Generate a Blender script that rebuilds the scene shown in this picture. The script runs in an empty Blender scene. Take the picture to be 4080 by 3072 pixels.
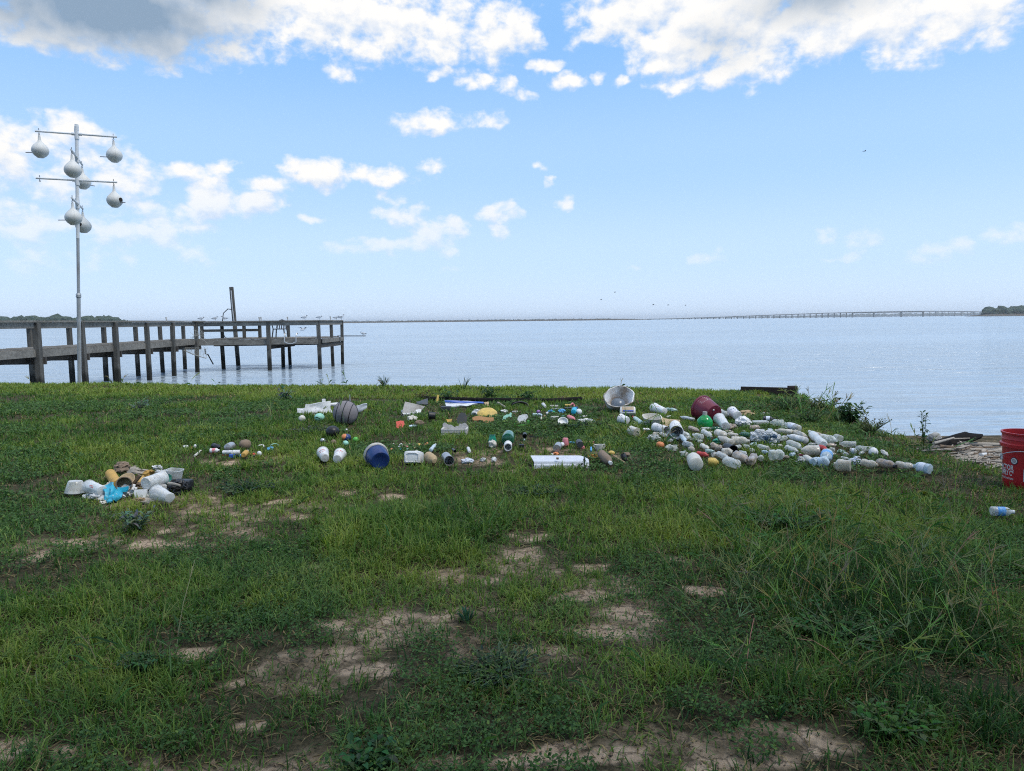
import bpy, bmesh, math, random
import numpy as np
from mathutils import Vector, Matrix, noise as mnoise

random.seed(7)
RNG = np.random.default_rng(7)
SC = bpy.context.scene
COL = SC.collection
R = math.radians

# ------------------------------------------------------------------ camera
F_PX = 2833.0                       # focal length in photo pixels (25 mm on 36 mm)
CAM_H = 1.15
cam_d = bpy.data.cameras.new('camera')
cam_d.sensor_width = 36.0
cam_d.lens = 36.0 * F_PX / 4080.0
cam_d.clip_start = 0.05
cam_d.clip_end = 30000.0
cam = bpy.data.objects.new('camera', cam_d)
COL.objects.link(cam)
ROT = Matrix.Rotation(R(90 - 5.2), 3, 'X') @ Matrix.Rotation(R(-0.64), 3, 'Z')
cam.rotation_euler = ROT.to_euler()
cam.location = (0, 0, CAM_H)
SC.camera = cam
ROTN = np.array(ROT)

def ray(px, py):
    d = ROTN @ np.array([(px - 2040) / F_PX, -(py - 1536) / F_PX, -1.0])
    return d / np.linalg.norm(d)

def azel(px, py):
    d = ray(px, py)
    return math.degrees(math.atan2(d[0], d[1])), math.degrees(math.asin(d[2]))

# ------------------------------------------------------------------ world, sun, exposure
SUN_EL, SUN_AZ = 58.0, 118.0
SC.view_settings.view_transform = 'Standard'
SC.view_settings.look = 'None'
SC.view_settings.exposure = 0.3
SC.view_settings.gamma = 1.0
SC.render.engine = 'CYCLES'
SC.cycles.max_bounces = 7
SC.cycles.diffuse_bounces = 3
SC.cycles.glossy_bounces = 3
SC.cycles.transmission_bounces = 4
SC.cycles.transparent_max_bounces = 12
SC.cycles.volume_bounces = 0
SC.cycles.use_adaptive_sampling = True
SC.cycles.adaptive_threshold = 0.01
SC.cycles.use_denoising = False
SC.cycles.filter_width = 1.1
SC.cycles.sample_clamp_indirect = 4.0
SC.cycles.sample_clamp_direct = 4.0
SC.cycles.caustics_reflective = False
SC.cycles.caustics_refractive = False

world = bpy.data.worlds.new('World')
SC.world = world
world.use_nodes = True
wt = world.node_tree
wt.nodes.clear()

def N(t, typ, **kw):
    n = t.nodes.new(typ)
    for k, v in kw.items():
        if k == 'inp':
            for i, val in v.items():
                n.inputs[i].default_value = val
        else:
            setattr(n, k, v)
    return n

def L(t, a, b):
    t.links.new(a, b)

def mth(t, op, a, b=None, c=None, clamp=False):
    n = t.nodes.new('ShaderNodeMath')
    n.operation = op
    n.use_clamp = clamp
    for i, v in enumerate((a, b, c)):
        if v is None:
            continue
        if isinstance(v, (int, float)):
            n.inputs[i].default_value = v
        else:
            t.links.new(v, n.inputs[i])
    return n.outputs[0]

# clouds: (px, py, rx, ry, strength) read off as directions in the sky
CLOUDS = [
 (430,20,470,165,1.5),(160,90,150,110,.9),(830,20,330,120,1.2),
 (1000,85,190,70,1),(930,205,110,55,.8),(1060,180,90,60,.8),(1300,50,330,130,1.3),(1500,90,250,120,1.2),(1740,110,240,130,1.1),(1990,130,160,110,1),(2080,160,80,60,1),
 (1390,275,100,50,.55),(1830,300,90,35,.8),(1930,330,90,30,.8),(2020,345,60,32,.7),(2180,265,85,24,.9),(2260,335,72,34,.8),(2385,310,32,26,.6),(2470,330,36,20,.55),(2090,370,40,30,.6),(2280,110,70,90,.5),
 (2560,30,260,130,1.3),(2700,160,190,140,1.3),(2900,60,380,150,1.4),(3010,230,170,100,1),(3350,60,430,130,1.4),(3720,70,300,120,1.2),(2800,310,170,52,.95),(3130,260,58,34,.7),
 (1690,485,140,42,1),(1870,478,170,34,.65),
 (50,590,120,110,1.1),(290,520,95,62,1.1),(300,610,120,110,.65),(60,720,90,70,.6),(470,700,130,90,.95),(160,780,170,110,.62),(390,800,140,80,.6),(700,690,120,38,.7),(880,665,60,36,.7),(80,900,140,70,.8),(245,880,60,50,.8),(360,900,60,60,.6),
 (850,790,110,85,1.25),(1000,820,120,68,1.15),(680,865,120,55,1),(1085,800,42,42,.8),(560,935,190,48,.9),(790,915,80,28,.6),
 (1250,690,125,62,1.15),(1100,730,150,38,.8),(1480,700,190,40,.85),(1690,665,90,28,.7),(1330,655,60,35,.9),
 (1240,868,52,20,.7),(1590,800,75,38,.8),(1530,845,70,24,.7),(1640,870,80,58,.9),(1730,915,130,48,.95),(1810,915,58,48,.95),(1500,980,190,40,.8),(1700,965,120,44,.85),(1790,1005,60,22,.7),(1850,1070,90,20,.5),
 (500,1030,62,48,.5),(800,1020,90,70,.5),(250,1030,190,70,.5),(40,1040,60,28,.5),
 (1980,840,80,50,.85),(1990,920,48,30,.7),(2155,665,38,28,.75),(2185,720,20,22,.6),(2240,805,66,36,1),(2155,1080,36,14,.55),
 (2800,1040,66,42,.55),(2545,1062,24,12,.5),(3370,950,95,42,.65),(3410,1025,42,20,.65),(3770,985,80,40,.85),(3670,1030,60,26,.6),(4030,920,70,44,.5),(3290,1036,60,10,.5),
]
DARK = [(400,30,420,150,1.0),(820,-20,220,90,.6),(3240,-10,260,80,.5),(2880,170,160,90,.22)]

def cloud_group():
    g = bpy.data.node_groups.new('cloud_density', 'ShaderNodeTree')
    g.interface.new_socket('P', in_out='INPUT', socket_type='NodeSocketVector')
    g.interface.new_socket('D', in_out='OUTPUT', socket_type='NodeSocketFloat')
    gi = N(g, 'NodeGroupInput'); go = N(g, 'NodeGroupOutput')
    P = gi.outputs['P']
    # billowy warp of the outline
    wn = N(g, 'ShaderNodeTexNoise', noise_dimensions='2D', inp={'Scale': 0.42, 'Detail': 3.0, 'Roughness': 0.6})
    L(g, P, wn.inputs['Vector'])
    wv = N(g, 'ShaderNodeVectorMath', operation='MULTIPLY_ADD')
    L(g, wn.outputs['Color'], wv.inputs[0])
    wv.inputs[1].default_value = (2.2, 1.3, 0)
    wv.inputs[2].default_value = (-1.1, -.65, 0)
    ad = N(g, 'ShaderNodeVectorMath', operation='ADD')
    L(g, P, ad.inputs[0]); L(g, wv.outputs[0], ad.inputs[1])
    Q = ad.outputs[0]
    acc = None
    for (px, py, rx, ry, s) in CLOUDS:
        a, e = azel(px, py)
        kx, ky = F_PX / rx / 57.3, F_PX / ry / 57.3
        m = N(g, 'ShaderNodeVectorMath', operation='MULTIPLY_ADD')
        L(g, Q, m.inputs[0])
        m.inputs[1].default_value = (kx * .8, ky * .8, 0)
        m.inputs[2].default_value = (-a * kx * .8, -e * ky * .8, 0)
        ln = N(g, 'ShaderNodeVectorMath', operation='DOT_PRODUCT')
        L(g, m.outputs[0], ln.inputs[0]); L(g, m.outputs[0], ln.inputs[1])
        v = mth(g, 'MULTIPLY_ADD', ln.outputs['Value'], -s * .78, s * .78)
        acc = v if acc is None else mth(g, 'MAXIMUM', acc, v)
    sep = N(g, 'ShaderNodeSeparateXYZ'); L(g, P, sep.inputs[0])
    over = N(g, 'ShaderNodeMapRange', inp={'From Min': 24.0, 'From Max': 44.0, 'To Min': -1.0, 'To Max': 0.45})
    L(g, sep.outputs['Y'], over.inputs['Value'])
    acc = mth(g, 'MAXIMUM', acc, over.outputs[0])
    acc = mth(g, 'MAXIMUM', acc, -1.0)
    # fractal detail
    n1 = N(g, 'ShaderNodeTexNoise', noise_dimensions='2D', inp={'Scale': 0.46, 'Detail': 9.0, 'Roughness': 0.57, 'Distortion': .1})
    mp = N(g, 'ShaderNodeVectorMath', operation='MULTIPLY'); mp.inputs[1].default_value = (1, 1.5, 1)
    L(g, P, mp.inputs[0]); L(g, mp.outputs[0], n1.inputs['Vector'])
    d = mth(g, 'MULTIPLY_ADD', n1.outputs['Fac'], 1.7, -1.06)
    L(g, mth(g, 'ADD', acc, d), go.inputs['D'])
    return g

def build_world():
    t = wt
    out = N(t, 'ShaderNodeOutputWorld')
    sky = N(t, 'ShaderNodeTexSky', sky_type='NISHITA', sun_disc=False, sun_elevation=R(SUN_EL), sun_rotation=R(SUN_AZ),
            altitude=20.0, air_density=1.0, dust_density=0.8, ozone_density=2.0)
    tc = N(t, 'ShaderNodeTexCoord')
    sp = N(t, 'ShaderNodeSeparateXYZ'); L(t, tc.outputs['Generated'], sp.inputs[0])
    az = mth(t, 'MULTIPLY', mth(t, 'ARCTAN2', sp.outputs['X'], sp.outputs['Y']), 57.29578)
    el = mth(t, 'MULTIPLY', mth(t, 'ARCSINE', sp.outputs['Z']), 57.29578)
    P = N(t, 'ShaderNodeCombineXYZ'); L(t, az, P.inputs[0]); L(t, el, P.inputs[1])
    grp = cloud_group()
    g1 = N(t, 'ShaderNodeGroup', node_tree=grp); L(t, P.outputs[0], g1.inputs[0])
    off = N(t, 'ShaderNodeVectorMath', operation='ADD'); off.inputs[1].default_value = (-.25, 0.75, 0)
    L(t, P.outputs[0], off.inputs[0])
    g2 = N(t, 'ShaderNodeGroup', node_tree=grp); L(t, off.outputs[0], g2.inputs[0])
    mask = N(t, 'ShaderNodeMapRange', interpolation_type='SMOOTHSTEP', inp={'From Min': -0.07, 'From Max': 0.60, 'To Min': 0.0, 'To Max': 1.0})
    L(t, g1.outputs[0], mask.inputs['Value'])
    lo = N(t, 'ShaderNodeMapRange', inp={'From Min': 2.0, 'From Max': 11.0, 'To Min': 0.15, 'To Max': 1.0})
    L(t, el, lo.inputs['Value'])
    fac = mth(t, 'MULTIPLY', mask.outputs[0], lo.outputs[0])
    # light from above against the mass below
    dif = mth(t, 'SUBTRACT', g1.outputs[0], g2.outputs[0])
    lit = N(t, 'ShaderNodeMapRange', interpolation_type='SMOOTHSTEP', inp={'From Min': -0.70, 'From Max': 0.30, 'To Min': 0.0, 'To Max': 1.0})
    L(t, dif, lit.inputs['Value'])
    cc = N(t, 'ShaderNodeMix', data_type='RGBA')
    cc.inputs['A'].default_value = (0.63, 0.735, 0.90, 1)
    cc.inputs['B'].default_value = (1.0, 0.985, 0.96, 1)
    L(t, lit.outputs[0], cc.inputs['Factor'])
    # thick grey bellies
    acc = None
    for (px, py, rx, ry, s) in DARK:
        a, e = azel(px, py)
        kx, ky = F_PX / rx / 57.3, F_PX / ry / 57.3
        m = N(t, 'ShaderNodeVectorMath', operation='MULTIPLY_ADD')
        L(t, P.outputs[0], m.inputs[0])
        m.inputs[1].default_value = (kx * .75, ky * .75, 0)
        m.inputs[2].default_value = (-a * kx * .75, -e * ky * .75, 0)
        ln = N(t, 'ShaderNodeVectorMath', operation='LENGTH'); L(t, m.outputs[0], ln.inputs[0])
        v = mth(t, 'MULTIPLY_ADD', ln.outputs['Value'], -s * 1.5, s * 1.5)
        acc = v if acc is None else mth(t, 'MAXIMUM', acc, v)
    dn = N(t, 'ShaderNodeTexNoise', noise_dimensions='2D', inp={'Scale': .3, 'Detail': 4.0})
    L(t, P.outputs[0], dn.inputs['Vector'])
    acc = mth(t, 'MULTIPLY', acc, mth(t, 'MULTIPLY_ADD', dn.outputs['Fac'], 1.2, .4), clamp=True)
    dk = N(t, 'ShaderNodeMix', data_type='RGBA')
    L(t, acc, dk.inputs['Factor']); L(t, cc.outputs['Result'], dk.inputs['A'])
    dk.inputs['B'].default_value = (0.27, 0.38, 0.52, 1)
    # overhead deck, out of view: even, neutral, raised past white as added fill light
    ov = N(t, 'ShaderNodeMapRange', inp={'From Min': 27.0, 'From Max': 42.0, 'To Min': 0.0, 'To Max': 0.85})
    L(t, el, ov.inputs['Value'])
    dk2 = N(t, 'ShaderNodeMix', data_type='RGBA'); dk2.inputs['B'].default_value = (2.2, 2.16, 2.06, 1)
    L(t, ov.outputs[0], dk2.inputs['Factor']); L(t, dk.outputs['Result'], dk2.inputs['A'])
    br = N(t, 'ShaderNodeVectorMath', operation='SCALE'); br.inputs['Scale'].default_value = CLOUD_LUM
    L(t, dk2.outputs['Result'], br.inputs[0])
    # humid summer air: paler and bluer towards the horizon than the clear model sky
    rp = N(t, 'ShaderNodeValToRGB'); rp.color_ramp.interpolation = 'EASE'
    el01 = mth(t, 'MULTIPLY', el, 1 / 60.0, clamp=True); L(t, el01, rp.inputs[0])
    cr = rp.color_ramp.elements
    stops = [(0.0, (.57, .73, .97)), (.08, (.50, .685, .96)), (.2, (.385, .61, .94)), (.36, (.245, .50, .90)), (1.0, (.14, .38, .85))]
    while len(cr) < len(stops): cr.new(.5)
    for e, (p, c) in zip(cr, stops): e.position = p; e.color = c + (1,)
    sc2 = N(t, 'ShaderNodeVectorMath', operation='SCALE'); sc2.inputs['Scale'].default_value = 1 / SKY_STR
    L(t, rp.outputs[0], sc2.inputs[0])
    hv = N(t, 'ShaderNodeMix', data_type='RGBA'); hv.inputs['Factor'].default_value = .8
    L(t, sky.outputs['Color'], hv.inputs['A']); L(t, sc2.outputs[0], hv.inputs['B'])
    mx = N(t, 'ShaderNodeMix', data_type='RGBA')
    L(t, fac, mx.inputs['Factor']); L(t, hv.outputs['Result'], mx.inputs['A']); L(t, br.outputs[0], mx.inputs['B'])
    bg = N(t, 'ShaderNodeBackground'); bg.inputs['Strength'].default_value = SKY_STR
    L(t, mx.outputs['Result'], bg.inputs['Color'])
    L(t, bg.outputs[0], out.inputs['Surface'])

SKY_STR = 0.12
SKY_TINT = (1.0, 1.0, 1.0)
CLOUD_LUM = 7.0
build_world()
world.cycles.sampling_method = 'MANUAL'
world.cycles.sample_map_resolution = 512

sun_d = bpy.data.lights.new('sun', 'SUN')
sun_d.energy = 1.8
sun_d.angle = R(14)
sun_d.color = (1.0, 0.95, 0.86)
sun = bpy.data.objects.new('sun', sun_d)
COL.objects.link(sun)
sv = Vector((math.sin(R(SUN_AZ)) * math.cos(R(SUN_EL)), math.cos(R(SUN_AZ)) * math.cos(R(SUN_EL)), math.sin(R(SUN_EL))))
sun.rotation_euler = sv.to_track_quat('Z', 'Y').to_euler()

# ------------------------------------------------------------------ object helpers
def tag(o, label=None, cat=None, group=None, kind=None):
    if label: o['label'] = label
    if cat: o['category'] = cat
    if group: o['group'] = group
    if kind: o['kind'] = kind
    return o

class MB:
    """collects pieces of one mesh, in world coordinates"""
    def __init__(s):
        s.v = []; s.f = []; s.n = 0
    def add(s, V, F):
        V = np.asarray(V, float)
        s.v.append(V)
        s.f.extend([tuple(int(i) + s.n for i in f) for f in F])
        s.n += len(V)
        return s
    def box(s, c, sx, sy, sz, rot=None, bev=0.0):
        b = bmesh.new()
        bmesh.ops.create_cube(b, size=1.0)
        for v in b.verts:
            v.co = Vector((v.co.x * sx, v.co.y * sy, v.co.z * sz))
        if bev > 0:
            bmesh.ops.bevel(b, geom=b.edges[:], offset=min(bev, .45 * min(sx, sy, sz)), segments=2, affect='EDGES', profile=.6)
        b.verts.index_update()
        M = rot.to_3x3() if rot is not None else Matrix.Identity(3)
        V = [tuple(M @ v.co + Vector(c)) for v in b.verts]
        F = [[v.index for v in f.verts] for f in b.faces]
        b.free()
        return s.add(V, F)
    def beam(s, a, b, w, h, up=(0, 0, 1), bev=0.0):
        a, b = Vector(a), Vector(b)
        d = b - a
        x = d.normalized()
        z = Vector(up); z = (z - x * z.dot(x)).normalized()
        y = z.cross(x)
        M = Matrix((x, y, z)).transposed()
        return s.box((a + b) / 2, d.length, w, h, M, bev)
    def lathe(s, a, b, prof, seg=18, squash=1.0, dent=0.0, seed=0, hint=None, freq=2.2, rx=1.0, ry=1.0, pw=2.0):
        """prof: (t along a->b, radius). Open or closed by zero radii."""
        a, b = Vector(a), Vector(b)
        ax = b - a; ln = ax.length; x = ax / ln
        h = Vector(hint) if hint is not None else Vector((0.0, -.55, .83))
        v = h - x * h.dot(x)
        if v.length < 1e-4: v = Vector((1, 0, 0)) - x * x.x
        v.normalize(); u = x.cross(v)
        V = []; F = []
        rows = []
        rmax = max(p[1] for p in prof)
        rnd = random.Random(seed)
        so = Vector((rnd.uniform(0, 90), rnd.uniform(0, 90), rnd.uniform(0, 90)))
        for (t, r) in prof:
            if r <= 1e-6:
                rows.append([len(V)]); V.append(a + ax * t)
                continue
            row = []
            for k in range(seg):
                ph = 2 * math.pi * k / seg
                c, sn = math.cos(ph), math.sin(ph)
                if pw != 2.0:
                    q = (abs(c) ** pw + abs(sn) ** pw) ** (-1 / pw); c *= q; sn *= q
                p = a + ax * t + v * (r * c * ry) + u * (r * sn * rx)
                if dent:
                    nv = mnoise.noise_vector((p - a) * (freq / rmax) * .5 + so) 
                    n2 = mnoise.noise((p - a) * (freq / rmax) * 1.3 + so)
                    p = p + nv * (dent * rmax) + (v * c + u * sn) * (n2 * dent * rmax * .7)
                row.append(len(V)); V.append(p)
            rows.append(row)
        for i in range(len(rows) - 1):
            p, q = rows[i], rows[i + 1]
            if len(p) == 1 and len(q) == 1: continue
            for k in range(seg):
                k2 = (k + 1) % seg
                if len(p) == 1: F.append((p[0], q[k2], q[k]))
                elif len(q) == 1: F.append((p[k], p[k2], q[0]))
                else: F.append((p[k], p[k2], q[k2], q[k]))
        if squash != 1.0:
            m = sum((p.z for p in V)) / len(V)
            for p in V: p.z = m + (p.z - m) * squash
        return s.add([tuple(p) for p in V], F)
    def tube(s, pts, r, seg=8, r2=None, close=True):
        pts = [Vector(p) for p in pts]
        n = len(pts); V = []; F = []
        pv = None
        for i, p in enumerate(pts):
            d = (pts[min(i + 1, n - 1)] - pts[max(i - 1, 0)]).normalized()
            if pv is None:
                h = Vector((0, 0, 1)) if abs(d.z) < .9 else Vector((1, 0, 0))
                pv = (h - d * h.dot(d)).normalized()
            else:
                pv = (pv - d * pv.dot(d)).normalized()
            u = d.cross(pv)
            rr = r if r2 is None else r + (r2 - r) * i / (n - 1)
            if isinstance(r, (list, tuple)): rr = r[i]
            for k in range(seg):
                ph = 2 * math.pi * k / seg
                V.append(tuple(p + pv * (rr * math.cos(ph)) + u * (rr * math.sin(ph))))
        for i in range(n - 1):
            for k in range(seg):
                k2 = (k + 1) % seg
                F.append((i * seg + k, i * seg + k2, (i + 1) * seg + k2, (i + 1) * seg + k))
        if close:
            F.append(tuple(range(seg))[::-1]); F.append(tuple((n - 1) * seg + k for k in range(seg)))
        return s.add(V, F)
    def ball(s, c, rx, ry=None, rz=None, sub=3, dent=0.0, seed=0, freq=1.6, rot=None):
        ry = rx if ry is None else ry; rz = rx if rz is None else rz
        b = bmesh.new()
        bmesh.ops.create_icosphere(b, subdivisions=sub, radius=1.0)
        rnd = random.Random(seed)
        so = Vector((rnd.uniform(0, 90), rnd.uniform(0, 90), rnd.uniform(0, 90)))
        V = []
        for v in b.verts:
            p = v.co.copy()
            if dent:
                p = p * (1 + dent * mnoise.noise(p * freq + so) * 1.4) + mnoise.noise_vector(p * freq * 2.3 + so) * dent * .6
            p = Vector((p.x * rx, p.y * ry, p.z * rz))
            if rot is not None: p = rot @ p
            V.append(tuple(p + Vector(c)))
        b.verts.index_update()
        F = [[v.index for v in f.verts] for f in b.faces]
        b.free()
        return s.add(V, F)
    def sheet(s, grid, th):
        """grid of points [i][j] -> thick curved plate"""
        G = np.array(grid, float); ni, nj = G.shape[:2]
        du = np.gradient(G, axis=0); dv = np.gradient(G, axis=1)
        nn = np.cross(du, dv); nn /= np.linalg.norm(nn, axis=2, keepdims=True) + 1e-12
        T = (G + nn * th / 2).reshape(-1, 3); B = (G - nn * th / 2).reshape(-1, 3)
        F = []; m = ni * nj
        for i in range(ni - 1):
            for j in range(nj - 1):
                a, b, c, d = i * nj + j, (i + 1) * nj + j, (i + 1) * nj + j + 1, i * nj + j + 1
                F.append((a, b, c, d)); F.append((m + d, m + c, m + b, m + a))
        for i in range(ni - 1):
            for j, fl in ((0, 0), (nj - 1, 1)):
                a, b = i * nj + j, (i + 1) * nj + j
                F.append((a, m + a, m + b, b) if not fl else (b, m + b, m + a, a))
        for j in range(nj - 1):
            for i, fl in ((0, 0), (ni - 1, 1)):
                a, b = i * nj + j, i * nj + j + 1
                F.append((b, m + b, m + a, a) if not fl else (a, m + a, m + b, b))
        return s.add(np.vstack([T, B]), F)
    def poly(s, pts, ext):
        """flat outline extruded by vector ext"""
        n = len(pts); e = Vector(ext)
        V = [tuple(Vector(p)) for p in pts] + [tuple(Vector(p) + e) for p in pts]
        F = [tuple(range(n))[::-1], tuple(range(n, 2 * n))]
        F += [(i, (i + 1) % n, n + (i + 1) % n, n + i) for i in range(n)]
        return s.add(V, F)
    def center(s):
        V = np.vstack(s.v); lo, hi = V.min(0), V.max(0)
        return Vector(((lo[0] + hi[0]) / 2, (lo[1] + hi[1]) / 2, lo[2]))
    def build(s, name, m, parent=None, smooth=True, loc=None):
        V = np.vstack(s.v)
        if parent is not None:
            loc = world_loc(parent)
        elif loc is None:
            loc = s.center()
        me = bpy.data.meshes.new(name)
        me.from_pydata((V - np.array(loc)).tolist(), [], s.f)
        me.polygons.foreach_set('use_smooth', [smooth] * len(me.polygons))
        if smooth: 
            try: me.set_sharp_from_angle(angle=R(38))
            except Exception: pass
        me.materials.append(m)
        o = bpy.data.objects.new(name, me)
        COL.objects.link(o)
        if parent is not None: o.parent = parent
        else: o.location = loc
        return o

def world_loc(o):
    l = Vector(o.location)
    while o.parent is not None:
        o = o.parent; l = l + Vector(o.location)
    return l

def empty(name, loc, label=None, cat=None, group=None):
    o = bpy.data.objects.new(name, None)
    COL.objects.link(o)
    o.location = loc
    o.empty_display_size = .1
    return tag(o, label, cat, group)

# ------------------------------------------------------------------ materials
MATS = {}
def srgb(c):
    return tuple((x / 12.92 if x <= .04045 else ((x + .055) / 1.055) ** 2.4) for x in [v / 255. for v in c]) + (1,)

def plastic(name, col, rough=.45, dirt=.35, dirtcol=(.13, .09, .055), scale=14., spec=.4, metal=0.0, bump=0.0, trans=0.0, obj=True, col2=None, lo=.48, hi=.72):
    """plain surface with blotchy grime that belongs to the thing"""
    if name in MATS: return MATS[name]
    m = bpy.data.materials.new(name); m.use_nodes = True
    t = m.node_tree; b = t.nodes['Principled BSDF']
    tc = N(t, 'ShaderNodeTexCoord')
    n = N(t, 'ShaderNodeTexNoise', inp={'Scale': scale, 'Detail': 6.0, 'Roughness': .65})
    L(t, tc.outputs['Object'], n.inputs['Vector'])
    mr = N(t, 'ShaderNodeMapRange', inp={'From Min': lo, 'From Max': hi, 'To Min': 0.0, 'To Max': dirt})
    oi = N(t, 'ShaderNodeObjectInfo')
    L(t, mth(t, 'ADD', n.outputs['Fac'], mth(t, 'MULTIPLY_ADD', oi.outputs['Random'], .16, -.08)), mr.inputs['Value'])
    mx = N(t, 'ShaderNodeMix', data_type='RGBA')
    L(t, mr.outputs[0], mx.inputs['Factor'])
    mx.inputs['A'].default_value = tuple(col[:3]) + (1,)
    mx.inputs['B'].default_value = tuple((col2 or dirtcol)[:3]) + (1,)
    n2 = N(t, 'ShaderNodeTexNoise', inp={'Scale': scale * 2.4, 'Detail': 3.0})
    L(t, tc.outputs['Object'], n2.inputs['Vector'])
    hs = N(t, 'ShaderNodeHueSaturation')
    L(t, mx.outputs['Result'], hs.inputs['Color'])
    L(t, mth(t, 'MULTIPLY_ADD', n2.outputs['Fac'], .28, .86), hs.inputs['Value'])
    L(t, hs.outputs[0], b.inputs['Base Color'])
    b.inputs['Roughness'].default_value = rough
    b.inputs['Metallic'].default_value = metal
    b.inputs['Specular IOR Level'].default_value = spec
    if bump:
        bp = N(t, 'ShaderNodeBump', inp={'Strength': bump, 'Distance': .01})
        L(t, n.outputs['Fac'], bp.inputs['Height']); L(t, bp.outputs[0], b.inputs['Normal'])
    if trans:
        tr = N(t, 'ShaderNodeBsdfTranslucent'); L(t, hs.outputs[0], tr.inputs['Color'])
        ms = N(t, 'ShaderNodeMixShader', inp={0: trans})
        L(t, b.outputs[0], ms.inputs[1]); L(t, tr.outputs[0], ms.inputs[2])
        L(t, ms.outputs[0], t.nodes['Material Output'].inputs['Surface'])
    MATS[name] = m
    return m

def clearpl(name, col, body=(.35, .8), rough=.15, dirt=.35, dirtcol=(.30, .24, .16)):
    """thin clear plastic gone cloudy: see-through film under a scuffed, glossy skin"""
    if name in MATS: return MATS[name]
    m = bpy.data.materials.new(name); m.use_nodes = True
    t = m.node_tree; b = t.nodes['Principled BSDF']
    tc = N(t, 'ShaderNodeTexCoord')
    n = N(t, 'ShaderNodeTexNoise', inp={'Scale': 11., 'Detail': 4.0, 'Roughness': .55})
    L(t, tc.outputs['Object'], n.inputs['Vector'])
    mr = N(t, 'ShaderNodeMapRange', inp={'From Min': .35, 'From Max': .65, 'To Min': body[0], 'To Max': body[1]})
    L(t, n.outputs['Fac'], mr.inputs['Value'])
    n2 = N(t, 'ShaderNodeTexNoise', inp={'Scale': 9., 'Detail': 6.0, 'Roughness': .7})
    L(t, tc.outputs['Object'], n2.inputs['Vector'])
    dr = N(t, 'ShaderNodeMapRange', inp={'From Min': .46, 'From Max': .62, 'To Min': 0.0, 'To Max': dirt})
    oi = N(t, 'ShaderNodeObjectInfo')
    L(t, mth(t, 'ADD', n2.outputs['Fac'], mth(t, 'MULTIPLY_ADD', oi.outputs['Random'], .2, -.1)), dr.inputs['Value'])
    mx = N(t, 'ShaderNodeMix', data_type='RGBA')
    L(t, dr.outputs[0], mx.inputs['Factor'])
    mx.inputs['A'].default_value = tuple(col[:3]) + (1,); mx.inputs['B'].default_value = dirtcol + (1,)
    L(t, mx.outputs['Result'], b.inputs['Base Color'])
    b.inputs['Roughness'].default_value = rough
    b.inputs['Specular IOR Level'].default_value = .7
    tr = N(t, 'ShaderNodeBsdfTransparent'); tr.inputs['Color'].default_value = tuple(.4 + .6 * c for c in col[:3]) + (1,)
    lw = N(t, 'ShaderNodeLayerWeight', inp={'Blend': .35})
    fac = mth(t, 'ADD', mr.outputs[0], mth(t, 'MULTIPLY', lw.outputs['Facing'], .5), clamp=True)
    ms = N(t, 'ShaderNodeMixShader')
    L(t, fac, ms.inputs[0]); L(t, tr.outputs[0], ms.inputs[1]); L(t, b.outputs[0], ms.inputs[2])
    L(t, ms.outputs[0], t.nodes['Material Output'].inputs['Surface'])
    MATS[name] = m
    return m

def leafmat(name, transl=.35, rough=.55):
    if name in MATS: return MATS[name]
    m = bpy.data.materials.new(name); m.use_nodes = True
    t = m.node_tree; b = t.nodes['Principled BSDF']
    at = N(t, 'ShaderNodeAttribute', attribute_name='col')
    L(t, at.outputs['Color'], b.inputs['Base Color'])
    b.inputs['Roughness'].default_value = rough
    b.inputs['Specular IOR Level'].default_value = .12
    tr = N(t, 'ShaderNodeBsdfTranslucent')
    hs = N(t, 'ShaderNodeHueSaturation', inp={'Saturation': 1.15, 'Value': 1.25})
    L(t, at.outputs['Color'], hs.inputs['Color']); L(t, hs.outputs[0], tr.inputs['Color'])
    ms = N(t, 'ShaderNodeMixShader', inp={0: transl})
    L(t, b.outputs[0], ms.inputs[1]); L(t, tr.outputs[0], ms.inputs[2])
    L(t, ms.outputs[0], t.nodes['Material Output'].inputs['Surface'])
    MATS[name] = m
    return m

# ------------------------------------------------------------------ terrain
WATER_Z = CAM_H - 2.34
EDGE = np.array([(-70, 16.5), (-9.0, 12.8), (-7.7, 12.65), (0, 11.3), (3.2, 10.2), (3.95, 9.65), (3.75, 8.4), (3.55, 7.5), (3.45, 6.4),
                 (3.5, 5.85), (3.42, 5.42), (3.6, 5.1), (4.6, 4.75), (8, 4.3), (70, 3.5)], float)

def vnoise(x, y, s, seed=0):
    x = np.asarray(x, float) * s + seed * 17.13; y = np.asarray(y, float) * s + seed * 9.71
    xi = np.floor(x); yi = np.floor(y); fx = x - xi; fy = y - yi
    fx = fx * fx * (3 - 2 * fx); fy = fy * fy * (3 - 2 * fy)
    def h(a, b):
        v = np.sin(a * 127.1 + b * 311.7 + seed * 74.7) * 43758.5453
        return v - np.floor(v)
    return (h(xi, yi) * (1 - fx) + h(xi + 1, yi) * fx) * (1 - fy) + (h(xi, yi + 1) * (1 - fx) + h(xi + 1, yi + 1) * fx) * fy

def fbm(x, y, s, seed=0, o=4):
    v = 0; a = .5; tot = 0
    for i in range(o):
        v = v + a * vnoise(x, y, s * 2 ** i, seed + i); tot += a; a *= .55
    return v / tot

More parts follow.
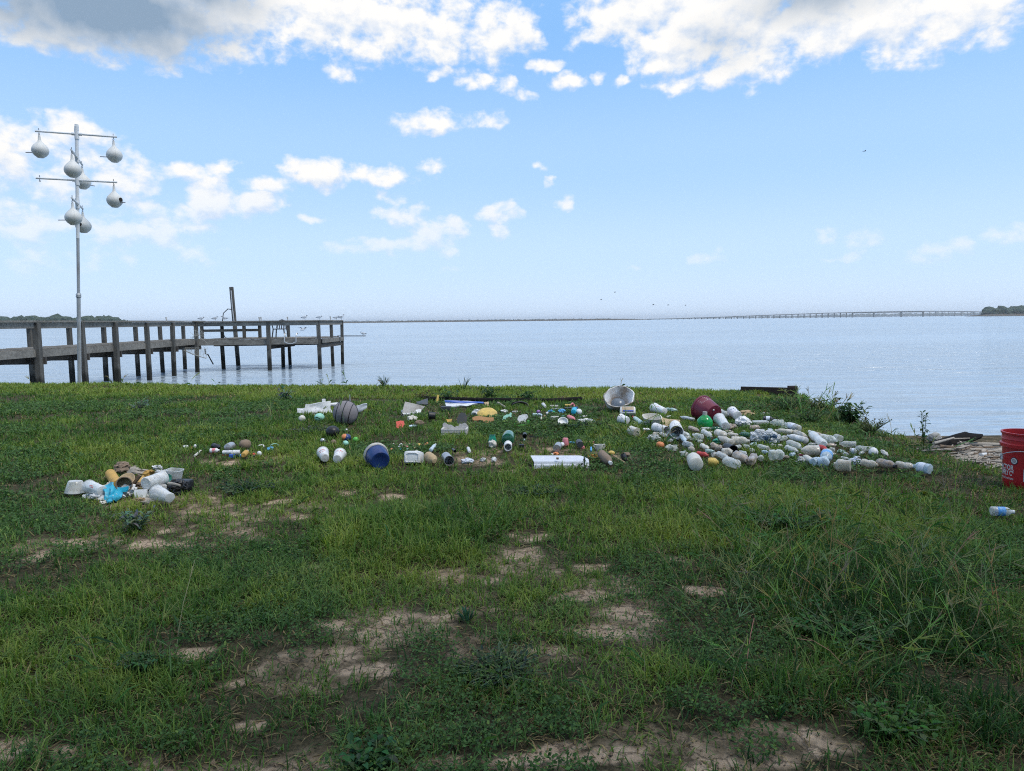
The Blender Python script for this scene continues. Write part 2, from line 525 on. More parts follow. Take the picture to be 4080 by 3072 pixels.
def sdist(x, y):
    """signed distance to the bank edge, positive on the land side"""
    x = np.asarray(x, float); y = np.asarray(y, float)
    best = np.full(np.broadcast(x, y).shape, 1e9)
    for (ax, ay), (bx, by) in zip(EDGE[:-1], EDGE[1:]):
        dx, dy = bx - ax, by - ay
        t = np.clip(((x - ax) * dx + (y - ay) * dy) / (dx * dx + dy * dy), 0, 1)
        best = np.minimum(best, np.hypot(x - ax - t * dx, y - ay - t * dy))
    poly = np.vstack([EDGE, [(70, -90), (-70, -90)]])
    ins = np.zeros(best.shape, bool)
    n = len(poly); j = n - 1
    for i in range(n):
        xi, yi = poly[i]; xj, yj = poly[j]
        c = ((yi > y) != (yj > y)) & (x < (xj - xi) * (y - yi) / (yj - yi + 1e-12) + xi)
        ins ^= c; j = i
    return np.where(ins, best, -best)

def sstep(v):
    v = np.clip(v, 0, 1); return v * v * (3 - 2 * v)

def ground(x, y):
    x = np.asarray(x, float); y = np.asarray(y, float)
    b = .14 * sstep((y - 3) / 5)
    b = b + .05 * (fbm(x, y, .55, 3) - .5) + .03 * (fbm(x, y, 2.2, 5, 3) - .5) 
    s = sdist(x, y) + .22 * (fbm(x, y, 1.3, 9, 3) - .5)
    out = np.clip(-s, 0, 60)
    beach = sstep((x - 3.35) / .25) * sstep((9.2 - y) / .4)
    steep = np.minimum(out * 1.3, 2.6)
    gentle = np.where(out < .6, out * .62, .372 + (out - .6) * .02)
    far = np.clip(y - 8.55 - .25 * (fbm(x, y, .9, 15, 2) - .5), 0, 9)
    gentle = np.minimum(gentle + np.minimum(far * 2.2, 2.4), 2.6)
    edge = .05 * sstep((.7 - s) / .7) * (s > 0)
    return b - edge - .05 * (s <= 0) - (steep * (1 - beach) + gentle * beach)

_T = np.concatenate([np.linspace(.8, 16, 150), np.linspace(16.4, 70, 60)])
def P(px, py, h=0.0):
    """the point of the ground (raised by h) that the photo shows at px, py"""
    d = ray(px, py)
    def gap(t): return CAM_H + d[2] * t - ground(d[0] * t, d[1] * t) - h
    z = gap(_T)
    i = int(np.argmax(z < 0))
    if i == 0: i = len(_T) - 1
    T2 = np.linspace(_T[i - 1], _T[i], 14); z = gap(T2)
    j = max(1, int(np.argmax(z < 0))) if (z < 0).any() else len(T2) - 1
    z0, z1 = z[j - 1], z[j]
    t = T2[j - 1] + (T2[j] - T2[j - 1]) * (z0 / (z0 - z1) if z0 != z1 else .5)
    return Vector((d[0] * t, d[1] * t, CAM_H + d[2] * t))

def at_depth(px, py, y):
    d = ray(px, py); k = y / d[1]
    return Vector((d[0] * k, y, CAM_H + d[2] * k))

def mpp(p):
    """metres per photo pixel at a point"""
    d = ROTN.T @ (np.array(p) - np.array((0, 0, CAM_H)))
    return -d[2] / F_PX

# patches: (px, py, rx, ry) of bare ground, seen in the photo
DIRT = [(760,2040,80,16),(718,2111,85,18),(590,2171,75,16),(295,2162,90,12),(352,2083,80,10),(176,2220,95,12),(42,2245,70,10),(28,1935,50,8),(690,2005,90,10),
 (1259,2280,70,18),(774,2582,110,28),(70,2985,130,60),(612,2997,120,30),(1337,2604,90,25),(1350,2484,90,22),(2078,2137,120,24),(2085,2202,110,22),(1796,2294,120,18),(1958,2294,100,18),
 (2345,2266,90,18),(2310,2364,150,22),(1923,2435,130,22),(1640,2477,190,28),(2457,2449,150,26),(2415,2498,210,24),(1536,2510,120,24),(2183,2612,120,36),(1465,2688,120,26),(2204,2969,110,40),
 (2099,3026,170,40),(2415,3012,170,40),(1782,3035,170,30),(1712,2925,120,24),(1402,1963,70,10),(1571,1977,70,10),(2825,2364,130,24),(3107,2895,170,30),(3318,2970,170,45),(2825,3030,150,40),(3142,3045,170,40),
 (2170,1793,42,14),(2010,1800,40,7),(2025,1878,60,8),(1620,1775,50,8),(1600,1880,60,8),(930,1838,60,8),(1210,2060,70,10),(2700,2230,70,14),(300,2980,110,28),(980,2890,100,22),(900,2700,80,20),(2560,2300,90,16),(1120,2000,60,9),(1330,2060,60,10)]
# lush tall growth (px, py, rx, ry, blade length)
TALL = [(1650,2130,420,110,.17),(1900,2060,260,60,.14),(3300,2150,520,170,.15),(3500,2450,600,190,.145),(2900,2080,300,90,.13),(300,2420,420,90,.12),(800,2400,420,70,.10),(500,2720,420,120,.10),
 (1150,1960,260,60,.10),(2500,1960,330,60,.09),(3950,2900,420,160,.13),(3300,2720,450,120,.13),(3550,2930,200,70,.12),(900,2330,300,40,.10),(2000,2790,400,70,.09),(2700,2120,160,60,.14),
 (1150,1700,300,40,.10),(600,1760,420,60,.09),(300,1740,400,60,.10),(2560,1730,120,30,.10),(2200,1700,200,20,.07),(3200,1640,180,40,.13),(3420,1680,120,40,.12)]

def ell(px, py, rx, ry):
    c = P(px, py); k = mpp(c)
    dn = P(px, py + ry); up = P(px, py - ry)
    return c.x, c.y, rx * k, max(.5 * (up.y - dn.y), .03)
DIRT_W = [ell(*d) for d in DIRT]
TALL_W = [ell(*d[:4]) + (d[4],) for d in TALL]

def dirt_mask(x, y):
    wx = x + .10 * (fbm(x, y, 5, 21, 3) - .5); wy = y + .16 * (fbm(x, y, 5, 22, 3) - .5)
    m = np.zeros(np.shape(x))
    for (cx, cy, rx, ry) in DIRT_W:
        q = np.sqrt(((wx - cx) / rx) ** 2 + ((wy - cy) / ry) ** 2)
        m = np.maximum(m, np.clip(1.2 - q, 0, 1) / .6)
    m = np.clip(m, 0, 1)
    m = m * np.clip(.15 + 2.6 * (fbm(x, y, 6, 31, 4) - .30), 0, 1)
    return np.clip(m, 0, 1)

SPARSE = [(2000,2450,760,330),(2100,2990,1000,140),(700,2080,520,140),(900,3010,900,80),(1400,2650,450,110),(3150,2960,300,80),(250,2180,260,60),(1300,1990,300,40),(2130,1820,420,40),(950,1830,260,26)]
SPARSE_W = [ell(*d) for d in SPARSE]
def sparse(x, y):
    wx = x + .35 * (fbm(x, y, 1.7, 81, 3) - .5); wy = y + .45 * (fbm(x, y, 1.7, 82, 3) - .5)
    m = np.zeros(np.shape(x))
    for (cx, cy, rx, ry) in SPARSE_W:
        q = np.sqrt(((wx - cx) / rx) ** 2 + ((wy - cy) / ry) ** 2)
        m = np.maximum(m, sstep((1.2 - q) / .5))
    return m * np.clip(.25 + 1.9 * (fbm(x, y, 3.1, 83, 3) - .22), 0, 1)

def tall_len(x, y):
    wx = x + .3 * (fbm(x, y, 2.2, 41, 3) - .5); wy = y + .4 * (fbm(x, y, 2.2, 42, 3) - .5)
    h = np.zeros(np.shape(x))
    for (cx, cy, rx, ry, l) in TALL_W:
        q = np.sqrt(((wx - cx) / rx) ** 2 + ((wy - cy) / ry) ** 2)
        h = np.maximum(h, l * sstep((1.15 - q) / .55))
    return h

def ground_material():
    m = bpy.data.materials.new('ground_soil'); m.use_nodes = True
    t = m.node_tree; b = t.nodes['Principled BSDF']
    tc = N(t, 'ShaderNodeTexCoord')
    at = N(t, 'ShaderNodeAttribute', attribute_name='dirt')
    n1 = N(t, 'ShaderNodeTexNoise', inp={'Scale': 9., 'Detail': 8., 'Roughness': .65})
    n2 = N(t, 'ShaderNodeTexNoise', inp={'Scale': 70., 'Detail': 4., 'Roughness': .7})
    vo = N(t, 'ShaderNodeTexVoronoi', feature='DISTANCE_TO_EDGE', inp={'Scale': 13.})
    for n in (n1, n2): L(t, tc.outputs['Object'], n.inputs['Vector'])
    wv = N(t, 'ShaderNodeMix', data_type='VECTOR', inp={0: .12}); L(t, tc.outputs['Object'], wv.inputs['A']); L(t, n1.outputs['Color'], wv.inputs['B'])
    L(t, wv.outputs['Result'], vo.inputs['Vector'])
    soil = N(t, 'ShaderNodeValToRGB')
    e = soil.color_ramp.elements
    e[0].position, e[0].color = .3, (.25, .18, .12, 1)
    e[1].position, e[1].color = .7, (.47, .355, .25, 1)
    L(t, n1.outputs['Fac'], soil.inputs[0])
    th = N(t, 'ShaderNodeValToRGB')
    e = th.color_ramp.elements
    e[0].position, e[0].color = .35, (.035, .032, .018, 1)
    e[1].position, e[1].color = .7, (.095, .078, .045, 1)
    L(t, n2.outputs['Fac'], th.inputs[0])
    ck = N(t, 'ShaderNodeMapRange', inp={'From Min': 0.0, 'From Max': .05, 'To Min': .55, 'To Max': 1.0}); L(t, vo.outputs['Distance'], ck.inputs['Value'])
    cm = N(t, 'ShaderNodeVectorMath', operation='SCALE'); L(t, soil.outputs[0], cm.inputs[0]); L(t, ck.outputs[0], cm.inputs['Scale'])
    sp = N(t, 'ShaderNodeMapRange', inp={'From Min': .3, 'From Max': .75, 'To Min': .82, 'To Max': 1.15}); L(t, n2.outputs['Fac'], sp.inputs['Value'])
    cm2 = N(t, 'ShaderNodeVectorMath', operation='SCALE'); L(t, cm.outputs[0], cm2.inputs[0]); L(t, sp.outputs[0], cm2.inputs['Scale'])
    mf = mth(t, 'ADD', at.outputs['Fac'], mth(t, 'MULTIPLY_ADD', n1.outputs['Fac'], .8, -.4))
    ms = N(t, 'ShaderNodeMapRange', interpolation_type='SMOOTHSTEP', inp={'From Min': .2, 'From Max': .7, 'To Min': 0., 'To Max': 1.}); L(t, mf, ms.inputs['Value'])
    mx = N(t, 'ShaderNodeMix', data_type='RGBA'); L(t, ms.outputs[0], mx.inputs['Factor']); L(t, th.outputs[0], mx.inputs['A']); L(t, cm2.outputs[0], mx.inputs['B'])
    L(t, mx.outputs['Result'], b.inputs['Base Color'])
    b.inputs['Roughness'].default_value = .95
    b.inputs['Specular IOR Level'].default_value = .1
    hh = mth(t, 'ADD', mth(t, 'MULTIPLY', n2.outputs['Fac'], .35), mth(t, 'ADD', n1.outputs['Fac'], mth(t, 'MULTIPLY', ck.outputs[0], .5)))
    bp = N(t, 'ShaderNodeBump', inp={'Strength': .8, 'Distance': .02}); L(t, hh, bp.inputs['Height']); L(t, bp.outputs[0], b.inputs['Normal'])
    return m

def build_ground():
    xs = np.unique(np.concatenate([np.linspace(-70, -12, 30), np.linspace(-12, -4, 90), np.linspace(-4, 5, 170), np.linspace(5, 9, 40), np.linspace(9, 70, 30)]))
    ys = np.unique(np.concatenate([np.linspace(-90, -3, 30), np.linspace(-3, 1, 24), np.linspace(1, 6.5, 130), np.linspace(6.5, 15, 120), np.linspace(15, 30, 20)]))
    X, Y = np.meshgrid(xs, ys)
    Z = ground(X, Y)
    V = np.stack([X, Y, Z], -1).reshape(-1, 3)
    nx, ny = len(xs), len(ys)
    F = [(j * nx + i, j * nx + i + 1, (j + 1) * nx + i + 1, (j + 1) * nx + i) for j in range(ny - 1) for i in range(nx - 1)]
    me = bpy.data.meshes.new('ground')
    me.from_pydata(V.tolist(), [], F)
    me.polygons.foreach_set('use_smooth', [True] * len(F))
    d = dirt_mask(X, Y).ravel()
    s = sdist(X, Y).ravel()
    d = np.maximum(d, .48 * sparse(X, Y).ravel())
    d = np.where(s < 0, .28, d)
    a = me.attributes.new('dirt', 'FLOAT', 'POINT'); a.data.foreach_set('value', d.astype(np.float32))
    me.materials.append(ground_material())
    o = bpy.data.objects.new('ground', me); COL.objects.link(o)
    return tag(o, kind='structure')
build_ground()

# ------------------------------------------------------------------ lake
def build_water():
    m = bpy.data.materials.new('lake_water'); m.use_nodes = True
    t = m.node_tree; b = t.nodes['Principled BSDF']
    b.inputs['Base Color'].default_value = (.30, .365, .42, 1)
    b.inputs['Roughness'].default_value = .12
    b.inputs['IOR'].default_value = 1.33
    tc = N(t, 'ShaderNodeTexCoord')
    def wave(sx, sy, rot, det, off):
        mp = N(t, 'ShaderNodeMapping'); mp.inputs['Scale'].default_value = (sx, sy, 1); mp.inputs['Rotation'].default_value = (0, 0, R(rot)); mp.inputs['Location'].default_value = (off, off * .7, 0)
        L(t, tc.outputs['Object'], mp.inputs['Vector'])
        n = N(t, 'ShaderNodeTexNoise', noise_dimensions='2D', inp={'Scale': 1.0, 'Detail': det, 'Roughness': .55, 'Distortion': .4})
        L(t, mp.outputs[0], n.inputs['Vector'])
        return n.outputs['Fac']
    a = wave(.9, 3.2, 6, 3.0, 0)
    c = wave(.17, .95, -4, 3.0, 40)
    e = wave(.05, .12, 8, 2.0, 90)
    h = mth(t, 'ADD', mth(t, 'MULTIPLY', a, .085), mth(t, 'ADD', mth(t, 'MULTIPLY', c, .60), mth(t, 'MULTIPLY', e, .5)))
    lane = wave(.006, .035, 3, 3.0, 7)     # wind lanes
    lm = N(t, 'ShaderNodeMapRange', inp={'From Min': .35, 'From Max': .65, 'To Min': .45, 'To Max': 1.25}); L(t, lane, lm.inputs['Value'])
    h = mth(t, 'MULTIPLY', h, lm.outputs[0])
    bp = N(t, 'ShaderNodeBump', inp={'Strength': 1.0, 'Distance': 1.0}); L(t, h, bp.inputs['Height']); L(t, bp.outputs[0], b.inputs['Normal'])
    me = bpy.data.meshes.new('water')
    S = 21000.
    me.from_pydata([(-S, 2, 0), (S, 2, 0), (S, S, 0), (-S, S, 0)], [], [(0, 1, 2, 3)])
    me.materials.append(m)
    o = bpy.data.objects.new('water', me); COL.objects.link(o); o.location = (0, 0, WATER_Z)
    return tag(o, kind='structure')
build_water()
# ------------------------------------------------------------------ far shores, causeway, bridge
def hazy(px, py, y): return at_depth(px, py, y)
M_wood_far = plastic('far_foliage', (.045, .065, .045), rough=.9, dirt=.6, dirtcol=(.08, .10, .06), scale=.02, spec=.1)
M_bank = plastic('far_bank', (.09, .08, .065), rough=.95, dirt=.4, scale=.02, spec=.1)
M_conc = plastic('bridge_concrete', (.22, .215, .20), rough=.85, dirt=.4, scale=.05, spec=.2)

def hor(px): return 1278.0 - (px - 2040) * .01117

def treeline(name, spans, dist, seed, label):
    """spans: (px0, px1, height in px at 0, at 1); lumps of crowns standing on a low bank"""
    rnd = random.Random(seed); mb = MB()
    for (p0, p1, h0, h1, step) in spans:
        p = p0
        while p < p1:
            f = (p - p0) / (p1 - p0)
            h = (h0 + (h1 - h0) * f) * rnd.uniform(.72, 1.12)
            y = dist * rnd.uniform(1.0, 1.04)
            k = y / F_PX
            x = (p - 2040) * k
            H = h * k
            mb.ball((x, y, WATER_Z + H * .5), H * rnd.uniform(.5, .9), H * .7, H * .52, sub=2, dent=.30, seed=rnd.randint(0, 9999), freq=2.1)
            if rnd.random() < .6:
                mb.ball((x + H * rnd.uniform(-.5, .5), y, WATER_Z + H * .8), H * .28, H * .28, H * rnd.uniform(.2, .3), sub=1, dent=.3, seed=rnd.randint(0, 9999))
            p += step * rnd.uniform(.6, 1.3)
    o = mb.build('far_woods', M_wood_far, smooth=False, loc=Vector((0, dist, WATER_Z)))
    return tag(o, label, 'woods', kind='stuff')

def bank(name, p0, p1, dist, h, depth):
    k = dist / F_PX
    mb = MB(); n = 24; G = []
    x0, x1 = (p0 - 2040) * k, (p1 - 2040) * k
    for i in range(n + 1):
        x = x0 + (x1 - x0) * i / n
        e = min(1, min(i, n - i) / 1.5 + .05)
        G.append([(x, dist - depth * .5, WATER_Z - 1.0), (x, dist - depth * .25, WATER_Z + h * k * e * .9), (x, dist + depth * .3, WATER_Z + h * k * e), (x, dist + depth, WATER_Z - 1.0)])
    mb.sheet(G, .3)
    o = mb.build(name, M_bank, loc=Vector(((x0 + x1) / 2, dist, WATER_Z)))
    return tag(o, kind='structure')

treeline('a', [(-260, 250, 42, 41, 11), (250, 400, 41, 37, 10), (395, 475, 40, 32, 9), (470, 530, 28, 22, 8)], 1500, 1, 'dark wooded shore behind the gourd pole')
bank('far_shore', -280, 560, 1495, 5, 60)
treeline('b', [(1100, 2440, 8, 6, 7), (2440, 2600, 4, 3, 9)], 11000, 2, 'pale low wooded shore beyond the dark causeway')
treeline('c', [(2700, 3300, 5, 11, 9), (3300, 4400, 12, 16, 11)], 11500, 3, 'pale blue wooded hills behind the long bridge')
treeline('d', [(3928, 3965, 36, 36, 8), (3960, 4000, 24, 28, 8), (3990, 4050, 36, 32, 8), (4040, 4420, 36, 46, 10)], 2200, 4, 'dark wooded point at the bridge end')
bank('far_point', 3895, 4460, 2195, 9, 90)
bank('causeway', 900, 2594, 3440, 5.5, 40)

def build_bridge():
    D = 3500.0; k = D / F_PX
    def X(px): return (px - 2040) * k
    def Z(px, py): return CAM_H + (hor(px) - py) * k
    prof = [(2578, 1271), (2700, 1268.5), (2900, 1261.5), (3100, 1253.5), (3280, 1247.3), (3400, 1243.8), (3560, 1240.8), (3680, 1239.3), (3800, 1240), (3930, 1242.3), (4010, 1244)]
    def deck(px):
        for (a, ya), (b, yb) in zip(prof[:-1], prof[1:]):
            if a <= px <= b: return Z(px, ya + (yb - ya) * (px - a) / (b - a))
        return Z(px, prof[-1][1])
    root = empty('road_bridge', (X(3200), D, WATER_Z), 'long low road bridge crossing the far side of the lake', 'bridge')
    G = []
    for px in np.linspace(2578, 4010, 60):
        z = deck(px)
        G.append([(X(px), D - 6, z - 1.4), (X(px), D + 6, z - 1.4)])
    MB().sheet(G, 3.2).build('deck', M_conc, root)
    G = []
    for px in np.linspace(3393, 3676, 24):
        z = deck(px)
        G.append([(X(px), D - 4, z - 3.9), (X(px), D + 4, z - 3.9)])
    MB().sheet(G, 3.4).build('girder', M_conc, root)
    for s in (-6, 6):
        mb = MB()
        pp = [(X(px), D + s, deck(px) + .35) for px in np.linspace(2578, 4010, 40)]
        mb.tube(pp, .45, 4)
        mb.build('railing', M_conc, root)
    for i in range(33):
        px = 2603 + 23.95 * i
        if px > 3385: break
        z = deck(px)
        MB().box((X(px), D, (WATER_Z - 3 + z - 1.6) / 2), 2.1, 8, z - 1.6 - WATER_Z + 3).build('pier', M_conc, root, smooth=False)
    for px in (3394, 3479, 3587, 3674):
        z = deck(px)
        MB().box((X(px), D, (WATER_Z - 3 + z - 4.5) / 2), 4.6, 9, z - 4.5 - WATER_Z + 3).build('pier', M_conc, root, smooth=False)
    for i in range(11):
        px = 3699 + 25.1 * i
        z = deck(px); mb = MB()
        for dx in (-1.7, 1.7):
            mb.box((X(px) + dx, D, (WATER_Z - 3 + z - 2) / 2), 1.0, 1.2, z - 2 - WATER_Z + 3)
        for q in (.25, .55, .85):
            mb.box((X(px), D, WATER_Z + (z - WATER_Z) * q), 2.4, 1.0, .9)
        mb.build('pier', M_conc, root, smooth=False)
    for px, ln, col in ((3328, 9, 0), (3514, 6, 0), (3600, 7, 0), (2745, 8, 0)):
        pass
build_bridge()

# ------------------------------------------------------------------ fishing pier
def woodmat(name, a, c, rough=.85, sc=(3, 3, 3), wet=None):
    m = bpy.data.materials.new(name); m.use_nodes = True
    t = m.node_tree; b = t.nodes['Principled BSDF']
    tc = N(t, 'ShaderNodeTexCoord'); mp = N(t, 'ShaderNodeMapping'); mp.inputs['Scale'].default_value = sc
    L(t, tc.outputs['Object'], mp.inputs['Vector'])
    n = N(t, 'ShaderNodeTexNoise', inp={'Scale': 2.0, 'Detail': 8., 'Roughness': .7}); L(t, mp.outputs[0], n.inputs['Vector'])
    n2 = N(t, 'ShaderNodeTexNoise', inp={'Scale': 1.1, 'Detail': 4.}); L(t, tc.outputs['Object'], n2.inputs['Vector'])
    r = N(t, 'ShaderNodeValToRGB'); e = r.color_ramp.elements
    e[0].position, e[0].color = .32, a + (1,)
    e[1].position, e[1].color = .70, c + (1,)
    f = mth(t, 'ADD', mth(t, 'MULTIPLY', n.outputs['Fac'], .65), mth(t, 'MULTIPLY', n2.outputs['Fac'], .35))
    L(t, f, r.inputs[0]); L(t, r.outputs[0], b.inputs['Base Color'])
    if wet is not None:      # algae band left by the lake level
        ge = N(t, 'ShaderNodeNewGeometry'); sx = N(t, 'ShaderNodeSeparateXYZ'); L(t, ge.outputs['Position'], sx.inputs[0])
        zz = mth(t, 'ADD', sx.outputs['Z'], mth(t, 'MULTIPLY_ADD', n.outputs['Fac'], .5, -.25))
        wm = N(t, 'ShaderNodeMapRange', inp={'From Min': wet - .06, 'From Max': wet + .12, 'To Min': .85, 'To Max': 0.0}); L(t, zz, wm.inputs['Value'])
        wx = N(t, 'ShaderNodeMix', data_type='RGBA'); wx.inputs['B'].default_value = (.016, .016, .012, 1)
        L(t, wm.outputs[0], wx.inputs['Factor']); L(t, r.outputs[0], wx.inputs['A']); L(t, wx.outputs['Result'], b.inputs['Base Color'])
    b.inputs['Roughness'].default_value = rough; b.inputs['Specular IOR Level'].default_value = .25
    bp = N(t, 'ShaderNodeBump', inp={'Strength': .6, 'Distance': .01}); L(t, n.outputs['Fac'], bp.inputs['Height']); L(t, bp.outputs[0], b.inputs['Normal'])
    return m
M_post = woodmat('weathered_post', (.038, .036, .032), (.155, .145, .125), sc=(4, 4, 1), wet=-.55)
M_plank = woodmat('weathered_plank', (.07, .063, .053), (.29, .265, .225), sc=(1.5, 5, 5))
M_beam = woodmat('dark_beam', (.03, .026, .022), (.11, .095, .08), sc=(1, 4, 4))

def fx(d): return -14.95 - .018 * d           # right side of the walkway
def bx(d): return -16.45 - .018 * d
DK = .42; RT = 1.305

def build_pier():
    root = empty('fishing_pier', (-15.6, 27, WATER_Z), 'weathered wooden pier with rails and an end platform over the lake', 'pier')
    rnd = random.Random(3)
    def post(x, y, top, w=.15, base=-2.7, tilt=0.0, name='post'):
        MB().beam((x + rnd.uniform(-.08, .08) + tilt, y + rnd.uniform(-.05, .05), base), (x + rnd.uniform(-.03, .03), y, top), w, w * 1.02, up=(0, 1, 0), bev=.012).build(name, M_post, root, smooth=False)
    fd = [15.5, 18.0, 20.5, 22.95, 25.4, 27.6, 30.1, 32.5, 35.0]
    bd = [16.0, 18.4, 20.6, 22.8, 25.2, 27.5, 29.9, 32.5, 34.8, 37.4]
    for d in fd:
        post(fx(d) + .1, d, RT - .05, .18 if abs(d - 22.95) < .1 else (.17 if abs(d - 27.6) < .1 else .16), tilt=.05 if d == 27.6 else 0)
    MB().beam((fx(27.6) + .02, 27.75, -2.4), (fx(27.6) - .02, 27.75, .1), .22, .18, up=(0, 1, 0)).build('post', M_post, root, smooth=False)
    for d in bd: post(bx(d) - .1, d, RT - .05, .15)
    # walkway boards, laid across
    mb = MB(); y = 14.0
    while y < 36.2:
        w = .14
        mb.box(((fx(y) + bx(y)) / 2 + rnd.uniform(-.02, .02), y + w / 2, DK - .02 + rnd.uniform(-.006, .006)), 1.5 + rnd.uniform(0, .06), w, .04, bev=.004)
        y += w + rnd.uniform(.008, .018)
    mb.build('walkway_planks', M_plank, root, smooth=False)
    prev = 14.0
    for i, d in enumerate(fd[1:] + [36.0]):
        if i + 1 < len(fd) + 1:
            a = prev
            MB().beam((fx(a) + .04, a + .05, DK - .15 + rnd.uniform(-.01, .01)), (fx(d) + .04, d - .05, DK - .15 + rnd.uniform(-.01, .01)), .05, .24).build('side_board', M_plank, root, smooth=False)
            MB().beam((fx(a) + .07, a, RT - .14), (fx(d) + .07, d - .02, RT - .14 + rnd.uniform(-.01, .01)), .045, .19).build('rail_board', M_plank, root, smooth=False)
            MB().beam((fx(a) + .09, a, RT + .0), (fx(d) + .09, d - .01, RT + rnd.uniform(-.006, .006)), .20, .042).build('rail_cap', M_plank, root, smooth=False)
        prev = d
    prev = 14.0
    for d in bd[1:]:
        MB().beam((bx(prev) - .04, prev + .03, DK - .16), (bx(d) - .04, d - .03, DK - .16), .05, .24).build('side_board', M_plank, root, smooth=False)
        MB().beam((bx(prev) - .02, prev, RT - .13), (bx(d) - .02, d - .02, RT - .13), .045, .17).build('rail_board', M_plank, root, smooth=False)
        MB().beam((bx(prev) - .08, prev, RT + .0), (bx(d) - .08, d - .01, RT), .18, .04).build('rail_cap', M_plank, root, smooth=False)
        prev = d
    for d in fd:
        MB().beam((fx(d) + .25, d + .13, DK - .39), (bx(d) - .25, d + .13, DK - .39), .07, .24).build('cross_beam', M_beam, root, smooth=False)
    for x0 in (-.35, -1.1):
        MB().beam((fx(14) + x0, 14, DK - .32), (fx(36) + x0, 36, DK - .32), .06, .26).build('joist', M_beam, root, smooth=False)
    # end platform
    x0, x1, y0, y1 = -15.75, -9.62, 35.6, 40.0
    def yf(x): return 35.1 + (x + 15.7) * .17
    mb = MB(); x = x0
    while x < x1 - .1:
        mb.box((x + .07, (yf(x) + y1) / 2, DK - .04 + rnd.uniform(-.006, .006)), .14, y1 - yf(x), .04, bev=.004); x += .152
    mb.build('platform_planks', M_plank, root, smooth=False)
    for (x, yy) in ((-12.13, 35.55), (-9.78, 36.15)): post(x, yy, RT - .05, .17)
    for (x, yy, tp) in ((-12.15, 37.9, DK - .1), (-15.1, 37.2, DK - .1)): post(x, yy, tp, .16)
    for (x, yy) in ((-9.72, 38.4), (-9.5, 40.1), (-12.55, 40.1)): post(x, yy, RT - .05, .15)
    def fr(xa, ya, xb, yb, zc, w, h, nm, m): MB().beam((xa, ya, zc), (xb, yb, zc), w, h).build(nm, m, root, smooth=False)
    fr(-15.7, 35.0, -9.78, 36.05, DK - .19, .05, .26, 'side_board', M_plank)
    fr(-9.58, 36.1, -9.45, 40.1, DK - .17, .05, .22, 'side_board', M_plank)
    fr(-9.66, 36.1, -9.53, 40.1, DK - .42, .06, .2, 'cross_beam', M_beam)
    fr(-12.13, 35.4, -12.2, 40, DK - .43, .07, .24, 'cross_beam', M_beam)
    fr(-15.6, 37.3, -9.7, 38.0, DK - .30, .07, .26, 'joist', M_beam)
    fr(-15.6, 39.7, -9.6, 39.9, DK - .30, .07, .26, 'joist', M_beam)
    for (a, b) in (((-15.6, 35.0), (-12.13, 35.5)), ((-12.13, 35.5), (-9.72, 36.1)), ((-9.72, 36.1), (-9.5, 40.05)), ((-9.5, 40.05), (-15.6, 40.05))):
        fr(a[0], a[1], b[0], b[1], RT - .16, .045, .2, 'rail_board', M_plank)
        fr(a[0], a[1] - .03, b[0], b[1] - .03, RT - .03, .19, .042, 'rail_cap', M_plank)
    return root
build_pier()

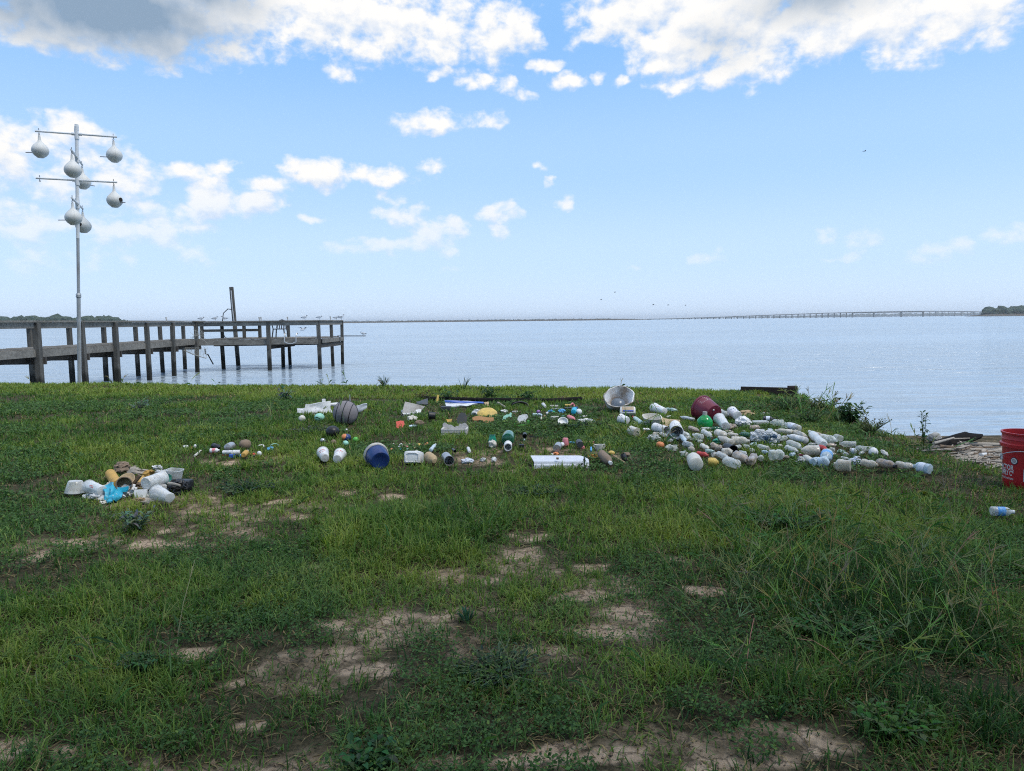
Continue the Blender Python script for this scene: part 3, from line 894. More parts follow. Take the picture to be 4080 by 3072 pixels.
def build_pier_things():
    # tall light post on the platform
    r = empty('light_post', (-15.35, 39.9, -2.6), 'tall bare timber post rising above the pier platform', 'post')
    MB().beam((-15.30, 39.9, -2.6), (-15.55, 39.9, 3.2), .19, .18, up=(0, 1, 0), bev=.02).build('post', M_post, r, smooth=False)
    M_cond = plastic('grey_conduit', (.45, .46, .47), rough=.5, dirt=.3)
    MB().tube([(-15.52, 39.76, 3.0), (-15.5, 39.76, 2.2), (-15.44, 39.76, 1.3)], .03, 6).build('conduit', M_cond, r)
    MB().tube([(-15.5, 39.7, 1.95), (-15.72, 39.7, 1.98), (-15.98, 39.7, 1.75), (-16.05, 39.7, 1.35), (-16.1, 39.7, .9), (-15.98, 39.7, .45), (-15.7, 39.7, .25), (-15.5, 39.7, .3)], .025, 6).build('cable', plastic('black_cable', (.02, .02, .02)), r)
    # work table
    r = empty('fish_table', (-15.9, 37.2, DK), 'rough timber table standing on the pier platform beside the tall post', 'table')
    xa, xb, ya, yb = -15.85, -13.05, 36.3, 37.0
    for (x, y) in ((xa + .1, ya), (xb - .55, ya), (xa + .85, yb), (xb, yb)):
        MB().beam((x, y, DK), (x, y, 1.16), .15, .1, up=(0, 1, 0)).build('leg', M_post, r, smooth=False)
    MB().box(((xa + xb) / 2, (ya + yb) / 2, 1.185), xb - xa + .3, .95, .05).build('table_top', M_plank, r, smooth=False)
    MB().beam((xa + .1, ya + .02, .82), (xb, yb, .82), .05, .13).build('stretcher', M_plank, r, smooth=False)
    # plastic garden chair
    M_ch = plastic('dark_chair_plastic', (.05, .055, .06), rough=.5, dirt=.3)
    cx, cy = -12.0, 37.0
    r = empty('garden_chair', (cx, cy, DK), 'dark plastic garden chair with armrests behind the platform rail', 'chair')
    for sx in (-1, 1):
        for (sy, lean) in ((-.24, -.04), (.26, .06)):
            MB().beam((cx + sx * .33, cy + sy + lean, DK), (cx + sx * .27, cy + sy, DK + .44), .05, .05, up=(0, 1, 0)).build('leg', M_ch, r)
        MB().tube([(cx + sx * .27, cy - .24, DK + .42), (cx + sx * .31, cy - .26, DK + .64), (cx + sx * .30, cy - .05, DK + .67), (cx + sx * .25, cy + .25, DK + .68)], .028, 6).build('armrest', M_ch, r)
    MB().box((cx, cy, DK + .44), .55, .52, .05, bev=.02).build('seat', M_ch, r)
    mb = MB()
    for q in (-.24, -.12, 0, .12, .24): mb.beam((cx + q, cy + .25, DK + .44), (cx + q * .8, cy + .36, DK + .88), .05, .02, up=(0, 1, 0))
    mb.tube([(cx - .25, cy + .25, DK + .5), (cx - .22, cy + .36, DK + .84), (cx, cy + .38, DK + .92), (cx + .22, cy + .36, DK + .84), (cx + .25, cy + .25, DK + .5)], .03, 6)
    mb.build('backrest', M_ch, r)
    # swim ladder handrail
    M_al = plastic('pale_tube', (.42, .43, .43), rough=.35, dirt=.25, metal=.2)
    r = empty('swim_ladder', (-11.05, 35.7, DK - .3), 'pale tubular swim ladder hooked over the platform edge', 'ladder')
    for sx in (-.29, .29):
        MB().tube([(-11.05 + sx, 35.9, DK + .2), (-11.05 + sx * 1.02, 35.75, DK + .25), (-11.05 + sx, 35.6, DK + .1), (-11.05 + sx * .98, 35.58, DK - .2)], .024, 6).build('rail', M_al, r)
    MB().tube([(-11.05 - .285, 35.58, DK - .2), (-11.15, 35.56, DK - .28), (-10.95, 35.56, DK - .28), (-11.05 + .285, 35.58, DK - .2)], .024, 6).build('rung', M_al, r)
    # dip net hanging at the corner
    M_net = plastic('net_twine', (.33, .32, .28), rough=.8, dirt=.4)
    r = empty('dip_net', (-16.0, 33.9, -.4), 'torn dip net hanging off the walkway side', 'net')
    y = 33.9
    c0 = at_depth(722, 1392, y); c1 = at_depth(822, 1428, y); c2 = at_depth(826, 1382, y); c3 = at_depth(735, 1385, y)
    MB().tube([c0, (c0 + c1) / 2 + Vector((0, 0, -.04)), c1], .02, 5).build('hoop', M_net, r)
    mb = MB()
    for i in range(9):
        f = i / 8
        mb.tube([c3.lerp(c2, f), c0.lerp(c1, f)], .006, 3)
        mb.tube([c3.lerp(c0, f), c2.lerp(c1, f)], .006, 3)
    mb.build('mesh', M_net, r)
    # broken ladder leg under the deck
    y = 36.6
    mb = MB(); mb.tube([at_depth(817, 1390, y), at_depth(818, 1410, y), at_depth(828, 1412, y), at_depth(850, 1452, y)], .032, 6)
    tag(mb.build('broken_strut', M_post), 'broken dark strut dangling under the pier corner', 'strut')
    # tangled line at the corner rail
    mb = MB(); rnd = random.Random(5)
    for i in range(14):
        a = at_depth(rnd.uniform(755, 800), rnd.uniform(1300, 1345), 33.7); q = [a]
        for k in range(4):
            a = a + Vector((rnd.uniform(-.18, .3), 0, rnd.uniform(-.25, .1))); q.append(a)
        mb.tube(q, .006, 3)
    tag(mb.build('tangled_line', M_net), 'tangled fishing line draped over the pier corner', 'fishing line')
    # board sticking out with a gull on it
    a, b = at_depth(1345, 1338.5, 39.2), at_depth(1456, 1338.5, 39.2)
    tag(MB().beam(a, b, .2, .045).build('loose_board', M_beam, smooth=False), 'narrow board sticking out from the platform over the water', 'board')
    # rod holders
    M_rod = plastic('rod_holder_pale', (.45, .42, .38), rough=.6)
    for i, (px, lb) in enumerate(((1034, 'short pale rod holder, left of the pair on the platform rail'), (1041, 'short pale rod holder, right of the pair on the platform rail'), (1147, 'short pale rod holder alone on the middle of the platform rail'), (1318, 'short pale rod holder near the gulls at the rail corner'), (664, 'pale rod holder on the walkway rail nearest shore'))):
        y = 36.0 if px > 1000 else 31.4
        p = at_depth(px, 1278, y); z = RT
        tag(MB().tube([(p.x, y, z - .02), (p.x - .01, y, z + .09), (p.x - .02, y, z + .17)], [.02, .028, .04], 6).build('rod_holder', M_rod), lb, 'rod holder', 'rod holders on the pier rail')
build_pier_things()

# ------------------------------------------------------------------ gulls
M_gw = plastic('gull_white', (.62, .62, .62), rough=.8, dirt=.15, dirtcol=(.3, .3, .32))
M_gg = plastic('gull_grey', (.20, .21, .23), rough=.8, dirt=.2)
M_gk = plastic('gull_black', (.025, .025, .03), rough=.7, dirt=.1)
def gull(p, s, face, label, head_up=0.0, spread=False):
    """p: where the feet stand; face +1 looks to the right"""
    g = empty('gull', p, label, 'bird', 'gulls and terns at the pier')
    b = MB()
    pr = [(0, 0), (.03, .012), (.12, .03), (.28, .06), (.5, .085), (.7, .085), (.85, .06), (.95, .038), (1.0, 0)]
    tail = p + Vector((-face * .62 * s, 0, .30 * s)); br = p + Vector((face * .26 * s, 0, .40 * s))
    b.lathe(tail, br, [(t, r * 2.0 * s) for t, r in pr], 12)
    hd = br + Vector((face * .06 * s, 0, (.20 + head_up) * s))
    b.tube([br - Vector((face * .08 * s, 0, .04 * s)), br + Vector((face * .02 * s, 0, .1 * s)), hd], [.10 * s, .075 * s, .07 * s], 8)
    b.build('body', M_gw, g)
    h = MB(); h.ball(hd, .085 * s, .08 * s, .075 * s, 2)
    h.build('head', M_gk, g)
    MB().tube([hd + Vector((face * .07 * s, 0, 0)), hd + Vector((face * .2 * s, 0, -.02 * s))], [.025 * s, .006 * s], 5).build('bill', M_gk, g)
    for sy in (-1, 1):
        w = MB()
        if spread:
            tip = p + Vector((sy * .95 * s, .1, (.72) * s)); mid = p + Vector((sy * .5 * s, 0, .75 * s)); c = p + Vector((0, 0, .42 * s))
            G = [[c + Vector((face * .12 * s, 0, 0)), c - Vector((face * .2 * s, 0, 0))], [mid + Vector((face * .1 * s, 0, 0)), mid - Vector((face * .16 * s, 0, 0))], [tip, tip - Vector((face * .05 * s, 0, 0))]]
            w.sheet([[tuple(q) for q in rr] for rr in G], .02 * s)
        else:
            w.lathe(br + Vector((-face * .06 * s, sy * .14 * s, .06 * s)), tail + Vector((-face * .12 * s, sy * .04 * s, .04 * s)), [(0, 0), (.1, .07 * s), (.4, .09 * s), (.75, .05 * s), (1, 0)], 8, rx=.45)
        w.build('wing', M_gg, g)
        if not spread:
            MB().tube([p + Vector((0, sy * .05 * s, .3 * s)), p + Vector((face * .02 * s, sy * .05 * s, 0))], .014 * s, 5).build('leg', M_gk, g)
    return g
def build_gulls():
    def on_rail(px, y): 
        a = at_depth(px, 1278, y); return Vector((a.x, y, RT + .022))
    gull(on_rail(804, 35.0), .30, 1, 'hunched gull alone on the rail, nearest shore of the perched birds', -.05)
    gull(on_rail(858, 35.2), .30, 1, 'tern standing low on the rail just left of another facing the post')
    gull(on_rail(893, 35.3), .31, -1, 'gull on the rail closest to the tall timber post', .04)
    gull(on_rail(1215, 35.85), .31, 1, 'upright gull on the rail above the swim ladder side', .06)
    gull(on_rail(1274, 36.0), .30, 1, 'low crouched gull on the front corner post', -.06)
    gull(on_rail(1341, 38.9), .30, 1, 'smaller gull of the touching pair at the rail end', 0)
    gull(on_rail(1360, 39.8), .36, 1, 'taller gull of the touching pair at the rail end, neck stretched', .12)
    a = at_depth(1446, 1337, 39.2)
    gull(Vector((a.x, 39.2, a.z)), .32, -1, 'gull with a dark cap sitting on the end of the loose board')
    a = at_depth(1209, 1322, 52)
    gull(a, .45, 1, 'gull flying low over the water behind the platform', spread=True)
    M_fb = M_gk
    for i, (px, py, y, s, lb) in enumerate(((2603, 1215, 90, .4, 'tiny dark bird above the bridge abutment, lowest of those in the air'), (2662, 1216, 130, .5, 'tiny dark bird in the sky left of the bridge rise'), (2731, 1217, 140, .5, 'tiny dark bird in the sky over the first bridge spans'), (2450, 1165, 120, .5, 'tiny dark bird high over the causeway end'), (2395, 1195, 100, .45, 'tiny dark bird over the causeway'), (3445, 603, 90, .5, 'tiny dark bird far up in the clear blue sky'))):
        c = at_depth(px, py, y); mb = MB()
        mb.lathe(c - Vector((.35 * s, 0, 0)), c + Vector((.4 * s, 0, .04)), [(0, 0), (.3, .06 * s), (.6, .08 * s), (1, 0)], 8)
        for sx in (-1, 1):
            mb.sheet([[tuple(c + Vector((.1 * s, 0, 0))), tuple(c + Vector((-.12 * s, 0, 0)))], [tuple(c + Vector((.15 * s, sx * .5 * s, .22 * s))), tuple(c + Vector((-.08 * s, sx * .5 * s, .2 * s)))], [tuple(c + Vector((-.02 * s, sx * .95 * s, .12 * s))), tuple(c + Vector((-.1 * s, sx * .95 * s, .11 * s)))]], .015)
        tag(mb.build('flying_bird', M_fb), lb, 'bird', 'birds in the sky')
build_gulls()

# ------------------------------------------------------------------ gourd rack
def build_gourds():
    M_pvc = plastic('white_pvc', (.66, .68, .69), rough=.45, dirt=.3, dirtcol=(.30, .31, .30), scale=3.)
    M_glv = plastic('galvanised_pipe', (.36, .38, .39), rough=.5, dirt=.4, metal=.25, scale=4.)
    M_gou = plastic('gourd_plastic', (.60, .60, .57), rough=.55, dirt=.18, dirtcol=(.42, .41, .38), scale=5.)
    M_stl = plastic('dark_steel', (.12, .12, .13), rough=.5, dirt=.3)
    M_hole = plastic('gourd_hole', (.006, .006, .006), rough=.9)
    c = Vector((-7.94, 12.35, 0))
    k = 12.35 / F_PX
    c.x = at_depth(314, 1517, 12.35).x
    def zz(py): return at_depth(310, py, 12.35).z
    c.z = float(ground(c.x, c.y)) - .15
    rack = empty('gourd_rack', c, 'tall pale pole with four crossarms carrying white bird gourds', 'birdhouse pole')
    def pt(z, px=None):   # the pole leans slightly
        f = (z - c.z) / (zz(497) - c.z)
        return Vector((c.x + (at_depth(305, 497, 12.35).x - c.x) * f, c.y, z))
    MB().tube([pt(c.z), pt(zz(1185))], .031, 12).build('pole', M_glv, rack)
    MB().tube([pt(zz(1183)), pt(zz(950))], .025, 12).build('pole', M_glv, rack)
    MB().tube([pt(zz(950)), pt(zz(505))], .028, 12).build('pole', M_pvc, rack)
    MB().lathe(pt(zz(1186)), pt(zz(1168)), [(0, 0), (0, .036), (.25, .044), (.5, .038), (.6, .044), (.85, .036), (1, .03), (1, 0)], 12).build('collar', M_glv, rack)
    MB().lathe(pt(zz(520)), pt(zz(496)), [(0, .0), (0, .034), (.7, .034), (.75, .03), (1, .03), (1, 0)], 12).build('cap', M_pvc, rack)
    HL = .60
    dirA = Vector((.93, .36, 0)).normalized(); dirB = Vector((.40, -.92, 0)).normalized()
    arms = [(zz(534), dirA), (zz(628), dirB), (zz(718), dirA), (zz(811), dirB)]
    gspec = [ (0, -1, (-.95, -.2, -.05), None, 'white bird gourd at the left end of the topmost crossarm'),
              (0, 1, (-.75, -.6, -.1), None, 'white bird gourd at the right end of the topmost crossarm'),
              (1, 1, (-.3, .9, 0), None, 'white bird gourd hanging nearer the viewer on the second crossarm'),
              (1, -1, (.4, .9, 0), None, 'white bird gourd on the far end of the second crossarm, partly behind the third arm'),
              (2, 1, (.93, -.25, -.08), 'h', 'white bird gourd with entrance hole and perch facing right, third crossarm'),
              (3, 1, (-.75, -.62, -.12), None, 'white bird gourd hanging nearer the viewer on the lowest crossarm'),
              (3, -1, (.06, -.99, .0), 'h', 'white bird gourd with its round dark hole facing the viewer, lowest of all') ]
    for i, (z, d) in enumerate(arms):
        p = pt(z)
        MB().tube([p - d * HL, p + d * HL], .0165, 10).build('crossarm', M_pvc, rack)
        f = MB(); f.tube([p - d * .075, p + d * .075], .027, 12); f.tube([p - Vector((0, 0, .085)), p + Vector((0, 0, .085))], .035, 12)
        f.build('cross_fitting', M_pvc, rack)
        for s in (-1, 1):
            e = p + d * (s * (HL - .055))
            h = MB(); h.tube([e + Vector((0, 0, .05)), e - Vector((0, 0, .035))], .0055, 6)
            h.tube([e + Vector((.012 * math.cos(a), 0, -.047 + .012 * math.sin(a))) for a in np.linspace(0, 6.28, 9)], .004, 5, close=False)
            h.build('eye_hook', M_stl, rack)
    GP = [(0, .0), (0, .018), (.06, .02), (.2, .026), (.27, .036), (.34, .062), (.42, .092), (.52, .121), (.62, .136), (.70, .138), (.80, .127), (.90, .1), (.965, .068), (.985, .06), (1, .055), (1, 0)]
    for gi, (ai, s, pd, hole, lb) in enumerate(gspec):
        z, d = arms[ai]
        top = pt(z) + d * (s * (HL - .055)) - Vector((0, 0, .068))
        H = .36; SCL = .935
        g = empty('gourd', top - Vector((0, 0, H)), lb, 'birdhouse', 'white plastic gourds on the pole')
        MB().lathe(top, top - Vector((0, 0, H)), [(t, r * SCL) for t, r in GP], 28, hint=(0, -1, 0)).build('shell', M_gou, g)
        sm = MB(); pd = Vector(pd).normalized(); side = Vector((-pd.y, pd.x, 0)).normalized()
        for sg in (1, -1):
            sm.tube([top - Vector((0, 0, H * t)) + side * (sg * (r * SCL + .0008)) for t, r in GP[4:-2]], .0022, 4)
        sm.build('seam', M_gou, g)
        MB().tube([top - Vector((0, 0, .03)) + Vector((0, 0, .045)), top - Vector((0, 0, .03))], .006, 6).build('hanger', M_stl, g)
        bc = top - Vector((0, 0, H * .67))
        MB().tube([bc - Vector((0, 0, .035)) + pd * .09, bc - Vector((0, 0, .03)) + pd * .22], .0065, 6).build('perch', M_stl, g)
        if hole:
            hc = bc + pd * .122 + Vector((0, 0, .015)); M3 = pd.to_track_quat('Z', 'Y').to_matrix()
            MB().lathe(hc, hc + pd * .012, [(0, 0), (0, .036), (1, .034), (1, 0)], 18).build('entrance_hole', M_hole, g)
build_gourds()

# ------------------------------------------------------------------ bulkhead at the bank corner
def build_bulkhead():
    a, b = at_depth(2985, 1560, 9.6), at_depth(3176, 1560, 9.3)
    r = empty('timber_bulkhead', ((a.x + b.x) / 2, 9.8, -.6), 'dark timber retaining wall end showing past the grass edge', 'retaining wall')
    zt = at_depth(3170, 1546, 9.3).z
    M = woodmat('bulkhead_wood', (.018, .014, .012), (.075, .055, .045), sc=(1, 4, 4))
    MB().beam((a.x - .12, 9.58, zt - .15), (b.x, 9.31, zt - .15), .06, .30).build('board', M, r, smooth=False)
    MB().beam((a.x - .12, 9.59, zt - .50), (b.x - .02, 9.32, zt - .50), .06, .36).build('board', M, r, smooth=False)
    MB().beam((b.x - .03, 9.38, -1.6), (b.x - .03, 9.38, zt + .02), .10, .10, up=(0, 1, 0)).build('post', M, r, smooth=False)
build_bulkhead()
WALL_FRONT = [(3.38 + .05 * i, 9.18 - .012 * i, .22) for i in range(9)]
# ------------------------------------------------------------------ grass
FOOT = list(WALL_FRONT)      # (x, y, r) of things lying in the grass

def blades_mesh(name, px, py, pz, Ln, az, lean, bend, w, col, mat, kind=True):
    n = len(px)
    ux, uy = np.cos(az), np.sin(az)
    tw = az + np.pi / 2 + RNG.uniform(-.6, .6, n)
    wx, wy = np.cos(tw) * w / 2, np.sin(tw) * w / 2
    l2 = np.minimum(lean + bend, 2.0)
    mx = px + ux * Ln * .55 * np.sin(lean); my = py + uy * Ln * .55 * np.sin(lean); mz = pz + Ln * .55 * np.cos(lean)
    tx = mx + ux * Ln * .45 * np.sin(l2); ty = my + uy * Ln * .45 * np.sin(l2); tz = mz + Ln * .45 * np.cos(l2)
    V = np.empty((n, 5, 3), np.float32)
    V[:, 0] = np.stack([px - wx, py - wy, pz], 1); V[:, 1] = np.stack([px + wx, py + wy, pz], 1)
    V[:, 2] = np.stack([mx + wx * .9, my + wy * .9, mz], 1); V[:, 3] = np.stack([mx - wx * .9, my - wy * .9, mz], 1)
    V[:, 4] = np.stack([tx, ty, tz], 1)
    base = (np.arange(n) * 5)[:, None]
    loops = np.concatenate([base + np.array([0, 1, 2, 3]), base + np.array([3, 2, 4])], 1).ravel()
    ls = (np.arange(n) * 7)[:, None] + np.array([0, 4]); lt = np.tile(np.array([4, 3]), n)
    me = bpy.data.meshes.new(name)
    me.vertices.add(n * 5); me.vertices.foreach_set('co', V.ravel())
    me.loops.add(n * 7); me.loops.foreach_set('vertex_index', loops.astype(np.int32))
    me.polygons.add(n * 2); me.polygons.foreach_set('loop_start', ls.ravel().astype(np.int32)); me.polygons.foreach_set('loop_total', lt.astype(np.int32))
    me.polygons.foreach_set('use_smooth', np.ones(n * 2, bool))
    C = np.ones((n, 5, 4), np.float32); C[:, :, :3] = col[:, None, :]
    ca = me.color_attributes.new('col', 'FLOAT_COLOR', 'POINT'); ca.data.foreach_set('color', C.ravel())
    me.update(calc_edges=True); me.validate()
    me.materials.append(mat)
    o = bpy.data.objects.new(name, me); COL.objects.link(o)
    return o

GREENS = np.array([(.026, .064, .019), (.056, .122, .030), (.100, .184, .041), (.162, .236, .052), (.240, .295, .066)])
def pick_green(t):
    t = np.clip(t, 0, .999) * 4; i = t.astype(int); f = (t - i)[:, None]
    return GREENS[i] * (1 - f) + GREENS[np.minimum(i + 1, 4)] * f

def build_grass():
    zones = [(1.2, 2.2, 15000, 1.0), (2.2, 3.4, 12500, 1.1), (3.4, 5.0, 8000, 1.3), (5.0, 7.5, 5000, 1.7), (7.5, 10.2, 3400, 2.2), (10.2, 15.0, 1800, 3.0)]
    X, Y, W, TI = [], [], [], []; tot = 0
    for (y0, y1, den, wf) in zones:
        xm = .74 * y1 + 1.0
        n = int(den * .9 * 2 * xm * (y1 - y0))
        # tufts: a few blades share a root
        nt = n // 7
        tx = RNG.uniform(-xm, xm, nt); ty = RNG.uniform(y0, y1, nt)
        k = np.repeat(np.arange(nt), 7)
        x = tx[k] + RNG.normal(0, .012, len(k)); y = ty[k] + RNG.normal(0, .012, len(k))
        keep = np.abs(x) < .76 * y + .9
        X.append(x[keep]); Y.append(y[keep]); W.append(np.full(keep.sum(), wf)); TI.append(k[keep] + tot); tot += nt
    x = np.concatenate(X); y = np.concatenate(Y); wf = np.concatenate(W); tid = np.concatenate(TI)
    s = sdist(x, y) + .12 * (fbm(x, y, 3, 77, 2) - .5)
    d = dirt_mask(x, y); tl = tall_len(x, y)
    clump = fbm(x, y, 1.6, 51, 4); fine = fbm(x, y, 6.5, 52, 3)
    sp = sparse(x, y)
    prob = np.clip(.30 + 1.7 * (clump - .28) + 1.1 * (fine - .5), .10, 1) * (1 - .44 * sp) 
    prob = np.maximum(prob, np.clip(tl * 9, 0, 1))
    strip = sstep((s * -1 + 2.6) / 1.0) * sstep((y - 8.0) / 1.2) * (x < 3.4)          # mown strip along the bank, its sunlight painted as lighter, yellower blades
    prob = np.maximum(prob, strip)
    prob = prob * (1 - .86 * d)
    prob = np.where(s < -.05, prob * sstep((.5 + s) / .5) * .5, prob)
    keep = RNG.uniform(0, 1, len(x)) < prob
    # keep clear of the things lying here
    ft = np.array(FOOT) if FOOT else np.zeros((0, 3))
    near = np.full(len(x), 9.0)
    for (fx_, fy_, fr) in ft:
        q = np.hypot(x - fx_, (y - fy_)) / fr
        near = np.minimum(near, q)
    keep &= near > .66
    x, y, wf, s, d, tl, clump, fine, strip, near, sp, tid = [a[keep] for a in (x, y, wf, s, d, tl, clump, fine, strip, near, sp, tid)]
    n = len(x)
    z = ground(x, y) - .004
    u = RNG.uniform(0, 1, n)
    base = .032 + .045 * clump + .035 * u
    Ln = np.maximum(base, tl * (.35 + .65 * u)) * (1 - .35 * d) * (1 - .25 * sp)
    mid = sstep((y - 4.6) / .8) * (strip < .5)
    Ln = np.maximum(Ln, mid * (.028 + .045 * u) * (1 - .5 * d))
    Ln = np.where(strip > .5, np.minimum(Ln, .05 + .045 * u), Ln)
    Ln = np.where(near < 1.0, Ln * .75, Ln)
    tr = RNG.uniform(0, 1, tot)[tid]; tr2 = RNG.uniform(0, 1, tot)[tid]
    az = tr2 * 2 * np.pi + RNG.normal(0, 1.5, n)
    lean = np.abs(RNG.normal(.72, .46, n)); lean = np.where(strip > .5, lean * .8, lean)
    lean = np.where(tl > .05, lean * .78, lean)
    bend = RNG.uniform(.1, 1.3, n)
    w = (.0027 + .0021 * RNG.uniform(0, 1, n)) * wf * (1 + 3.0 * np.clip(Ln - .08, 0, .1))
    tone = .035 + 1.25 * (clump - .27) + .65 * (fine - .47) + RNG.normal(.12, .14, n) + .34 * (tr - .5) + .1 * d + .16 * sp
    lush = (tl > .05) & (x < 1.2)
    tone = tone + np.where(lush, .06, .0)
    tone = np.where(strip > .4, .74 + .5 * (fbm(x, y, 1.1, 61, 3) - .4) + RNG.normal(.06, .18, n), tone)  # sunlit look of the strip put into the blade tone
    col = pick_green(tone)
    # cooler blue-green clumps, straw and dead stems
    cool = ((fbm(x, y, 1.1, 71, 3) > .56) & (strip < .3) & ~lush)[:, None]
    col = np.where(cool, col * np.array([.92, .98, 1.2]), col)
    dry = RNG.uniform(0, 1, n) < (.09 + .16 * np.clip(d * 2, 0, 1) + .18 * (clump < .42) + .22 * ((x > 2.2) & (s < 1.3) & (y < 8)))
    straw = np.array([(.27, .21, .10)]) * RNG.uniform(.45, 1.15, (n, 1))
    col = np.where(dry[:, None], straw, col)
    lean = np.where(dry, np.clip(lean + .75, 0, 1.45), lean)
    z = z + np.where(dry, .012 * RNG.uniform(0, 1, n), 0)
    col *= RNG.uniform(.75, 1.25, (n, 1))
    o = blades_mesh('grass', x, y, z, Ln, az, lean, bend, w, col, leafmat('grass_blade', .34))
    tag(o, 'shaggy green grass covering the bank', 'grass', kind='stuff')
    print('blades', n)

def build_stalks():
    """crabgrass seed stalks leaning over the tall growth"""
    rnd = random.Random(11)
    mb_v, mb_f, cols = [], [], []
    def strip_(p, q, w0, w1, c):
        d = (q - p); sd = d.cross(Vector((rnd.uniform(-1, 1), rnd.uniform(-1, 1), rnd.uniform(-1, 1))))
        if sd.length < 1e-6: return
        sd.normalize(); i = len(mb_v)
        mb_v.extend([p - sd * w0, p + sd * w0, q + sd * w1, q - sd * w1]); mb_f.append((i, i + 1, i + 2, i + 3)); cols.extend([c] * 4)
    zones = [(3400, 2250, 560, 260, 260), (3750, 2500, 300, 200, 70), (3050, 2400, 330, 150, 60), (2950, 2060, 250, 90, 40), (3300, 2700, 500, 120, 35), (2560, 1750, 150, 40, 14), (1150, 1720, 300, 50, 10),
             (3250, 1650, 160, 50, 50), (3420, 1690, 100, 50, 30), (2100, 1545, 900, 10, 26), (700, 1540, 600, 10, 10), (3650, 1800, 200, 50, 22), (1700, 2100, 500, 120, 14), (500, 2750, 500, 200, 12), (2100, 2850, 700, 160, 8)]
    for (cx, cy, rx, ry, n) in zones:
        for _ in range(n):
            r = math.sqrt(rnd.random()); a = rnd.uniform(0, 6.283)
            p = P(cx + rx * r * math.cos(a), cy + ry * r * math.sin(a))
            ln = rnd.uniform(.12, .28) if p.y < 6 else rnd.uniform(.15, .32)
            if cy in (1545, 1540): ln *= .8
            if sdist(p.x, p.y) < -.1: continue
            lean = rnd.uniform(.25, 1.15); az = rnd.uniform(0, 6.283)
            h = Vector((math.cos(az), math.sin(az), 0)); w = .0014 * max(1, p.y / 3.2)
            c = (.24, .31, .10) if rnd.random() < .7 else (.34, .30, .15)
            c = tuple(v * rnd.uniform(.6, 1.1) for v in c)
            q = p; d = h * math.sin(lean * .5) + Vector((0, 0, math.cos(lean * .5)))
            for k in range(3):
                q2 = q + d * (ln / 3); strip_(q, q2, w, w * .85, c); q = q2
                d = h * math.sin(lean * (.7 + .3 * k)) + Vector((0, 0, math.cos(lean * (.7 + .3 * k))))
            for k in range(rnd.choice((0, 3, 3, 4, 5))):
                e = d + Vector((rnd.uniform(-.55, .55), rnd.uniform(-.55, .55), rnd.uniform(-.35, .45))); e.normalize()
                strip_(q, q + e * rnd.uniform(.04, .085), w * 1.1, w * .6, c)
            for k in range(rnd.choice((1, 2, 2))):
                b = p + (q - p) * rnd.uniform(.1, .6); e = Vector((rnd.uniform(-1, 1), rnd.uniform(-1, 1), rnd.uniform(.1, .7))).normalized()
                m = b + e * rnd.uniform(.04, .07); g = tuple(v * rnd.uniform(.7, 1.2) for v in (.05, .105, .03))
                strip_(b, m, w * 1.3, w * 2.6, g); strip_(m, m + (e - Vector((0, 0, .5))) * .05, w * 2.6, w * .3, g)
    me = bpy.data.meshes.new('seed_grass')
    me.from_pydata([tuple(v) for v in mb_v], [], mb_f)
    ca = me.color_attributes.new('col', 'FLOAT_COLOR', 'POINT')
    ca.data.foreach_set('color', np.concatenate([np.array(cols, np.float32), np.ones((len(cols), 1), np.float32)], 1).ravel())
    me.materials.append(leafmat('grass_blade', .34))
    o = bpy.data.objects.new('seed_grass', me); COL.objects.link(o)
    tag(o, 'thin pale seed stalks of crabgrass standing over the tall growth', 'grass', kind='stuff')

def build_crumbs():
    """crumbs of earth, grit and clippings on the bare soil"""
    n = 60000
    y = 1.25 + 6.0 * RNG.uniform(0, 1, n) ** 1.3; x = RNG.uniform(-1, 1, n) * (.76 * y + .6)
    d = np.maximum(dirt_mask(x, y), .5 * sparse(x, y))
    k = (RNG.uniform(0, 1, n) < d * .35) & (sdist(x, y) > .3)
    x, y = x[k], y[k]; z = ground(x, y); n = len(x)
    r = RNG.uniform(.0015, .0055, n) * np.where(RNG.uniform(0, 1, n) < .04, 2.0, 1.0)
    T = np.array([(1, 1, 1), (-1, -1, 1), (-1, 1, -1), (1, -1, -1)]) * .8
    V = []; ang = RNG.uniform(0, 6.28, n); c, s_ = np.cos(ang), np.sin(ang)
    W = np.empty((n, 4, 3))
    for i, t in enumerate(T):
        q = t * RNG.uniform(.5, 1.2, (n, 3)); W[:, i, 0] = x + r * (q[:, 0] * c - q[:, 1] * s_); W[:, i, 1] = y + r * (q[:, 0] * s_ + q[:, 1] * c); W[:, i, 2] = z + r * (.45 + q[:, 2] * .7)
    F = [(4 * i + a, 4 * i + b, 4 * i + c_) for i in range(n) for (a, b, c_) in ((0, 1, 2), (0, 3, 1), (0, 2, 3), (1, 3, 2))]
    me = bpy.data.meshes.new('soil_crumbs'); me.from_pydata(W.reshape(-1, 3).tolist(), [], F)
    me.materials.append(plastic('soil_crumb', (.24, .175, .12), rough=.95, dirt=.7, dirtcol=(.09, .065, .04), scale=40, spec=.1))
    o = bpy.data.objects.new('soil_crumbs', me); COL.objects.link(o)
    tag(o, 'crumbs of earth and grit on the bare patches', 'soil', kind='stuff')

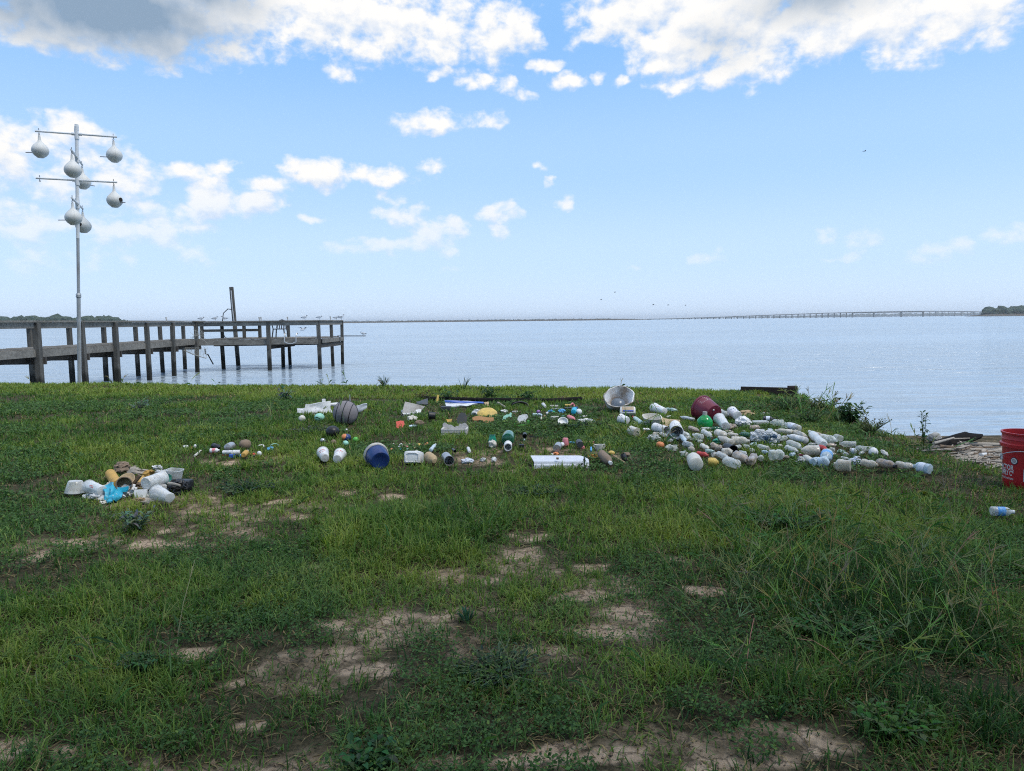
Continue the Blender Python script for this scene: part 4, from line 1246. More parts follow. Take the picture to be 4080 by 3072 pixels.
def build_clover():
    """low round-leaved ground cover mixed through the turf"""
    n = 420000
    y = 1.25 + 8.5 * RNG.uniform(0, 1, n) ** 1.5; x = RNG.uniform(-1, 1, n) * (.76 * y + .6)
    m = fbm(x, y, 1.1, 71, 3) + .5 * (fbm(x, y, 5, 73, 2) - .5)
    k = (m > .595) & (sdist(x, y) > .2) & (RNG.uniform(0, 1, n) > 1.6 * dirt_mask(x, y) + .55 * sparse(x, y)) & (tall_len(x, y) < .1)
    ft = np.array(FOOT); x, y = x[k], y[k]
    near = np.full(len(x), 9.)
    for a, b, r in ft: near = np.minimum(near, np.hypot(x - a, y - b) / r)
    x, y = x[near > 1], y[near > 1]; n = len(x)
    z = ground(x, y) + RNG.uniform(.008, .045, n)
    nv = np.stack([RNG.normal(0, .5, n), RNG.normal(-.15, .5, n), np.ones(n)], 1); nv /= np.linalg.norm(nv, axis=1, keepdims=True)
    t = RNG.normal(0, 1, (n, 3)); u = np.cross(nv, t); u /= np.linalg.norm(u, axis=1, keepdims=True); v = np.cross(nv, u)
    r = (RNG.uniform(.004, .0085, n) * np.clip(y / 3, 1, 2.2))[:, None]
    c = np.stack([x, y, z], 1)
    V = np.stack([c - u * r, c - v * r * .62 + nv * r * .15, c + u * r, c + v * r * .62 + nv * r * .15], 1).reshape(-1, 3)
    me = bpy.data.meshes.new('clover'); me.from_pydata(V.tolist(), [], [(4 * i, 4 * i + 1, 4 * i + 2, 4 * i + 3) for i in range(n)])
    col = np.ones((n * 4, 4), np.float32); g = np.array([(.056, .112, .032)]) * RNG.uniform(.55, 1.6, (n, 1)) * np.where(RNG.uniform(0, 1, (n, 1)) < .1, np.array([[1.9, 1.5, 1.2]]), 1.0)
    col[:, :3] = np.repeat(g, 4, 0)
    ca = me.color_attributes.new('col', 'FLOAT_COLOR', 'POINT'); ca.data.foreach_set('color', col.ravel())
    me.materials.append(leafmat('weed_leaf', .3, .45))
    o = bpy.data.objects.new('clover', me); COL.objects.link(o)
    tag(o, 'low small leaved ground cover woven through the turf', 'clover', kind='stuff')

def plant(px, py, hpx, wpx, kind, label, cat='weed', seed=0, col=(.05, .11, .03), nst=7, group=None, name='weed', ls=1.0):
    rnd = random.Random(seed * 13 + 5)
    b = P(px, py); k = mpp(b); H = hpx * k; Wd = wpx * k * .5
    lv, lf, lc = [], [], []
    stem = MB()
    def leaf(p, d, ln, wd, c, droop=.3):
        d = d.normalized(); sd = d.cross(Vector((0, 0, 1)))
        if sd.length < 1e-3: sd = Vector((1, 0, 0))
        sd.normalize(); up = sd.cross(d)
        i = len(lv)
        m1 = p + d * ln * .4; m2 = p + d * ln * .75 - Vector((0, 0, droop * ln * .3)); tp = p + d * ln - Vector((0, 0, droop * ln * .7))
        cup = up * wd * .18
        lv.extend([p, m1 + sd * wd * .5 + cup, m2 + sd * wd * .4 + cup, tp, m2 - sd * wd * .4 + cup, m1 - sd * wd * .5 + cup, m1, m2])
        lf.extend([(i, i + 1, i + 6), (i + 1, i + 2, i + 7, i + 6), (i + 2, i + 3, i + 7), (i + 3, i + 4, i + 7), (i + 4, i + 5, i + 6, i + 7), (i + 5, i, i + 6)])
        cc = tuple(v * rnd.uniform(.65, 1.3) for v in c); lc.extend([cc] * 8)
    for s in range(nst):
        a = rnd.uniform(0, 6.283); rr = math.sqrt(rnd.random())
        if kind == 'blade':       # tuft of long blades
            ln = H * rnd.uniform(.6, 1.1); d = Vector((math.cos(a) * rr * .7, math.sin(a) * rr * .4, 1)).normalized()
            leaf(b + Vector((math.cos(a), math.sin(a), 0)) * .01, d, ln, max(.008, 3 * k), col, .25); continue
        tip = b + Vector((math.cos(a) * Wd * rr, math.sin(a) * Wd * rr, H * rnd.uniform(.55, 1.0)))
        if kind == 'sprig': tip = b + Vector((rnd.uniform(-.4, .4) * Wd, rnd.uniform(-.3, .3) * Wd, H * rnd.uniform(.85, 1)))
        mid = b.lerp(tip, .5) + Vector((rnd.uniform(-.1, .1) * Wd, 0, H * .06))
        stem.tube([b, mid, tip], [.0035, .003, .0015], 4)
        nl = {'rosette': 7, 'broad': 9, 'sprig': 15, 'bush': 8}[kind]
        for i in range(nl):
            f = (i + .6) / nl if kind != 'rosette' else rnd.uniform(.2, 1)
            p = b.lerp(mid, f * 2) if f < .5 else mid.lerp(tip, f * 2 - 1)
            e = Vector((rnd.uniform(-1, 1), rnd.uniform(-1, 1), rnd.uniform(-.15, .75)))
            ln = {'rosette': .085, 'broad': .06, 'sprig': .035, 'bush': .075}[kind] * rnd.uniform(.6, 1.2) * max(.8, min(1.6, H / .2)) * ls
            leaf(p, e, ln, ln * {'rosette': .33, 'broad': .55, 'sprig': .4, 'bush': .55}[kind], col, rnd.uniform(0, .9))
    r = empty(name, b, label, cat, group)
    if stem.n: stem.build('stem', plastic('weed_stem', (.09, .13, .05), rough=.7, dirt=.3), r)
    me = bpy.data.meshes.new('foliage')
    me.from_pydata([tuple(v - b) for v in lv], [], lf)
    ca = me.color_attributes.new('col', 'FLOAT_COLOR', 'POINT')
    ca.data.foreach_set('color', np.concatenate([np.array(lc, np.float32), np.ones((len(lc), 1), np.float32)], 1).ravel())
    me.materials.append(leafmat('weed_leaf', .3, .45))
    o = bpy.data.objects.new('foliage', me); COL.objects.link(o); o.parent = r
    return r

def build_shade_trees():
    """the broad trees behind and above the viewer that keep the near lawn in shade"""
    M_bark = woodmat('oak_bark', (.05, .04, .03), (.17, .14, .11))
    rnd = np.random.default_rng(4)
    for i, (x, y, lb) in enumerate(((-7.5, -5.0, 'broad oak behind the lawn on the pier side, out of view'), (1.0, -6.5, 'broad oak straight behind the viewer, out of view'), (9.0, -4.0, 'broad oak behind the lawn on the bucket side, out of view'))):
        z0 = float(ground(x, y)) - .1
        r = empty('oak_tree', (x, y, z0), lb, 'tree', 'shade trees behind the viewer')
        tk = MB(); tk.tube([(x, y, z0), (x + .1, y, 2.0), (x, y + .3, 4.5), (x + .2, y + .6, 7.5)], [.45, .36, .30, .12], 12)
        for k in range(7):
            a = k * .9 + i; e = Vector((x + 4.2 * math.cos(a), y + 1.5 + 4.2 * math.sin(a), 7.2 + (k % 3)))
            tk.tube([(x, y + .2, 3.4 + .3 * k), Vector((x, y, 3.8)).lerp(e, .5) + Vector((0, 0, .7)), e], [.16, .11, .04], 7)
        tk.build('trunk', M_bark, r)
        n = 3000
        d = rnd.normal(0, 1, (n, 3)); d /= np.linalg.norm(d, axis=1, keepdims=True)
        q = rnd.uniform(.25, 1, n) ** .5
        c = np.stack([x + 6.2 * q * d[:, 0], y + 1.8 + 5.6 * q * d[:, 1], 9.0 + 3.4 * q * d[:, 2]], 1)
        hole = fbm(c[:, 0] + c[:, 2], c[:, 1] - c[:, 2], .7, 91, 3) > .47
        vis = (c[:, 2] - CAM_H - .5) > .46 * np.maximum(c[:, 1], 0) + .5
        c = c[hole & vis]; n = len(c)
        u = rnd.normal(0, 1, (n, 3)); u /= np.linalg.norm(u, axis=1, keepdims=True)
        w = np.cross(u, rnd.normal(0, 1, (n, 3))); w /= np.linalg.norm(w, axis=1, keepdims=True)
        s1 = rnd.uniform(.16, .34, n)[:, None]; s2 = s1 * .6
        V = np.stack([c - u * s1, c + w * s2, c + u * s1, c - w * s2], 1).reshape(-1, 3)
        me = bpy.data.meshes.new('crown'); me.from_pydata((V - np.array((x, y, z0))).tolist(), [], [(4 * k, 4 * k + 1, 4 * k + 2, 4 * k + 3) for k in range(n)])
        col = np.ones((n * 4, 4), np.float32); col[:, :3] = np.repeat(np.array([(.045, .085, .025)]) * rnd.uniform(.6, 1.4, (n, 1)), 4, 0)
        ca = me.color_attributes.new('col', 'FLOAT_COLOR', 'POINT'); ca.data.foreach_set('color', col.ravel())
        me.materials.append(leafmat('weed_leaf', .3, .45))
        o = bpy.data.objects.new('crown', me); COL.objects.link(o); o.parent = r

def build_plants():
    SIL = (.13, .18, .13); DK_ = (.03, .07, .025); MID = (.045, .10, .03); YEL = (.12, .19, .03); RED = (.11, .07, .035)
    plant(545, 2115, 95, 170, 'rosette', 'silvery thistle-like weed on bare soil below the rubbish heap', seed=1, col=SIL, nst=19, ls=0.70)
    plant(555, 1640, 55, 90, 'rosette', 'silvery weed in the lawn near the pier side', seed=2, col=SIL, nst=9)
    plant(1130, 1600, 60, 80, 'rosette', 'silvery weed behind the broken foam panels', seed=3, col=SIL, nst=9)
    plant(1530, 1545, 62, 90, 'blade', 'dark spiky grass tuft on the bank edge left of centre', 'grass tuft', seed=4, col=(.03, .075, .025), nst=34, name='grass_tuft')
    plant(1845, 1560, 75, 50, 'blade', 'small tuft of broad upright blades at the bank edge above the black pipe', 'grass tuft', seed=5, col=(.04, .08, .035), nst=12, name='grass_tuft')
    plant(1960, 1590, 50, 110, 'bush', 'bushy dark weed growing over the black pipe', seed=6, col=DK_, nst=12)
    plant(1790, 1598, 45, 130, 'bush', 'low leafy weed over the left end of the black pipe', seed=7, col=MID, nst=12)
    plant(2105, 1600, 40, 110, 'bush', 'low weed clump over the pipe behind the old tyre strip', seed=8, col=DK_, nst=10)
    plant(1690, 1595, 36, 100, 'bush', 'reddish green weed at the left tip of the black pipe', seed=9, col=(.09, .085, .035), nst=9)
    plant(2328, 1880, 95, 50, 'sprig', 'dark upright weed standing before the white gutter panel', seed=10, col=(.02, .055, .022), nst=2)
    plant(3680, 1800, 160, 70, 'sprig', 'tall thin weed beside the stone at the water edge', seed=11, col=(.05, .10, .035), nst=3)
    plant(3395, 1700, 100, 120, 'bush', 'leafy dark bush leaning over the water at the bank corner', 'bush', seed=12, col=DK_, nst=30, name='bush', ls=0.70)
    plant(3460, 1690, 105, 100, 'bush', 'broad leaved branch reaching out highest over the water', 'bush', seed=13, col=(.025, .055, .02), nst=7, name='bush')
    plant(3285, 1650, 75, 150, 'bush', 'low rusty tinged bush beside the dark retaining wall', 'bush', seed=14, col=(.05, .075, .025), nst=30, name='bush', ls=0.55)
    plant(3340, 1690, 60, 190, 'bush', 'dense green weed bank between the bottles and the water bush', 'bush', seed=15, col=MID, nst=38, name='bush', ls=0.50)
    plant(3130, 1640, 70, 190, 'bush', 'tangled weed growth just right of the retaining wall end', 'bush', seed=31, col=(.04, .085, .03), nst=34, name='bush', ls=.5)
    plant(3230, 1690, 70, 200, 'bush', 'tangled low growth behind the back row of bottles', 'bush', seed=32, col=(.045, .095, .03), nst=34, name='bush', ls=.5)
    plant(3470, 1730, 70, 170, 'bush', 'straggling brownish growth along the bank edge toward the stone', 'bush', seed=33, col=(.085, .085, .035), nst=30, name='bush', ls=.45)
    plant(3680, 1990, 34, 60, 'broad', 'bright yellow green broadleaf weed alone in the grass beyond the seed stalks', seed=16, col=YEL, nst=3)
    plant(2000, 2690, 60, 420, 'rosette', 'dark mat of creeping weed in the middle of the bare patches', seed=17, col=(.045, .075, .04), nst=104, ls=0.36)
    plant(1860, 2480, 70, 160, 'blade', 'coarse dark grass tuft on the bare soil', 'grass tuft', seed=18, col=(.05, .10, .06), nst=26, name='grass_tuft')
    plant(3100, 2860, 80, 260, 'blade', 'coarse broad bladed tuft above the bare patch on the right', 'grass tuft', seed=19, col=(.06, .13, .045), nst=26, name='grass_tuft')
    plant(3560, 2920, 110, 360, 'broad', 'lush broad bladed weed patch near the lower right corner', seed=20, col=(.07, .15, .04), nst=30, ls=0.55)
    plant(1480, 3060, 90, 220, 'broad', 'leafy green weed cut by the bottom of the view', seed=21, col=(.045, .11, .04), nst=28, ls=0.60)
    plant(560, 2690, 80, 420, 'sprig', 'wide dark leafy weed clump on the left of the lawn', seed=22, col=(.055, .12, .04), nst=40, ls=0.70)
    plant(3120, 2110, 90, 420, 'broad', 'wide clump of broad grass leaves under the seed stalks', seed=23, col=(.06, .135, .045), nst=69, ls=0.60)
    plant(3350, 2560, 110, 520, 'broad', 'dense leafy crabgrass clump in the middle of the seed stalks', seed=24, col=(.06, .135, .04), nst=44, ls=0.50)
    plant(2290, 1700, 26, 260, 'broad', 'dark leafy patch in front of the small coloured toys', seed=25, col=(.025, .06, .03), nst=45, ls=0.60)
    plant(1240, 1720, 24, 220, 'broad', 'grey green clover patch left of the dark ball', seed=26, col=(.07, .10, .07), nst=43, ls=0.50)
    plant(980, 1960, 40, 260, 'broad', 'dark low weed patch right of the rubbish heap', seed=27, col=(.025, .06, .03), nst=61, ls=0.50)
    plant(2130, 1970, 30, 240, 'broad', 'dark low clover patch below the white gutter panel', seed=28, col=(.03, .065, .03), nst=54, ls=0.50)
# ------------------------------------------------------------------ things lying on the grass: builders
G_BOT = 'plastic bottles sorted on the grass'
G_CUP = 'cups and tubs sorted on the grass'
UP = Vector((0, 0, 1))
LIFT = .022
_seed = [100]
def sd():
    _seed[0] += 1; return _seed[0]
def foot(p, r): FOOT.append((p.x, p.y, r))
def foot_line(a, b, r):
    n = max(1, int((b - a).length / (r * 1.2)))
    for i in range(n + 1): foot(a.lerp(b, i / n), r)

TINT = {
 'clear': lambda: clearpl('clear_plastic', (.86, .88, .85), (.12, .52), dirt=.42, rough=.1),
 'frost': lambda: clearpl('frosted_plastic', (.82, .83, .82), (.24, .55), dirt=.3),
 'grey': lambda: clearpl('grey_film', (.50, .53, .53), (.4, .85), dirt=.5),
 'beige': lambda: clearpl('silty_plastic', (.74, .69, .60), (.35, .75), dirt=.5),
 'brown': lambda: clearpl('muddy_plastic', (.42, .34, .26), (.6, .95), dirt=.8, dirtcol=(.16, .11, .075)),
 'blue': lambda: clearpl('bluish_plastic', (.62, .74, .82), (.32, .72), dirt=.3),
 'aqua': lambda: clearpl('aqua_plastic', (.55, .72, .68), (.3, .75), dirt=.25),
 'green': lambda: clearpl('green_bottle', (.015, .36, .09), (.55, .85), dirt=.15, dirtcol=(.01, .2, .06)),
 'dgreen': lambda: clearpl('dark_green_bottle', (.02, .14, .075), (.5, .85), dirt=.3, dirtcol=(.1, .12, .08)),
 'teal': lambda: clearpl('teal_plastic', (.03, .34, .22), (.5, .85), dirt=.2, dirtcol=(.02, .2, .14)),
 'white': lambda: plastic('white_plastic', (.70, .70, .69), rough=.4, dirt=.55),
 'bone': lambda: plastic('off_white_plastic', (.60, .57, .50), rough=.45, dirt=.3),
 'foam': lambda: plastic('white_foam', (.70, .70, .70), rough=.8, dirt=.45, dirtcol=(.2,.17,.13), bump=.3),
 'red': lambda: plastic('red_plastic', (.42, .035, .03), rough=.4, dirt=.4, dirtcol=(.4, .3, .27)),
 'maroon': lambda: plastic('maroon_plastic', (.145, .018, .035), rough=.35, dirt=.25, dirtcol=(.28, .14, .15), scale=6),
 'yellow': lambda: plastic('yellow_plastic', (.60, .42, .10), rough=.5, dirt=.45),
 'orange': lambda: plastic('orange_plastic', (.62, .22, .08), rough=.5, dirt=.3),
 'black': lambda: plastic('black_plastic', (.014, .014, .016), rough=.4, dirt=.3, dirtcol=(.06, .05, .045)),
 'char': lambda: plastic('charcoal_plastic', (.045, .05, .055), rough=.5, dirt=.4),
 'navy': lambda: plastic('navy_plastic', (.012, .035, .14), rough=.35, dirt=.3, dirtcol=(.06, .08, .16), scale=7),
 'bluep': lambda: plastic('blue_plastic', (.03, .10, .42), rough=.4, dirt=.2),
 'sky': lambda: plastic('sky_blue_plastic', (.10, .36, .66), rough=.45, dirt=.25),
 'cyan': lambda: plastic('cyan_plastic', (.02, .36, .52), rough=.4, dirt=.2),
 'mint': lambda: plastic('mint_plastic', (.30, .60, .48), rough=.45, dirt=.25),
 'pink': lambda: plastic('pink_plastic', (.66, .22, .24), rough=.45, dirt=.25),
 'coral': lambda: plastic('coral_cloth', (.68, .12, .09), rough=.8, dirt=.3, bump=.4),
 'purple': lambda: plastic('purple_rubber', (.34, .16, .42), rough=.6, dirt=.15),
 'lime': lambda: plastic('lime_plastic', (.10, .40, .06), rough=.5, dirt=.25),
 'jade': lambda: plastic('jade_plastic', (.02, .38, .20), rough=.45, dirt=.2),
 'tan': lambda: plastic('tan_card', (.42, .31, .18), rough=.85, dirt=.5, bump=.4),
 'mud': lambda: plastic('muddy_card', (.22, .16, .115), rough=.9, dirt=.6, bump=.5),
 'gold': lambda: plastic('ochre_foam', (.50, .30, .075), rough=.75, dirt=.5, bump=.5),
 'steel': lambda: plastic('dull_steel', (.42, .43, .44), rough=.35, dirt=.5, dirtcol=(.2, .13, .08), metal=.55),
 'stone': lambda: plastic('grey_stone', (.34, .33, .31), rough=.95, dirt=.5, bump=.8),
 'wood': lambda: plastic('driftwood', (.36, .32, .27), rough=.9, dirt=.6, dirtcol=(.15, .12, .09), bump=.6, scale=20),
 'wood2': lambda: plastic('brown_driftwood', (.20, .145, .10), rough=.9, dirt=.6, bump=.6, scale=20),
 'panel': lambda: plastic('white_enamel', (.60, .62, .66), rough=.4, dirt=.25, dirtcol=(.35, .33, .32)),
 'rubber': lambda: plastic('black_rubber', (.012, .0115, .011), rough=.9, dirt=.4, dirtcol=(.05, .035, .028), bump=.3, spec=.08),
 'ink': lambda: plastic('blue_ink', (.05, .08, .34), rough=.5, dirt=.2),
 'redink': lambda: plastic('red_ink', (.55, .06, .05), rough=.5, dirt=.3, dirtcol=(.66, .6, .6)),
 'greyink': lambda: plastic('grey_ink', (.16, .19, .24), rough=.5, dirt=.3, dirtcol=(.5, .5, .5)),
 'label': lambda: plastic('paper_label', (.62, .65, .72), rough=.6, dirt=.3, dirtcol=(.3, .36, .5)),
 'bluelab': lambda: plastic('blue_label', (.10, .33, .68), rough=.5, dirt=.6, dirtcol=(.62, .68, .72), scale=40),
}
def tm(k): return TINT[k]()

def axis2(x1, y1, x2, y2, rpx, lift=LIFT):
    """two axis ends of something of that pixel radius lying on the grass"""
    xm, ym = (x1 + x2) / 2, (y1 + y2) / 2
    g = P(xm, ym); r = rpx * mpp(g)
    for _ in range(2):
        g = P(xm, ym, r + lift); r = rpx * mpp(g)
    a, b = P(x1, y1, r + lift), P(x2, y2, r + lift)
    return a, b, r

PB = [(0, 0), (0, .55), (.015, .86), (.06, 1), (.28, 1), (.32, .92), (.42, .93), (.47, 1), (.64, 1), (.70, .97), (.80, .72), (.87, .42), (.90, .36), (.96, .36), (.96, .0)]
PW = [(0, 0), (0, .6), (.02, .9), (.05, 1), (.14, .97), (.17, 1), (.26, .95), (.29, 1), (.40, .94), (.45, 1), (.66, 1), (.74, .88), (.82, .6), (.87, .42), (.96, .42), (.96, 0)]
PJ = [(0, 0), (0, .7), (.03, .95), (.08, 1), (.55, 1), (.68, .92), (.8, .66), (.88, .40), (.96, .36), (.96, 0)]
PL = [(0, 0), (0, .6), (.03, .92), (.10, 1), (.38, 1), (.46, .82), (.54, .84), (.62, 1), (.80, .98), (.9, .7), (.95, .4), (1, .36), (1, 0)]
PG = [(0, 0), (0, .5), (.02, .88), (.06, 1), (.13, 1), (.15, .92), (.17, 1), (.26, 1), (.28, .92), (.30, 1), (.40, 1), (.42, .90), (.46, .90), (.48, 1), (.62, 1), (.64, .92), (.66, .98), (.74, .86), (.82, .55), (.88, .36), (.96, .36), (.96, 0)]
PV = [(0, 0), (0, .62), (.03, .95), (.08, 1), (.2, .97), (.34, .86), (.48, .97), (.56, 1), (.68, .98), (.78, .8), (.86, .5), (.9, .38), (.97, .38), (.97, 0)]
PS = {'b': PB, 'w': PW, 'j': PJ, 'l': PL}

def bottle(label, x1, y1, x2, y2, dia, tint='clear', dent=.10, cap=None, lab=None, prof='b', squash=1.0, group=G_BOT, name='bottle', cat='bottle', lift=LIFT):
    a, b, r = axis2(x1, y1, x2, y2, dia * .56, lift)
    if (b - a).length < r * 1.2: b = a + (b - a).normalized() * r * 1.2
    s = sd(); rv = random.Random(s)
    pr = PS[prof] if prof != 'b' else rv.choice((PB, PG, PG, PV, PW))
    if dent > .05: dent = dent * rv.uniform(.8, 1.5); squash = squash * rv.uniform(.82, 1.0)
    mb = MB().lathe(a, b, [(t, q * r) for t, q in pr], 22, squash, dent, s, freq=rv.uniform(2.0, 3.4))
    ctr = (a + b) / 2; ctr.z = min(a.z, b.z) - r
    if cap or lab:
        root = empty(name, ctr, label, cat, group)
        mb.build('bottle_body', tm(tint), root)
        if cap: MB().lathe(a.lerp(b, .90), a.lerp(b, 1.0), [(0, 0), (0, .43 * r), (.9, .43 * r), (1, .38 * r), (1, 0)], 12).build('cap', tm(cap), root)
        if lab: MB().lathe(a.lerp(b, .26), a.lerp(b, .60), [(0, .99 * r), (.03, 1.03 * r), (.5, 1.03 * r), (.97, 1.03 * r), (1, .99 * r)], 18, squash, dent * .9, s).build('wrapper', tm(lab), root)
        o = root
    else:
        o = tag(mb.build(name, tm(tint), loc=ctr), label, cat, group)
    foot_line(a, b, r * .95)
    return o

def marks(a, b, rf, t0, t1, p0, p1, rows, n, seed, skip=.2):
    """little printed strokes on a round wall; rf(t) = radius"""
    rnd = random.Random(seed); mb = MB()
    ax = b - a; x = ax.normalized()
    h = Vector((0, -.6, .8)); v = (h - x * h.dot(x)).normalized(); u = x.cross(v)
    def pt(t, ph): return a + ax * t + (v * math.cos(ph) + u * math.sin(ph)) * (rf(t) * 1.012)
    for i in range(rows):
        ta = t0 + (t1 - t0) * i / rows; tb = ta + (t1 - t0) / rows * .62
        for k in range(n):
            if rnd.random() < skip: continue
            pa = p0 + (p1 - p0) * (k + rnd.uniform(0, .25)) / n; pb = pa + (p1 - p0) / n * rnd.uniform(.3, .75)
            tt = ta + (tb - ta) * rnd.uniform(0, .4); te = tb - (tb - ta) * rnd.uniform(0, .35)
            q = [pt(tt, pa), pt(te, pa), pt(te, pb), pt(tt, pb)]
            if rnd.random() < .4: q[2] = pt(te, pa + (pb - pa) * .3)
            mb.add([tuple(w) for w in q], [(0, 1, 2, 3)])
    return mb

def cup(label, x1, y1, x2, y2, d1, d2, tint='white', ink=None, dent=.04, rim=True, closed=False, group=G_CUP, name='cup', cat='cup', wall=.05, lift=LIFT, inside=None, rowsn=(3, 7), span=(-.9, .9), squash=1.0, tr=(.3, .8), pw=2.0):
    """x1,y1 the closed bottom, x2,y2 the open rim, pixel diameters of both"""
    a, b, r = axis2(x1, y1, x2, y2, max(d1, d2) / 2, lift)
    k = r / (max(d1, d2) / 2); ra, rb = d1 / 2 * k, d2 / 2 * k
    if ra < rb * .9:                      # rests on its side: the narrow end tips down
        a.z -= (rb - ra) * .8
    s = sd(); w = max(ra, rb) * wall
    def rf(t): return ra + (rb - ra) * t
    pr = [(0, 0), (0, ra * .8), (.01, ra * .96), (.03, rf(.03)), (.25, rf(.25)), (.5, rf(.5)), (.75, rf(.75)), (.95, rf(.95))]
    if rim: pr += [(.955, rb * 1.05), (.985, rb * 1.06), (1.0, rb * 1.03)]
    else: pr += [(1.0, rb)]
    if closed: pr += [(1.0, rb * .8), (1.01, 0)]
    else: pr += [(1.0, rb - w), (.6, rf(.6) - w), (.2, rf(.2) - w), (.06, ra - w), (.06, 0)]
    mb = MB().lathe(a, b, pr, 24, squash, dent, s, pw=pw)
    ctr = (a + b) / 2; ctr.z -= r
    if ink:
        root = empty(name, ctr, label, cat, group)
        mb.build('cup_body', tm(tint), root)
        mk = marks(a, b, rf, tr[0], tr[1], span[0], span[1], rowsn[0], rowsn[1], s)
        if mk.n: mk.build('print', tm(ink), root)
        o = root
    else: o = tag(mb.build(name, tm(tint), loc=ctr), label, cat, group)
    foot_line(a, b, max(ra, rb) * .9)
    return o

def upright(label, px, py, d1, d2, hpx, tint='white', name='tub', cat='tub', group=G_CUP, tilt=(0, 0), dent=.03, wall=.05, closed=False, pw=2.0, rx=1.0, prof=None, lift=LIFT, flip=False):
    """stands on the ground with its bottom centre at px,py"""
    g = P(px, py, lift); k = mpp(g); h = hpx * k; ra, rb = d1 / 2 * k, d2 / 2 * k
    b = g + Vector((tilt[0] * h, tilt[1] * h, h))
    w = max(ra, rb) * wall
    pr = prof and [(t, q * rb) for t, q in prof] or [(0, 0), (0, ra * .9), (.03, ra), (.5, (ra + rb) / 2), (.92, rb * .99), (.93, rb * 1.05), (1, rb * 1.05), (1, rb - w), (.5, (ra + rb) / 2 - w), (.08, ra - w), (.08, 0)]
    if closed and not prof: pr = [(0, 0), (0, ra), (.04, ra * 1.02), (.94, rb), (1, rb * .9), (1, 0)]
    o = MB().lathe(g, b, pr, 24, 1.0, dent, sd(), pw=pw, rx=rx, hint=(0, -1, 0)).build(name, tm(tint), loc=g)
    foot(g, max(ra, rb))
    return tag(o, label, cat, group)

def ball(label, px, py, dpx, tint, name='ball', cat='ball', group=None, dent=.0, sq=1.0, sub=3, rx=1.0):
    g = P(px, py); r = dpx / 2 * mpp(g)
    g = P(px, py, r * sq + .004); r = dpx / 2 * mpp(g)
    o = MB().ball(g, r * rx, r, r * sq, sub, dent, sd()).build(name, tm(tint), loc=Vector((g.x, g.y, g.z - r)))
    foot(g, r * .9)
    return tag(o, label, cat, group)

def lump(label, px, py, wpx, hpx, tint, name, cat, dent=.45, dpx=None, group=None, sub=4, freq=1.6, lift=0.0):
    """crumpled thing of that width and height, centre at px, py"""
    g = P(px, py + hpx * .30); k = mpp(g); rx, rz = wpx / 2 * k, hpx / 2 * k; ry = (dpx / 2 * k) if dpx else min(rx, rz * 1.4)
    c = g + Vector((0, 0, rz * .8 + lift))
    o = MB().ball(c, rx, ry, rz, sub, dent, sd(), freq).build(name, tm(tint), loc=Vector((c.x, c.y, c.z - rz)))
    foot(c, max(rx, ry) * .85)
    return tag(o, label, cat, group)

def stick(label, x1, y1, x2, y2, dpx, tint, name, cat, d2px=None, group=None, lift=.006, h1=0, h2=0, seg=8):
    a, b, r = axis2(x1, y1, x2, y2, dpx / 2, lift)
    k = r / (dpx / 2)
    a = a + UP * (h1 * k); b = b + UP * (h2 * k)
    rnd = random.Random(sd()); m = a.lerp(b, .5) + Vector((0, 0, r * rnd.uniform(-.2, .3)))
    r2 = (d2px or dpx) / 2 * k
    o = MB().tube([a, a.lerp(m, .5), m, m.lerp(b, .5), b], r, seg, r2).build(name, tm(tint))
    foot_line(a, b, max(r, .012))
    return tag(o, label, cat, group)

def plate(label, corners, tint, name, cat, th=.006, group=None, wob=.0, thick_dir=None, n=(8, 6), footr=.05):
    """corners: four (px, py, height px) going round; a thin bent panel between them"""
    C = []
    for (px, py, h) in corners:
        g = P(px, py + h, .008); k = mpp(g)
        C.append(g + UP * (h * k))
    s = sd(); G = []
    for i in range(n[0] + 1):
        row = []
        for j in range(n[1] + 1):
            f, q = i / n[0], j / n[1]
            p = C[0].lerp(C[1], f).lerp(C[3].lerp(C[2], f), q)
            if wob:
                p = p + mnoise.noise_vector(Vector((f * 2.2, q * 2.2, s * 3.7))) * wob
            row.append(tuple(p))
        G.append(row)
    o = MB().sheet(G, th).build(name, tm(tint))
    for i in range(5):
        foot(C[3].lerp(C[2], i / 4), footr); foot(C[0].lerp(C[1], i / 4), footr)
    return tag(o, label, cat, group)

def block(label, px, py, wpx, hpx, dpx, tint, name, cat, yaw=0.0, bev=.15, group=None, pitch=0.0, lift=.004):
    """box with its bottom front centre near px, py"""
    g = P(px, py, lift); k = mpp(g)
    M3 = Matrix.Rotation(R(yaw), 3, 'Z') @ Matrix.Rotation(R(pitch), 3, 'X')
    c = g + Vector((0, dpx * k * .5, hpx * k * .5))
    o = MB().box(c, wpx * k, dpx * k, hpx * k, M3, bev * min(wpx, hpx, dpx) * k).build(name, tm(tint), loc=g)
    foot(c, min(wpx, dpx) * k * .55)
    for q in (-.3, .3): foot(c + M3 @ Vector((wpx * k * q, 0, 0)), min(wpx, dpx) * k * .5)
    return tag(o, label, cat, group)

def outline(label, pts, th, tint, name, cat, group=None, lean=0.0, lift=0.0, base=None):
    """flat cut-out shape with thickness standing or leaning; pts in photo pixels, base row sets its distance"""
    xs = [p[0] for p in pts]; yb = base or max(p[1] for p in pts)
    g = P(sum(xs) / len(xs), yb, lift); y0 = g.y
    W = []
    for (px, py) in pts:
        q = at_depth(px, py, y0); dz = q.z - g.z
        W.append(Vector((q.x, y0 + dz * lean, q.z)))
    o = MB().poly([tuple(w) for w in W], (0, th, -th * .2)).build(name, tm(tint), smooth=False)
    for px in np.linspace(min(xs), max(xs), 5):
        foot(at_depth(px, yb, y0), max(.03, abs(lean) * .05))
    return tag(o, label, cat, group)

